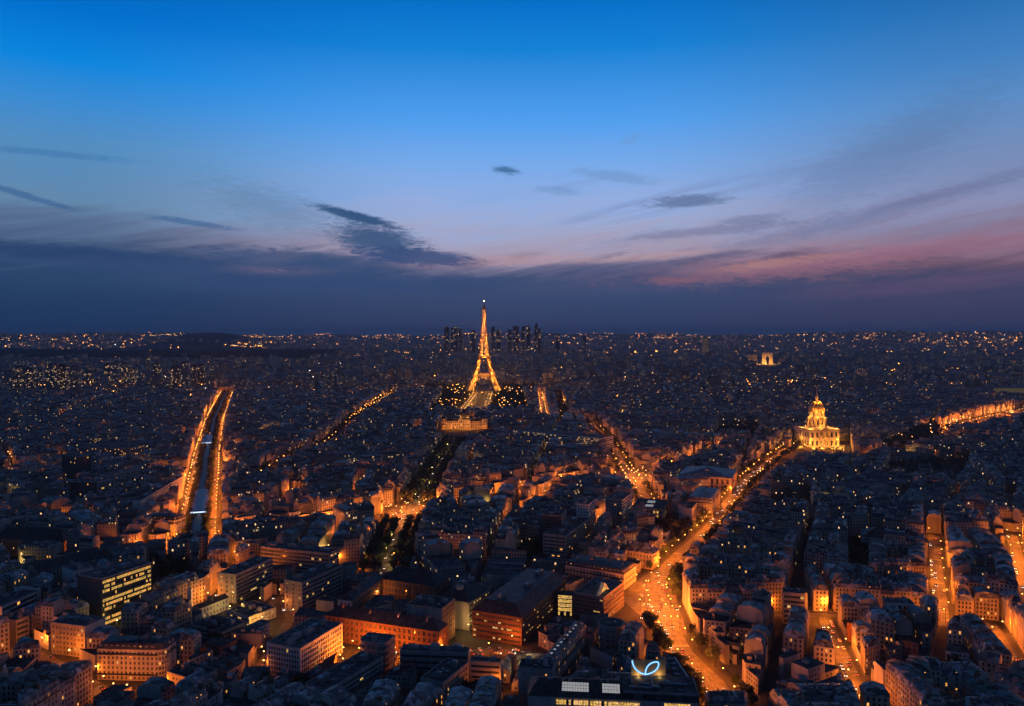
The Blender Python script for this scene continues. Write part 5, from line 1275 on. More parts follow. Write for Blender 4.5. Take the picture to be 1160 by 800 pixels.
def bare(x, y):
    """groves and river where no far house stands"""
    px_, py_ = P((x, y, 0))
    if 397 < py_ < 409 and px_ < 395 - (py_ - 397) * 3: return True       # the dark wood
    if 480 < px_ < 610 and 436 < py_ < 470: return True                    # lawns and groves of the iron tower
    if abs(px_ - 869) < 16 and 405 < py_ < 428: return True
    if 900 < px_ < 1060 and 478 < py_ < 505: return True
    if 985 < px_ < 1130 and 462 < py_ < 484: return True
    return False
zone = {}
def far_box(x, y, rng):
    kx, ky = int(x // 420), int(y // 420)
    if (kx, ky) not in zone: zone[(kx, ky)] = rng.uniform(0, pi / 2)
    rz = zone[(kx, ky)]; sc = 1 + max(0, y - 3000) / 6000
    L, W_, H = rng.uniform(16, 46) * sc, rng.uniform(11, 15) * sc, rng.choice([14, 17, 18, 20, 20, 21, 23, 26]) + (rng.uniform(5, 40) if rng.random() < .05 else 0)
    if rng.random() < .5: rz += pi / 2
    ca, sa = cos(rz), sin(rz); z0 = hill_z(x, y) - .5 if y > 8000 else 0
    r = [(x + a * ca - b * sa, y + a * sa + b * ca) for a, b in ((-L / 2, -W_ / 2), (L / 2, -W_ / 2), (L / 2, W_ / 2), (-L / 2, W_ / 2))]
    i = len(FARB.v); FARB.v.extend([(p[0], p[1], z0) for p in r] + [(p[0], p[1], z0 + H) for p in r]); u = rng.uniform(0, 300)
    for a in range(4):
        b = (a + 1) % 4
        if not faces_cam(r[a], r[b], -.1): continue
        D_ = hypot(r[b][0] - r[a][0], r[b][1] - r[a][1]); FARB.f.append((i + a, i + b, i + 4 + b, i + 4 + a)); FARB.m.append(0 if rng.random() < .8 else 1); FARB.uv.append([(u, 0), (u + D_, 0), (u + D_, H), (u, H)])
    if rng.random() < .7:
        q0, q1 = lerp(r[0], r[3], .5), lerp(r[1], r[2], .5); j = len(FARB.v); FARB.v.extend([(*q0, z0 + H + 4), (*q1, z0 + H + 4)])
        for f_ in ((i + 4, i + 5, j + 1, j), (i + 6, i + 7, j, j + 1), (i + 5, i + 6, j + 1), (i + 7, i + 4, j)): FARB.f.append(f_); FARB.m.append(2); FARB.uv.append(None)
    else: FARB.f.append((i + 4, i + 5, i + 6, i + 7)); FARB.m.append(3); FARB.uv.append(None)
rf_ = random.Random(21)
for _ in range(15000):
    t = rf_.random(); y = 2640 + (6200 - 2640) * sqrt(t) * .98 if rf_.random() < .7 else rf_.uniform(2640, 4200); x = rf_.uniform(-.69, .69) * y
    if not bare(x, y): far_box(x, y, rf_)
for _ in range(8000):
    y = rf_.uniform(6200, 13500); x = rf_.uniform(-.69, .69) * y
    if not bare(x, y) and not (x < 0 and hill_z(x, y) > 120 and abs(math.degrees(atan2(x, y)) + 21) < 4): far_box(x, y, rf_)
fo = FARB.build('city_rows', ['wall_far', 'plaster_far', 'zinc_far', 'tar_far', 'mansard_far']); tag(fo, 'mass of grey roofed city rows stretching to the horizon', None, None, 'stuff')

# ------------------------------------------------------------------ towers that stand out of the far rows
def tower(px0, px1, py_base, py_top, dep, wallk, label, cat='tower', name='tower_block', d=None, crown='flat', group=None, base_z=0):
    yb = py_base; g0 = G(px0, yb); g1 = G(px1, yb)
    if d: sc_ = d / g0.y; g0 = Vector((g0.x * sc_, d, 0)); g1 = Vector((g1.x * sc_, d, 0))
    w_ = (g1 - g0).length; dist = g0.y; k = (400 - py_top) / FPX; dirz = (-sin(TH) + k * cos(TH)) / (cos(TH) + k * sin(TH)); H = CAM_H + dirz * dist - base_z
    root = thing(name, label, cat, ((g0.x + g1.x) / 2, dist + dep / 2, base_z), R.uniform(-.25, .25), group)
    r = [(-w_ / 2, -dep / 2), (w_ / 2, -dep / 2), (w_ / 2, dep / 2), (-w_ / 2, dep / 2)]; mb = MB(); u = R.uniform(0, 900)
    pts = [(*p, 0) for p in r] + [(*p, H) for p in r]; mb.v = pts
    for a in range(4):
        b = (a + 1) % 4; D_ = hypot(r[b][0] - r[a][0], r[b][1] - r[a][1]); mb.f.append((a, b, 4 + b, 4 + a)); mb.m.append(0); mb.uv.append([(u, 0), (u + D_, 0), (u + D_, H), (u, H)])
    mb.build('shaft', [wallk], root)
    mb = MB()
    if crown == 'flat': mb.prism(grown(r, .3), H, H + 1.2); mb.box((0, 0, H + 1.2), (w_ * .5, dep * .5, 4))
    elif crown == 'slant': mb.hexa([(*p, H) for p in r], [(r[0][0], r[0][1], H + 2), (r[1][0], r[1][1], H + w_ * .7), (r[2][0], r[2][1], H + w_ * .7), (r[3][0], r[3][1], H + 2)])
    elif crown == 'spire': mb.hexa([(*p, H) for p in r], [(p[0] * .3 + w_ * .2, p[1] * .3, H + w_ * 1.1) for p in r])
    elif crown == 'round': mb.lathe((0, 0, H), [(w_ * .48, 0), (w_ * .46, 5), (w_ * .3, 12), (w_ * .05, 16)], 16)
    mb.build('roof', ['tar'], root)
    return root
riv = [(6, 13, 444, 421, 'low pale'), (15, 23, 447, 417, 'broad grey'), (26, 36, 448, 418, 'twin-ribbed grey'), (41, 47, 440, 420, 'slim dim'), (53, 63, 451, 414, 'tall wide-fronted'), (64, 75, 450, 415, 'tall pale-sided'), (78, 90, 448, 416, 'square dark'), (95, 102, 437, 421, 'short lit'), (118, 125, 440, 413, 'many-windowed'), (127, 133, 441, 411, 'bright-windowed'), (137, 144, 438, 412, 'lantern-topped'), (146, 153, 437, 418, 'squat lit'), (165.5, 168.5, 444, 403, 'needle-thin'), (173, 181, 434, 413, 'pale slender'), (193, 203, 443, 416, 'dark twin'), (205, 213, 444, 411, 'tallest dark'), (216, 222, 442, 415, 'grey split'), (224, 231, 441, 414, 'end')]
for i, (a, b, yb, yt, adj) in enumerate(riv):
    tower(a, b, yb, yt, 22, 'wall_tower' if i % 3 else 'wall_slab', f"{adj} riverside tower block, {nth(i + 1)} from the left edge in the riverside cluster", 'tower', 'tower_block', group='riverside tower blocks')
for i, (a, b, yb, yt, adj) in enumerate([(270, 279, 443, 430, 'pale'), (327, 331, 437, 424, 'slim'), (352, 358, 432, 421, 'grey'), (236, 243, 448, 432, 'squat'), (386, 391, 441, 427, 'lit'), (725, 732, 468, 452, 'white'), (444, 449, 447, 435, 'narrow')]):
    tower(a, b, yb, yt, 20, 'wall_slab', f"{adj} lone slab rising from the far roofs, {nth(i + 1)} from the left", 'tower', 'slab_block', group='lone slabs among the far roofs')
bus = [(503, 509, 370, 'flat', 'twin flat-topped'), (510.5, 513.5, 371, 'flat', 'thin'), (514, 519, 370, 'flat', 'broad flat-topped'), (520, 524, 372, 'flat', 'short'), (533, 539, 374, 'flat', 'low grey'), (556, 561, 370, 'flat', 'square'), (562, 566.5, 373, 'flat', 'lit low'), (575, 580, 373, 'flat', 'pale'), (580.5, 588, 369, 'flat', 'wide lit-topped'), (591, 595, 370.5, 'slant', 'slant-topped dark'), (596, 601, 369.5, 'round', 'round-topped dark'), (605.5, 609.5, 369, 'spire', 'tallest pointed'), (610, 613, 372, 'flat', 'slim end'), (629, 634, 378, 'flat', 'lone outer'), (660, 664, 380, 'flat', 'lone grey outer')]
for i, (a, b, yt, cr, adj) in enumerate(bus):
    m_ = (a + b) / 2; a, b = m_ + (a - m_) * .85, m_ + (b - m_) * .85
    tower(a, b, 402, yt + .8, 45, 'wall_glassy', f"{adj} glass tower on the horizon, {nth(i + 1)} from the left beyond the iron tower", 'skyscraper', 'glass_tower', d=7100 + 150 * (i % 4), crown=cr, group='glass towers on the horizon')
tower(797, 803, 406, 383, 40, 'wall_tower', 'solitary dim hotel tower standing high over the far north roofs', 'skyscraper', 'hotel_tower', d=5900)

# ------------------------------------------------------------------ the iron tower
def iron_tower():
    b = G(548, 444.6); b.x += 1
    root = thing('lattice_tower', 'tall iron lattice tower glowing gold with four splayed legs and a spire', 'tower', (b.x, b.y, 0), .06); root.scale = (1.07, 1.07, 1.03)
    prof = [(0, 62.0), (14, 54), (28, 47.2), (43, 40.6), (57, 35.0), (72, 30.0), (86, 26.0), (100, 22.6), (115, 19.6), (135, 15.8), (155, 12.9), (175, 10.7), (195, 9.0), (215, 7.7), (235, 6.6), (255, 5.7), (276, 5.0)]
    wid = [(0, 24.5), (57, 14.5), (115, 9.5), (150, 8), (276, 6)]
    def lint(t, z):
        for (a, va), (b_, vb) in zip(t, t[1:]):
            if z <= b_: return va + (vb - va) * (z - a) / (b_ - a)
        return t[-1][1]
    zs = [0, 9, 18, 27, 36, 46, 57, 66, 76, 86, 96, 106, 115]
    for sx_ in (-1, 1):
        for sy_ in (-1, 1):
            mb = MB()
            def C(z):
                o = lint(prof, z); i_ = o - lint(wid, z); return [Vector((sx_ * p, sy_ * q, z)) for p, q in ((o, o), (i_, o), (i_, i_), (o, i_))]
            for z0, z1 in zip(zs, zs[1:]):
                a, c = C(z0), C(z1)
                for i in range(4):
                    mb.bar(a[i], c[i], 2.1); mb.bar(a[i], c[(i + 1) % 4], .95); mb.bar(a[(i + 1) % 4], c[i], .95); mb.bar(c[i], c[(i + 1) % 4], .9)
                    m0, m1 = (a[i] + a[(i + 1) % 4]) / 2, (c[i] + c[(i + 1) % 4]) / 2; mb.bar(m0, c[i], .5); mb.bar(m0, c[(i + 1) % 4], .5); mb.bar((a[i] + c[i]) / 2, (a[(i + 1) % 4] + c[(i + 1) % 4]) / 2, .5)
            mb.build('leg', ['iron'], root)
            f_ = MB(); f_.box((sx_ * 50, sy_ * 50, 0), (27, 27, 3.5)); f_.build('footing', ['stone'], root)
    mb = MB(); zz_ = [115 + (276 - 115) * (1 - (1 - i / 20) ** 1.25) for i in range(21)]
    for z0, z1 in zip(zz_, zz_[1:]):
        a = [Vector((x * lint(prof, z0), y * lint(prof, z0), z0)) for x, y in ((-1, -1), (1, -1), (1, 1), (-1, 1))]; c = [Vector((x * lint(prof, z1), y * lint(prof, z1), z1)) for x, y in ((-1, -1), (1, -1), (1, 1), (-1, 1))]
        for i in range(4):
            j = (i + 1) % 4; mb.bar(a[i], c[i], 2.3); mb.bar(c[i], c[j], 1.1)
            mid0, mid1 = (a[i] + a[j]) / 2, (c[i] + c[j]) / 2; g_ = .26
            for s_, t_ in ((a[i].lerp(a[j], g_), c[i].lerp(c[j], g_)), (a[i].lerp(a[j], 1 - g_), c[i].lerp(c[j], 1 - g_))): mb.bar(s_, t_, 1.0)
            mb.bar(a[i], mid1, .7); mb.bar(a[j], mid1, .7); mb.bar(mid0, c[i], .7); mb.bar(mid0, c[j], .7)
    mb.build('shaft', ['iron'], root)
    for z, o, h, nm in ((57, 36.5, 5.0, 'first_platform'), (115, 21.5, 4.2, 'second_platform')):
        mb = MB(); i_ = o * .62
        ring = lambda r_, zq: [(-r_, -r_, zq), (r_, -r_, zq), (r_, r_, zq), (-r_, r_, zq)]
        pts = ring(o, z) + ring(o, z + h) + ring(i_, z + h) + ring(i_, z); fs = []
        for lv in range(4):
            for q in range(4): a_, b_ = lv * 4 + q, lv * 4 + (q + 1) % 4; c_, d_ = ((lv + 1) % 4) * 4 + (q + 1) % 4, ((lv + 1) % 4) * 4 + q; fs.append((a_, b_, c_, d_))
        mb.shared(pts, fs)
        for q in range(4):
            p0 = Vector(ring(o, z + h)[q]); p1 = Vector(ring(o, z + h)[(q + 1) % 4])
            for t in range(15): pp = p0.lerp(p1, t / 14); mb.bar(pp, pp + Vector((0, 0, 3.2)), .5)
            mb.bar(p0 + Vector((0, 0, 3.2)), p1 + Vector((0, 0, 3.2)), .7)
        mb.build(nm, ['iron'], root)
    for q in range(4):
        mb = MB(); prev = None
        for t in range(13):
            an = pi * t / 12; x = -cos(an) * 37; z = 10 + sin(an) * 40; y = -lint(prof, z) + 1
            p = Vector((x, y, z)); p2 = Vector((x * 1.1, y, z + 4.5 * sin(an) + .5)); rot = Matrix.Rotation(q * pi / 2, 3, 'Z'); p, p2 = rot @ p, rot @ p2
            if prev: mb.bar(prev[0], p, 1.1); mb.bar(prev[1], p2, 1.1); mb.bar(prev[0], p2, .6)
            prev = (p, p2)
        mb.build('arch', ['iron'], root)
    mb = MB(); mb.prism([(-8, -8), (8, -8), (8, 8), (-8, 8)], 276, 280); mb.prism([(-5.5, -5.5), (5.5, -5.5), (5.5, 5.5), (-5.5, 5.5)], 280, 287); mb.lathe((0, 0, 287), [(4.5, 0), (4.2, 3), (2.5, 6), (1.6, 8)], 12); mb.build('top_cabin', ['iron'], root)
    mb = MB(); mb.tube((0, 0, 295), (0, 0, 312), 1.3, .9, 8); mb.tube((0, 0, 312), (0, 0, 330), .6, .25, 6); mb.build('antenna', ['metal'], root)
    mb = MB(); mb.lathe((0, 0, 306), [(.2, 0), (1.5, .5), (1.5, 2.2), (.2, 2.8)], 10); mb.build('beacon', [emit('beacon_lens', (1.0, .72, .38), 14)], root)
    gold = (1.0, .38, .05)
    for sx_ in (-1, 1):
        for sy_ in (-1, 1):
            for z, pw in ((6, 150000), (22, 120000), (40, 95000), (66, 90000), (88, 80000), (105, 66000)):
                o = lint(prof, z) - lint(wid, z) / 2; add_light(root, (sx_ * o, sy_ * o, z), pw, gold, 1.2)
    for z, pw in [(118 + 11 * i_, 105000 - 2400 * i_) for i_ in range(15)] + [(282, 60000), (291, 60000), (303, 22000)]: add_light(root, (0, 0, z), pw, gold, 1.0)
    for x, y in ((-28, -42), (28, -42), (0, -44)): add_light(root, (x, y, 50), 26000, gold, 1.0)
LIGHTS = {}
NL = [0]
def add_light(parent, loc, power, col, rad=.35):
    key = (round(power), col, rad)
    if key not in LIGHTS:
        l = D.lights.new('lamp_light', 'POINT'); l.energy = power; l.color = col; l.shadow_soft_size = rad; LIGHTS[key] = l
    o = D.objects.new('lamp_light', LIGHTS[key]); COL.objects.link(o); o.location = loc; o.parent = parent; NL[0] += 1
    return o
iron_tower()

# ------------------------------------------------------------------ the gilded dome church
def dome_church():
    b = G(931.5, 506.5); r = thing('domed_church', 'floodlit gilded dome church with columned drum, lantern and cross', 'church', (b.x, b.y + 28, 0), .12)
    mb = MB(); hw = 29
    q = [(-hw, -hw), (hw, -hw), (hw, hw), (-hw, hw)]
    for i in range(4): facade(mb, q[i], q[(i + 1) % 4], 0, 2, 15, 4.2, 9.0, 9.2, 1.2, 0, 1, 2, .0, R, None, 2.6, 1.5, 3)
    mb.poly([(x, y, 31.2) for x, y in q]); mb.build('base_block', ['stone', 'glass', 'lit'], r)
    mb = MB(); mb.prism(grown(q, .7), 31.3, 32.6); mb.prism(grown(q, .5), 15.2, 15.9) if False else None; mb.build('cornice', ['stone'], r)
    mb = MB(); w_ = 10; mb.prism([(-w_, -hw - 5), (w_, -hw - 5), (w_, -hw - .1), (-w_, -hw - .1)], 0, 1.5)
    mb.build('steps', ['stone'], r)
    for lv in (1.5, 16.5):
        for i in range(6): c = MB(); x = -8.5 + i * 3.4; c.lathe((x, -hw - 3, lv), [(.95, 0), (.85, 1), (.75, 12.5), (1.1, 13.4)], 10); c.build('column', ['stone'], r)
    mb = MB(); mb.prism([(-w_, -hw - 4.4), (w_, -hw - 4.4), (w_, -hw - .1), (-w_, -hw - .1)], 14.95, 16.45); mb.build('entablature', ['stone'], r)
    mb = MB(); mb.hexa([(-w_, -hw - 4.4, 29.95), (w_, -hw - 4.4, 29.95), (w_, -hw - .1, 29.95), (-w_, -hw - .1, 29.95)], [(-.3, -hw - 4.4, 36.5), (.3, -hw - 4.4, 36.5), (.3, -hw - .1, 36.5), (-.3, -hw - .1, 36.5)]); mb.build('pediment', ['stone'], r)
    mb = MB(); mb.lathe((0, 0, 32.6), [(20, 0), (20, 3.5), (15.4, 3.6), (15.2, 19), (16.4, 19.3), (16.4, 20.6), (14, 20.7), (13.6, 28), (14.8, 28.4), (14.8, 29.4), (13.2, 29.5)], 32); mb.build('drum', ['stone'], r)
    for i in range(24):
        an = 2 * pi * i / 24 + .06; c = MB(); c.lathe((16.6 * cos(an), 16.6 * sin(an), 36.3), [(.85, 0), (.7, .8), (.62, 13.5), (.95, 15)], 8); c.build('column', ['stone'], r)
    for i in range(12):
        an = 2 * pi * i / 12 + .19; link('drum_window', window_mesh(2.4, 9.0, 'glass'), r, (15.36 * cos(an), 15.36 * sin(an), 39), an + pi / 2); link('attic_window', window_mesh(1.8, 4.0, 'glass'), r, (13.9 * cos(an), 13.9 * sin(an), 55), an + pi / 2)
    prof = [(14.0 * cos(t * pi / 2 / 10) ** .9, 20.0 * sin(t * pi / 2 / 10)) for t in range(10)]; prof = [(max(2.9, a), z) for a, z in prof]
    mb = MB(); mb.lathe((0, 0, 62), prof, 36); dm = mb.build('dome', ['gold'], r, smooth=True)
    for i in range(12):
        an = 2 * pi * i / 12 + .1; rb = MB(); prev = None
        for a, z in prof:
            p = Vector(((a + .15) * cos(an), (a + .15) * sin(an), 62 + z))
            if prev: rb.bar(prev, p, .75)
            prev = p
        rb.build('dome_rib', [gold_rib], dm)
    mb = MB(); mb.lathe((0, 0, 81.2), [(3.6, 0), (3.6, 1.2), (2.6, 1.3), (2.5, 8.2), (3.1, 8.6), (3.0, 9.6), (1.9, 11), (1.2, 14.5), (.5, 19), (.3, 24.0)], 12); mb.build('lantern', ['stone'], r)
    mb = MB(); mb.bar((0, 0, 105.1), (0, 0, 109), .5); mb.bar((-1.3, 0, 107.4), (1.3, 0, 107.4), .45); mb.build('cross', ['gold'], r)
    fl = (1.0, .36, .045)
    for x, y, z, pw in ((-26, -40, 2, 14000), (-11, -42, 2, 12000), (11, -42, 2, 13000), (26, -40, 2, 15000), (-40, -18, 2, 13000), (40, -18, 2, 14000), (40, 10, 2, 9000), (-29, -34, 14, 5000), (29, -34, 14, 6000), (-34, 0, 14, 4000), (0, -40, 16, 5000), (-12, -17, 64, 5000), (12, -17, 64, 5000), (0, -22, 64, 5000), (-25, -25, 36, 15000), (25, -25, 36, 15000), (0, -27, 36, 15000), (28, 2, 36, 12000), (-28, 2, 36, 12000), (-9, -17.4, 53.8, 6500), (9, -17.4, 53.8, 6500), (17.5, -5, 53.8, 5000), (-17.5, -5, 53.8, 5000), (0, -8.5, 81, 3800), (6, -6, 81, 2400), (-6, -6, 81, 2400)): add_light(r, (x, y, z), pw * 1.45, fl, .8)
gold_rib = mat('gilded_rib', (.62, .44, .16), .4, .1, .4, metal=.2)  # paler gilding for the ribs of the dome
dome_church()

def triumphal_arch():
    b = G(869.5, 412.5); sc_ = 5.0
    r = thing('triumphal_arch', 'floodlit stone triumphal arch glowing among far roofs', 'arch', (b.x, b.y, 0), -.5)
    k = b.y * 11.5 / FPX / 45.0; W_, H, Dp, ow = 45 * k, 50 * k, 22 * k, 15 * k
    for s_ in (-1, 1):
        mb = MB(); x0, x1 = sorted((s_ * ow / 2, s_ * W_ / 2)); mb.prism([(x0, -Dp / 2), (x1, -Dp / 2), (x1, Dp / 2), (x0, Dp / 2)], 0, H * .62); mb.build('pier', ['stone'], r)
    mb = MB(); n = 10; ring = [(-W_ / 2, H * .62)]
    for i in range(n + 1): a = pi * i / n; ring.append((-ow / 2 * cos(a), H * .62 - H * .0 + ow / 2 * sin(a) * .8))
    ring += [(W_ / 2, H * .62), (W_ / 2, H * .86), (-W_ / 2, H * .86)]
    pts = [(x, -Dp / 2, z) for x, z in ring] + [(x, Dp / 2, z) for x, z in ring]; m_ = len(ring); mb.shared(pts, [tuple(range(m_)), tuple(reversed(range(m_, 2 * m_)))] + [(i, m_ + i, m_ + (i + 1) % m_, (i + 1) % m_) for i in range(m_)]); mb.build('vault', ['stone'], r)
    mb = MB(); mb.prism([(-W_ * .52, -Dp * .54), (W_ * .52, -Dp * .54), (W_ * .52, Dp * .54), (-W_ * .52, Dp * .54)], H * .86, H); mb.build('attic', ['stone'], r)
    for x, y, z, pw in ((-30 * k, -30 * k, 4, 130000), (30 * k, -30 * k, 4, 130000), (0, -34 * k, 4, 90000), (0, 0, 8, 60000)): add_light(r, (x, y, z), pw * k, SOD[:1] + (.40, .08), 1.0)
triumphal_arch()

def domed_school():
    q, H = HERO['ecole']; b0, b1 = Vector((*q[3], 0)), Vector((*q[0], 0)); L = (b1 - b0).length; d = (b1 - b0).normalized(); c = (b0 + b1) / 2
    r = thing('domed_school', 'long floodlit classical school with square domed centre and end pavilions', 'school', (c.x, c.y + 9, 0), atan2(d.y, d.x))
    for x0, x1, h, nm, y0 in ((-L * .5, -L * .38, 22, 'end_pavilion', -2), (-L * .38 + .1, -L * .13, 17, 'wing', 0), (L * .13, L * .38 - .1, 17, 'wing', 0), (L * .38, L * .5, 22, 'end_pavilion', -2), (-L * .13 + .1, L * .13 - .1, 20, 'centre', -3)):
        mb = MB(); ring = [(x0, y0), (x1, y0), (x1, 16), (x0, 16)]
        for i in range(4): facade(mb, ring[i], ring[(i + 1) % 4], 0, 3, h / 3.2, 1.7, 3.6, 4.0, .4, 0, 1, 2, .08, R, None, 1.3, h - 3 * h / 3.2)
        w_o = mb.build(nm, ['stone', 'glass', 'lit'], r)
        mb = MB(); inn = inset(ring, 4); mb.hexa([(*p, h) for p in grown(ring, .4)], [(*p, h + 5) for p in inn]); mb.build('roof', ['slate'], w_o)
    mb = MB(); s_ = 9.5; prof = [(s_, 20), (s_, 24), (s_ * .95, 29), (s_ * .78, 34), (s_ * .5, 38), (s_ * .3, 39.5)]; pts = [(sx_ * a, 6 + sy_ * a, z + 3) for a, z in prof for sx_, sy_ in ((-1, -1), (1, -1), (1, 1), (-1, 1))]
    mb.shared(pts, [(j * 4 + i, j * 4 + (i + 1) % 4, (j + 1) * 4 + (i + 1) % 4, (j + 1) * 4 + i) for j in range(5) for i in range(4)] + [(20, 21, 22, 23)]); mb.build('dome', ['slate'], r)
    n = 9
    for i in range(n): add_light(r, (-L / 2 + L * (i + .5) / n, -13, 4.5), 6000, (1.0, .29, .035), .5)
    for i in range(2): add_light(r, (-9 + 18 * i, -7, 25), 7000, (1.0, .36, .06), .5)
domed_school()
# the lawn that leads from the school to the iron tower
mb = MB(); a = [G(519, 470), G(551, 470), G(556, 447), G(539, 447)]; mb.poly([(p.x, p.y, .3) for p in a]); tag(mb.build('long_lawn', ['grass']), kind='structure')
mb = MB(); 
for x0, x1 in ((.0, .12), (.3, .36), (.64, .7), (.88, 1.0)):
    l0, l1 = a[0].lerp(a[1], x0), a[0].lerp(a[1], x1); u0, u1 = a[3].lerp(a[2], x0), a[3].lerp(a[2], x1); mb.poly([(p.x, p.y, .33) for p in (l0, l1, u1, u0)])
tag(mb.build('gravel_path', ['pave']), kind='structure')
# glass-roofed hall and obelisk at the far right
g = G(1150, 452); r = thing('glass_hall', 'broad glass-vaulted hall glowing softly at the far edge', 'exhibition hall', (g.x, g.y, 0), -.1)
mb = MB(); mb.prism([(-60, -18), (60, -18), (60, 18), (-60, 18)], 0, 18); mb.build('wall', ['stone'], r)
mb = MB(); pts = [(x, 18 * cos(pi * i / 10), 18.1 + 15 * sin(pi * i / 10)) for x in (-58, 58) for i in range(11)]; mb.shared(pts, [(i, i + 1, 12 + i, 11 + i) for i in range(10)] + [tuple(range(11))[::-1], tuple(range(11, 22))]); mb.build('glass_vault', [emit('lit_vault', (.42, .34, .2), .14)], r)
add_light(r, (0, -40, 6), 30000, (1, .5, .15), 1)
g = G(1145.5, 466); r = thing('obelisk', 'floodlit stone obelisk by the bright bridge road', 'obelisk', (g.x, g.y, 0)); sc_ = g.y * 9 / FPX / 23
mb = MB(); mb.box((0, 0, 0), (5 * sc_, 5 * sc_, 4 * sc_)); mb.build('plinth', ['stone'], r); mb = MB(); w_ = 1.5 * sc_
mb.hexa([(-w_, -w_, 4 * sc_), (w_, -w_, 4 * sc_), (w_, w_, 4 * sc_), (-w_, w_, 4 * sc_)], [(-w_ * .6, -w_ * .6, 22 * sc_), (w_ * .6, -w_ * .6, 22 * sc_), (w_ * .6, w_ * .6, 22 * sc_), (-w_ * .6, w_ * .6, 22 * sc_)]); mb.build('shaft', ['stone'], r)
add_light(r, (-6, -14, 3), 26000, (1, .45, .12), .6)

# ------------------------------------------------------------------ metro viaduct and its stations
vs_ = next(s for s in STREETS if s['k'] == 'viaduct'); g = vs_['g']
vr = thing('metro_viaduct', 'raised metro viaduct on columns down the middle of the boulevard', 'viaduct', (g[0].x, g[0].y, 0))
def run(mb, o0, o1, z0, z1, gg=None):
    gg = gg or g
    A = []; B = []
    for i in range(len(gg)):
        d = ((gg[min(i + 1, len(gg) - 1)] - gg[max(i - 1, 0)])).normalized(); n = Vector((d.y, -d.x, 0)); A.append(gg[i] + n * o0); B.append(gg[i] + n * o1)
    pts = [Vector((p.x, p.y, z)) - vr.location for z in (z0, z1) for p in A + B]; k = len(gg); fs = []
    for i in range(k - 1):
        fs += [(i, k + i, k + i + 1, i + 1)[::-1], (2 * k + i, 3 * k + i, 3 * k + i + 1, 2 * k + i + 1), (i, 2 * k + i, 2 * k + i + 1, i + 1)[::-1] if False else (i + 1, 2 * k + i + 1, 2 * k + i, i), (k + i, 3 * k + i, 3 * k + i + 1, k + i + 1)]
    mb.shared(pts, fs + [(0, 2 * k, 3 * k, k), (k - 1, 2 * k - 1, 4 * k - 1, 3 * k - 1)])
for nm, o0, o1, z0, z1, mt in (('deck', -4.6, 4.6, 6.6, 7.8, 'rail'), ('side_girder', -4.9, -4.62, 6.2, 9.3, 'metal'), ('side_girder', 4.62, 4.9, 6.2, 9.3, 'metal'), ('track_bed', -3.4, 3.4, 7.82, 8.0, 'rail')):
    mb = MB(); run(mb, o0, o1, z0, z1); mb.build(nm, [mt], vr)
for o in (-2.6, -1.1, 1.1, 2.6): mb = MB(); run(mb, o - .08, o + .08, 8.01, 8.2); mb.build('rail', ['metal'], vr)
cm_ = MB(); cm_.tube((0, 0, 0), (0, 0, 6.2), .55, .45, 10); cm_.box((0, 0, 5.9), (1.4, 1.4, .3)); cme = cm_.mesh('pillar', ['stone'])
for p, d in walk(g, 27.0, 8)[:45]:
    n = Vector((d.y, -d.x, 0))
    for s_ in (-3.6, 3.6): link('pillar', cme, vr, (p + n * s_) - vr.location, 0)
def station(t_px0, t_px1, label):
    p0, p1 = G(*t_px0), G(*t_px1); d = (p1 - p0); L = d.length; d = d / L
    r = thing('metro_station', label, 'station', (p0.x, p0.y, 0), atan2(d.y, d.x))
    for s_ in (-1, 1):
        mb = MB(); mb.prism([(0, s_ * 8 - .4), (L, s_ * 8 - .4), (L, s_ * 8 + .4), (0, s_ * 8 + .4)], 0, 11); mb.build('side_wall', ['white'], r)
        mb = MB(); y0, y1 = sorted((s_ * 5.2, s_ * 7.4)); mb.prism([(0, y0), (L, y0), (L, y1), (0, y1)], 7.9, 8.9); mb.build('platform', ['concrete'], r)
    mb = MB(); mb.shared([(-1, -8.6, 11), (L + 1, -8.6, 11), (L + 1, -5, 12.8), (-1, -5, 12.8), (L + 1, 5, 12.8), (-1, 5, 12.8), (L + 1, 8.6, 11), (-1, 8.6, 11), (-1, -2, 13.6), (L + 1, -2, 13.6), (-1, 2, 13.6), (L + 1, 2, 13.6)], [(0, 1, 2, 3), (3, 2, 9, 8), (8, 9, 11, 10), (10, 11, 4, 5), (5, 4, 6, 7)]); mb.build('roof', ['metal'], r)
    mb = MB(); mb.prism([(-1.2, -8.6), (-.9, -8.6), (-.9, 8.6), (-1.2, 8.6)], 11.0, 12.2); mb.build('end_screen', [emit('station_light', (.62, .75, 1.0), 1.6)], r)
    for i in range(4): add_light(r, (L * (i + .5) / 4, 0, 10.6), 260, (.75, .85, 1.0), .4)
station((225.0, 592), (229.5, 566), 'white-roofed metro station on the viaduct, the larger and nearer one')
station((234, 509), (235.5, 500), 'smaller metro station farther along the same viaduct')
_fr = D.objects['sign_board']
for x in (.2, .8): 
    mb = MB(); mb.bar((bw * x, -1.6, .2), (bw * x, -.1, .2), .12); mb.box((bw * x, -1.7, .1), (.5, .3, .3)); mb.build('spot_lamp', ['metal'], _fr); add_light(_fr, (bw * x, -1.9, .9), 420, (1, .62, .2), .2)
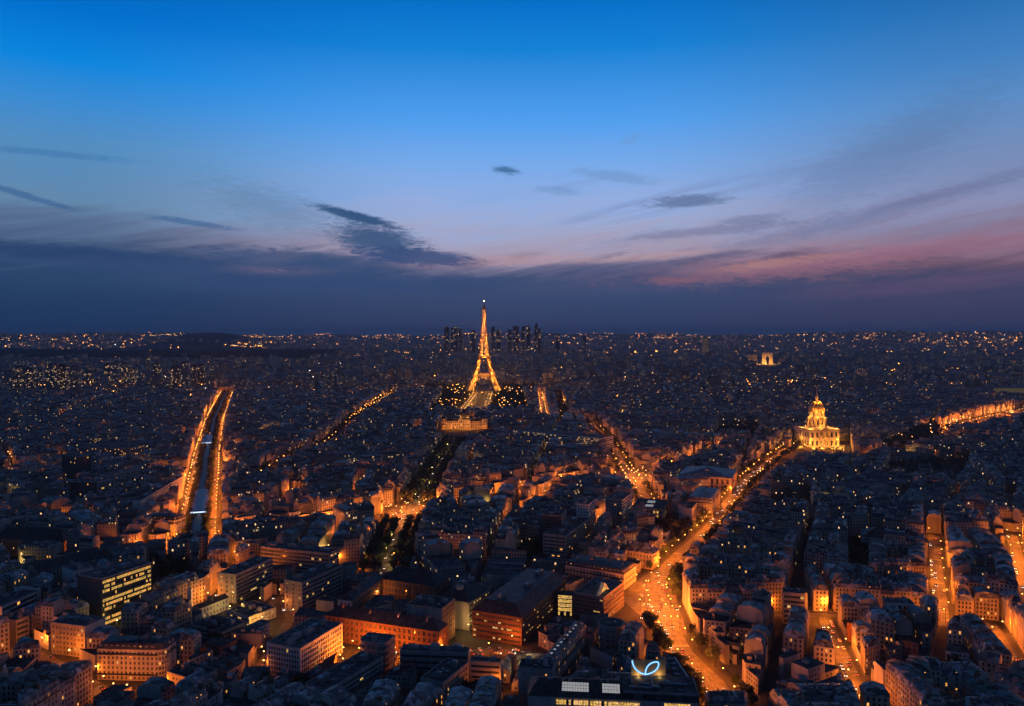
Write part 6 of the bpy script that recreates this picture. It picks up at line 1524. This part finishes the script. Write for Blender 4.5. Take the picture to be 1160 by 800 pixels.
# ------------------------------------------------------------------ trees
def leaf_cloud(mb, c, r, n, s, rng, squash=.8):
    for _ in range(n):
        v = Vector((rng.gauss(0, 1), rng.gauss(0, 1), rng.gauss(0, 1))).normalized() * r * (rng.random() ** .33); v.z *= squash; p = Vector(c) + v
        a = Vector((rng.gauss(0, 1), rng.gauss(0, 1), rng.gauss(0, 1))).normalized(); b = a.orthogonal().normalized(); w_ = s * rng.uniform(.6, 1.3)
        mb.poly([p - a * w_ - b * w_ * .6, p + a * w_ - b * w_ * .6, p + a * w_ + b * w_ * .6, p - a * w_ + b * w_ * .6])
TREE = []
def make_tree(seed):
    rng = random.Random(seed); root = thing('broadleaf_tree', 'tree', 'tree'); mb = MB(); mb.tube((0, 0, 0), (.1, 0, 4.2), .32, .2, 8)
    crown = MB(); H = 9.5; tips = []
    for i in range(11):
        an = rng.uniform(0, 2 * pi); r = rng.uniform(.8, 3.1); z = rng.uniform(4.6, H - 1); tips.append((r * cos(an) * (1 - .3 * (z / H - .5)), r * sin(an), z))
        mb.tube((.1, 0, rng.uniform(2.6, 4.2)), tips[-1], .13, .04, 5)
    mb.build('trunk', ['bark'], root)
    for t in tips + [(0, 0, 6.6), (.3, .2, 8.4)]: leaf_cloud(crown, t, rng.uniform(1.1, 1.9), 46, .42, rng)
    crown.build('crown', ['leaf'], root); return root
for s_ in (3, 11, 19): TREE.append(make_tree(s_))
for t in TREE: t.location = (0, -500, 0)
tree_at = []        # (pos, scale, phrase or None)
for s in STREETS:
    if not s['tr']: continue
    for side in (-1, 1):
        offs = [s['hw'] - 6.5] if s['tr'] == 1 else [8.5] if s['tr'] == 3 else [s['hw'] - 4.0, s['rw'] + 2.6]
        for o in offs:
            for p, d in walk(s['g'], 7.0 if s['k'] in ('diagonal', 'avenue', 'viaduct') else 12.0, R.uniform(0, 5)):
                if R.random() < (.20 if s['k'] != 'diagonal' else .28): continue
                n = Vector((d.y, -d.x, 0)); q = p + n * side * o
                if in_view(q.x, q.y) and not any(inside(pz, q.x, q.y) for _n, pz in PLAZAS) and not any(area(h) and all(((h[(i + 1) % 4][0] - h[i][0]) * (q.y - h[i][1]) - (h[(i + 1) % 4][1] - h[i][1]) * (q.x - h[i][0])) > -2 for i in range(4)) for h, _ in HERO.values()):
                    tree_at.append(((q.x, q.y), R.uniform(.9, 1.4) if s['k'] not in ('avenue', 'viaduct') else R.uniform(1.1, 1.4), 'street'))
for q in PARKS:
    xs = [p[0] for p in q]; ys = [p[1] for p in q]; A_ = area(q); sp_ = 11 if min(ys) < 1300 else 16
    for _ in range(int(A_ / sp_ ** 2 * 1.1)):
        x, y = R.uniform(min(xs), max(xs)), R.uniform(min(ys), max(ys))
        if all(((q[(i + 1) % len(q)][0] - q[i][0]) * (y - q[i][1]) - (q[(i + 1) % len(q)][1] - q[i][1]) * (x - q[i][0])) > 0 for i in range(len(q))): tree_at.append(((x, y), R.uniform(.8, 1.5), 'grove'))
for c, r in YARD_TREES:
    if in_view(*c): tree_at.append((c, min(1.2, r / 4.5) * R.uniform(.8, 1.1), 'courtyard'))
for px_ in [(240, 727), (247, 722), (254, 728), (245, 735), (340, 786), (350, 782), (358, 790), (345, 796), (372, 770), (484, 792), (490, 798), (528, 790), (534, 795), (160, 700), (590, 655), (652, 652), (660, 648), (655, 658), (648, 646), (630, 655), (300, 664), (310, 672), (160, 718), (700, 722), (705, 735), (560, 795), (500, 800), (300, 780), (762, 672), (758, 665), (768, 680), (765, 660)]:
    g = G(*px_); tree_at.append(((g.x, g.y), R.uniform(.9, 1.3), 'lone'))
def on_lawn(x, y):
    px_, py_ = P((x, y, 0)); t = 470 - py_
    return 434 < py_ < 474 and 519 + t * .87 - 3 < px_ < 552 + t * .22 + 3
tree_at = [t for t in tree_at if shown(t[0], 8, 10) and not on_lawn(*t[0])]
tree_at.sort(key=lambda t: t[0][1])
FT = MB()
SZ = {0: 'small', 1: 'middling', 2: 'large'}
used0 = [False] * 3
for i, (p, sc, kd) in enumerate(tree_at):
    if i < 280:
        k = i % 3; rz = R.uniform(0, 6)
        if not used0[k]: o = TREE[k]; o.location = (p[0], p[1], .1); o.rotation_euler = (0, 0, rz); o.scale = (sc,) * 3; used0[k] = True
        else: o = dup(TREE[k], (p[0], p[1], .1), rz, scale=sc)
        later(o, p, f"{SZ[0 if sc < .9 else 1 if sc < 1.1 else 2]} dark leafy {kd} tree", 'dark broadleaf trees in streets and yards')
    else:
        s2 = 1 if p[1] < 1600 else 1.5
        FT.tube((p[0], p[1], 0), (p[0], p[1], 5), .4, .3, 4, 1)
        n = 60 if p[1] < 1500 else 34
        for j in range(3): leaf_cloud(FT, (p[0] + R.uniform(-2, 2) * sc, p[1] + R.uniform(-2, 2) * sc, R.uniform(5.5, 8.5) * sc), R.uniform(2.2, 3.6) * sc, n // 3, (.75 if p[1] < 1500 else 1.2) * sc, R)
rt = random.Random(5)
for _ in range(1500):            # groves round the iron tower, the river gardens, the far wood
    z_ = rt.random()
    if z_ < .35: px_, py_ = rt.choice([(rt.uniform(484, 540), rt.uniform(437, 470)), (rt.uniform(556, 606), rt.uniform(437, 470))])
    elif z_ < .6: px_, py_ = rt.uniform(900, 1060), rt.uniform(480, 508)
    else: px_, py_ = rt.uniform(985, 1060), rt.uniform(466, 490)
    if 434 < py_ < 474 and 514 + (470 - py_) * .87 < px_ < 556 + (470 - py_) * .22: continue
    if 905 < px_ < 958 and py_ < 509: continue
    g = G(px_, py_)
    for j in range(2): leaf_cloud(FT, (g.x + rt.uniform(-3, 3), g.y + rt.uniform(-3, 3), rt.uniform(6, 10)), rt.uniform(4, 6), 12, 2.0, rt)
for _ in range(5200):
    py_ = rt.uniform(396.5, 409); px_ = rt.uniform(-40, 398 - (py_ - 397) * 3); g = G(px_, py_)
    leaf_cloud(FT, (g.x, g.y, rt.uniform(6, 13)), rt.uniform(14, 20), 7, 9, rt, .5)
tag(FT.build('far_trees', ['leaf_far', 'bark']), 'dark mass of far street trees, groves and woods', None, None, 'stuff')

# ------------------------------------------------------------------ street lamps
def lamp_proto(col):
    r = thing('street_lamp', 'lamp', 'street lamp')
    mb = MB(); mb.tube((0, 0, 0), (0, 0, 7.6), .14, .08, 8); mb.tube((0, 0, 0), (0, 0, .9), .22, .2, 8); mb.build('pole', ['rail'], r)
    mb = MB(); pr = [(0, 0, 7.6), (0, .6, 8.3), (0, 1.5, 8.6)]
    for a, b in zip(pr, pr[1:]): mb.tube(a, b, .07, .06, 6)
    mb.build('arm', ['rail'], r)
    mb = MB(); mb.lathe((0, 1.7, 8.35), [(.10, 0), (.42, .12), (.46, .3), (.2, .5)], 8); mb.build('lamp_head', [col], r)
    return r
M['lamp_lime'] = emit('pale_lamp_lens', (1.0, .78, .30), 7.0)
LP = lamp_proto('lamp_glow'); LP2 = lamp_proto('lamp_lime'); LP.location = LP2.location = (0, -400, 0)
lamps = []
for s in STREETS:
    for si, side in enumerate((-1, 1)):
        for i, (p, d) in enumerate(walk(s['g'], s['sp'] * 2 if s['rw'] < 6 else s['sp'], s['sp'] * (.3 + si * (1.0 if s['rw'] < 6 else .5)))):
            n = Vector((d.y, -d.x, 0)); q = p + n * side * (s['rw'] + .7)
            lamps.append((q.x, q.y, atan2(-side * -n.y, -side * n.x) - pi / 2, s, 'left' if side < 0 else 'right', i, s['pw'] * R.uniform(.5, 1.55), s['col']))
lr = random.Random(9)
for a, b, gap in lane_lines:
    L = (b - a).length
    ax_, ay_ = P(((a.x + b.x) / 2, (a.y + b.y) / 2, 0)); quiet = ax_ > 800 and ay_ > 530
    if L < 26 or lr.random() > (.16 if quiet else .8 if a.y < 1500 else .5): continue
    d = (b - a) / L; n = Vector((d.y, -d.x, 0)); sp = lr.choice([26, 32, 40]); m_ = max(1, int(L / sp)); pw = lr.choice([300, 600, 1000, 1800]) * (1.0 if quiet else 1.7)
    for i in range(m_):
        q = a + d * (L * (i + .5) / m_) + n * (gap - 1.4)
        lamps.append((q.x, q.y, atan2(n.y, n.x) + pi / 2, None, 'lane', i, pw, SOD if lr.random() < .85 else LIME))
for n_, q in PLAZAS:
    for i in range(12): p = lerp(lerp(q[i % len(q)], q[(i + 1) % len(q)], .5), centroid(q), .12 if i < 6 else .5); lamps.append((p[0], p[1], 0, None, 'place', i, 5200 if n_ == 0 else 4600, SOD))
for px_, pw, col in [((262, 684), 1900, (1, .62, .12)), ((275, 697), 1900, (1, .62, .12)), ((258, 700), 2200, (1, .62, .12)), ((292, 706), 6500, (1, .52, .08)), ((306, 699), 6500, (1, .52, .08)), ((278, 702), 5500, (1, .52, .08)), ((300, 712), 5000, (1, .5, .08)), ((243, 690), 1800, (1, .62, .12)), ((600, 768), 1500, (1, .66, .2)), ((620, 772), 1500, (1, .66, .2)), ((662, 742), 700, (1, .66, .2)), ((132, 716), 1200, (1, .68, .2)), ((430, 682), 2600, (1, .4, .08)), ((462, 682), 2200, (1, .4, .08)), ((445, 690), 1500, (1, .5, .1)),
                     ((515, 695), 1800, (1, .6, .15)), ((528, 722), 2200, (1, .6, .15)), ((300, 752), 1500, SOD), ((374, 764), 2200, SOD), ((388, 758), 2200, SOD), ((392, 748), 4200, SOD), ((398, 740), 3600, SOD), ((515, 790), 2600, SOD), ((545, 782), 3200, SOD), ((563, 790), 2600, SOD), ((190, 800), 3200, SOD), ((235, 795), 3000, SOD), ((128, 790), 2600, SOD), ((160, 800), 3000, SOD), ((30, 735), 2200, SOD), ((75, 752), 2600, SOD), ((15, 750), 1800, SOD), ((105, 772), 2200, SOD), ((50, 790), 1500, SOD)]:
    g = G(*px_); lamps.append((g.x, g.y, R.uniform(0, 6), None, 'yard', 0, pw * .5, col))
def outside_heroes(x, y):
    for h, _ in HERO.values():
        k = len(h)
        if all(((h[(i + 1) % k][0] - h[i][0]) * (y - h[i][1]) - (h[(i + 1) % k][1] - h[i][1]) * (x - h[i][0])) > 0 for i in range(k)): return False
    return True
lamps = [l for l in lamps if R.random() < (.76 if l[3] else 1) and shown((l[0], l[1]), 8, 20) and outside_heroes(l[0], l[1])]
lamps.sort(key=lambda l: l[1])
FL = MB(); far_lights = []
for _ in range(170):
    g = G(lr.uniform(0, 1160), 404 + 70 * lr.random() ** .8)
    if not bare(g.x, g.y) and g.y > 1500: far_lights.append((g.x, g.y, lr.uniform(3000, 12000), SOD if lr.random() < .85 else LIME)); FL.lathe((g.x, g.y, 8.0), [(.1, 0), (.9, .5), (.8, 1.1), (.1, 1.6)], 6, 0); FL.tube((g.x, g.y, 0), (g.x, g.y, 8), .15, .1, 4, 2)
first = {}
for i, (x, y, rz, s, side, k, pw, col) in enumerate(lamps):
    if i < 290:
        pr = LP2 if col[1] > .55 else LP
        if pr.name not in first: o = pr; o.location = (x, y, .12); o.rotation_euler = (0, 0, rz); first[pr.name] = 1
        else: o = dup(pr, (x, y, .12), rz)
        later(o, (x, y), ('pale yellow' if col[1] > .55 else 'glowing orange') + (f" {side}-kerb street lamp" if s else f" {side} street lamp"), 'lit street lamps along streets and yards')
        LIGHT_TODO = o; add_light(o, (0, 1.7, 7.9), round(pw * 3.1, -2), col, .3)
    elif y < 3600:
        FL.tube((x, y, 0), (x, y, 8.0), .15, .1, 4, 2); FL.lathe((x, y, 8.0), [(.1, 0), (.55, .3), (.5, .7), (.1, 1.0)], 6, 1 if col[1] > .55 else 0); far_lights.append((x, y, pw * 3.0, col))
flo = FL.build('distant_street_lamps', ['lamp_glow', 'lamp_lime', 'rail']); tag(flo, 'dotted rows of distant street lamps along far streets', None, None, 'stuff')
for x, y, pw, col in far_lights: add_light(flo, (x, y, 7.4), round(pw, -2), col, .3)
print('lamps', len(lamps), 'lights', NL[0], 'trees', len(tree_at))

# ------------------------------------------------------------------ cars
def car_proto(name, paint):
    r = thing(name, 'car', 'car'); mb = MB()
    sec = [(-2.1, .45, .62), (-2.05, .4, .95), (-1.2, .36, 1.0), (-.6, .36, 1.42), (.5, .36, 1.45), (1.15, .36, 1.0), (1.95, .38, .85), (2.1, .45, .6)]
    pts = []; n = len(sec)
    for sx_ in (-1, 1):
        for y, zb, zt in sec: pts.append((sx_ * .86, y, zb)); 
        for y, zb, zt in sec: pts.append((sx_ * (.86 if zt < 1.1 else .66), y, zt))
    fs = []
    for b in (0, 2 * n):
        for i in range(n - 1): fs.append((b + i, b + i + 1, b + n + i + 1, b + n + i))
    for i in range(n - 1): fs.append((n + i, n + i + 1, 3 * n + i + 1, 3 * n + i)); fs.append((i, i + 1, 2 * n + i + 1, 2 * n + i))
    fs += [(0, n, 3 * n, 2 * n), (n - 1, 2 * n - 1, 4 * n - 1, 3 * n - 1)]
    mt = []
    for f_ in fs: zc = sum(pts[q][2] for q in f_) / 4; mt.append(1 if 1.0 < zc < 1.3 else 0)
    mb.shared(pts, fs, mt); mb.build('body', [paint, 'glass'], r)
    w_ = MB(); w_.tube((-.1, 0, 0), (.1, 0, 0), .33, .33, 12); wm = w_.mesh('wheel', ['rail'])
    for x, y in ((-.8, -1.3), (.8, -1.3), (-.8, 1.3), (.8, 1.3)): link('wheel', wm, r, (x, y, .33))
    for nm, y, mt_, z in (('headlight', 2.1, 'head', .66), ('tail_light', -2.12, 'tail', .75)):
        h = MB(); h.lathe((0, 0, -.16), [(.05, 0), (.2, .1), (.2, .24), (.05, .34)], 8); me = h.mesh(nm, [mt_])
        for x in (-.62, .62): link(nm, me, r, (x, y, z))
    r.location = (0, -300, 0); return r
PAINT = [mat('white_paint', (.7, .7, .7), .35, 0), mat('black_paint', (.02, .02, .022), .3, 0), mat('grey_paint', (.2, .2, .21), .3, 0), mat('blue_paint', (.03, .06, .16), .3, 0)]
CN = ['white', 'black', 'grey', 'blue']; CARS = [car_proto('car', p) for p in PAINT]; cu = [False] * 4; cars_at = []
for s in STREETS:
    L = sum((b - a).length for a, b in zip(s['g'], s['g'][1:]))
    for i in range(s['cars']):
        t = R.random() ** (1.5 if s['k'] in ('diagonal',) else 1.0) * L * .97; p, d = None, None
        for a, b in zip(s['g'], s['g'][1:]):
            l_ = (b - a).length
            if t < l_: d = (b - a) / l_; p = a + d * t; break
            t -= l_
        if p is None: continue
        n = Vector((d.y, -d.x, 0)); park = s['rw'] < 6
        if s['k'] == 'viaduct': o = R.choice([-18, -15, -12, 12, 15, 18])
        elif park: o = R.choice([-1, 1]) * (s['rw'] - 1.2) if R.random() < .75 else R.choice([-1.4, 1.4])
        else: o = R.choice([-1, 1]) * R.choice([1.8, 5.0, 8.0][: max(1, int(s['rw'] / 3.2))])
        q = p + n * o; hd = d if o > 0 else -d; cars_at.append((q.x, q.y, atan2(-hd.x, hd.y) + R.uniform(-.03, .03), s))
for i in range(26):
    g = G(R.uniform(722, 768), R.uniform(655, 714)); cars_at.append((g.x, g.y, R.uniform(-.5, .2) + (pi if R.random() < .5 else 0), STREETS[0]))
for i in range(22):
    g = G(532 + i * 2.9, 737 + (i % 2) * 4); cars_at.append((g.x, g.y, .3, STREETS[17]))
cars_at = [c for c in cars_at if shown((c[0], c[1]), 1, 5) and outside_heroes(c[0], c[1])]; cars_at.sort(key=lambda c: c[1]); kept = []
for c in cars_at:
    if all(abs(c[0] - k[0]) + abs(c[1] - k[1]) > 5.2 for k in kept[-60:]): kept.append(c)
for i, (x, y, rz, s) in enumerate(kept[:290]):
    k = R.choice([0, 0, 1, 2, 2, 3])
    if not cu[k]: o = CARS[k]; o.location = (x, y, .17); o.rotation_euler = (0, 0, rz); cu[k] = True
    else: o = dup(CARS[k], (x, y, .17), rz)
    later(o, (x, y), f"{CN[k]} small lit car", 'cars on the lit streets')
print('cars', min(290, len(kept)))

# ------------------------------------------------------------------ the sea of far lights
CL = MB(); cr_ = random.Random(31)
COLS = ['dot_orange', 'dot_amber', 'dot_white', 'dot_blue']
M['dot_orange'] = emit('far_sodium_lamp', (1.0, .33, .055), 13.0); M['dot_amber'] = emit('far_amber_lamp', (1.0, .5, .16), 10.0); M['dot_white'] = emit('far_white_lamp', (1.0, .8, .6), 9.0); M['dot_blue'] = emit('far_cool_lamp', (.5, .75, 1.0), 3.5)
def dot(x, y, z, r, m):
    p = [(x - r, y, z), (x, y - r, z), (x + r, y, z), (x, y + r, z), (x, y, z - r), (x, y, z + r)]
    CL.shared(p, [(0, 1, 5), (1, 2, 5), (2, 3, 5), (3, 0, 5), (1, 0, 4), (2, 1, 4), (3, 2, 4), (0, 3, 4)], m)
def pick(): z = cr_.random(); return 0 if z < .70 else 1 if z < .92 else 2 if z < .985 else 3
def put_dot(px_, py_, k=1.0, m=None, zmin=6):
    g = G(px_, py_)
    x, y = g.x, g.y
    if y > 8300:         # walk up to the hillside along the same ray
        d = px_dir(px_, py_); hit = False
        for i in range(70):
            t = 8300 + i * 220; yy = d.y * t; zz_ = CAM_H + d.z * t
            if hill_z(d.x * t, yy) > zz_ - 6: x, y = d.x * t, yy; hit = True; break
        if not hit: return
        z = hill_z(x, y) + cr_.uniform(3, 12)
        if y > 12500: k *= .75
        if abs(math.degrees(atan2(x, y)) + 21) < 4.2 and y < 12500 and z > 90: return
    else: z = cr_.uniform(zmin, 24)
    if bare(x, y) and cr_.random() < .96: return
    dot(x, y, z, y * .00040 * k * (.45 + 1.0 * cr_.random() ** 2.2), pick() if m is None else m)
for _ in range(230):
    cx_, cyy = cr_.uniform(-20, 1180), 376.5 + 21 * cr_.random()
    for _ in range(cr_.randint(2, 16)): put_dot(cx_ + cr_.gauss(0, 12), max(376.5, cyy + cr_.gauss(0, 1.4)), cr_.uniform(.5, 1.1))
for _ in range(2300): put_dot(cr_.uniform(-20, 1180), 376.5 + 22 * cr_.random(), cr_.uniform(.45, 1.1))
for _ in range(240):
    cx_, cyy = cr_.uniform(-20, 1180), 397 + 58 * cr_.random() ** 1.2
    for _ in range(cr_.randint(2, 14)): put_dot(cx_ + cr_.gauss(0, 9), max(396, cyy + cr_.gauss(0, 2.2)), cr_.uniform(.5, 1.1))
for _ in range(1000): put_dot(cr_.uniform(-20, 1180), 397 + 55 * cr_.random() ** 1.3, cr_.uniform(.4, .9))
for _ in range(90): g_ = cr_.choice([(cr_.uniform(486, 535), cr_.uniform(438, 470)), (cr_.uniform(560, 604), cr_.uniform(438, 470))]); g = G(*g_); dot(g.x, g.y, 14, g.y * .0004, pick())
for _ in range(120): g_ = (cr_.uniform(940, 1100), cr_.uniform(468, 505)); g = G(*g_); dot(g.x, g.y, 13, g.y * .0004, 0 if cr_.random() < .8 else 2)
for _ in range(150): put_dot(cr_.uniform(-20, 1180), cr_.uniform(445, 530), cr_.uniform(.3, .7), zmin=17)
for _ in range(420): put_dot(cr_.uniform(0, 240), cr_.uniform(412, 450), cr_.uniform(.6, 1.1))
for _ in range(150):                                            # short runs of lamps along far streets
    px_, py_ = cr_.uniform(0, 1160), 377 + 65 * cr_.random() ** 1.2; L = cr_.uniform(6, 34); sl = cr_.uniform(-.12, .12) if cr_.random() < .75 else cr_.uniform(-1.2, 1.2); m = 0 if cr_.random() < .8 else 1; n = int(L / cr_.uniform(1.6, 3.2))
    for i in range(n): put_dot(px_ + L * i / max(1, n), py_ + sl * L * i / max(1, n), cr_.uniform(.7, 1.3), m)
for (a, b, n, k, m) in [((676, 402), (765, 401), 8, 2.4, 0), ((765, 400), (780, 388), 12, 1.3, 0), ((850, 415), (890, 414), 10, 1.2, 1), ((1000, 424), (1022, 423), 10, 1.6, 0), ((930, 416), (990, 421), 18, 1.2, 0), ((870, 440), (905, 437), 14, 1.1, 0), ((1100, 417), (1115, 416), 7, 1.5, 1), ((1122, 423), (1150, 424), 9, 1.3, 1), ((1120, 388), (1160, 384), 16, 1.6, 0), ((1060, 394), (1085, 392), 12, 1.0, 1), ((695, 436), (725, 437), 14, 1.2, 0), ((735, 427), (775, 428), 10, 1.3, 1), ((800, 440), (850, 436), 20, 1.0, 0), ((610, 478), (620, 440), 18, .9, 0), ((624, 440), (620, 415), 12, 1.2, 0), ((355, 433), (388, 429), 24, 1.3, 2), ((208, 463), (219, 452), 16, 1.2, 0), ((400, 478), (446, 446), 34, 1.1, 0), ((0, 444), (110, 440), 40, .9, 1), ((40, 448), (100, 446), 22, 1.0, 0), ((590, 396), (618, 395), 14, 1.0, 1), ((270, 443), (290, 436), 10, 1.4, 1), ((1042, 380), (1160, 378), 26, 1.0, 0), ((960, 373.6), (1010, 373.2), 14, .9, 0), ((195, 373.5), (215, 373), 8, 1.0, 1), ((40, 377), (100, 376), 14, 1.0, 0)]:
    for i in range(n): t = (i + cr_.uniform(-.2, .2)) / n; put_dot(a[0] + (b[0] - a[0]) * t, a[1] + (b[1] - a[1]) * t, k * cr_.uniform(.8, 1.2), m)
tag(CL.build('city_lights', COLS), 'scattered orange and white lights of the far city', None, None, 'stuff')
label_all()

# ------------------------------------------------------------------ evening air
hz = MB(); hz.prism([(-43000, -2500), (43000, -2500), (43000, 43000), (-43000, 43000)], -1.0, 352.0)
hm = D.materials.new('evening_haze'); hm.use_nodes = True; t = hm.node_tree; t.nodes.clear()
pv = t.nodes.new('ShaderNodeVolumePrincipled'); pv.inputs['Color'].default_value = (.66, .80, 1.0, 1); pv.inputs['Density'].default_value = HAZE; pv.inputs['Anisotropy'].default_value = 0.0
oo = t.nodes.new('ShaderNodeOutputMaterial'); t.links.new(pv.outputs[0], oo.inputs['Volume'])
if HAZE > 0: tag(hz.build('haze', [hm]), kind='stuff')
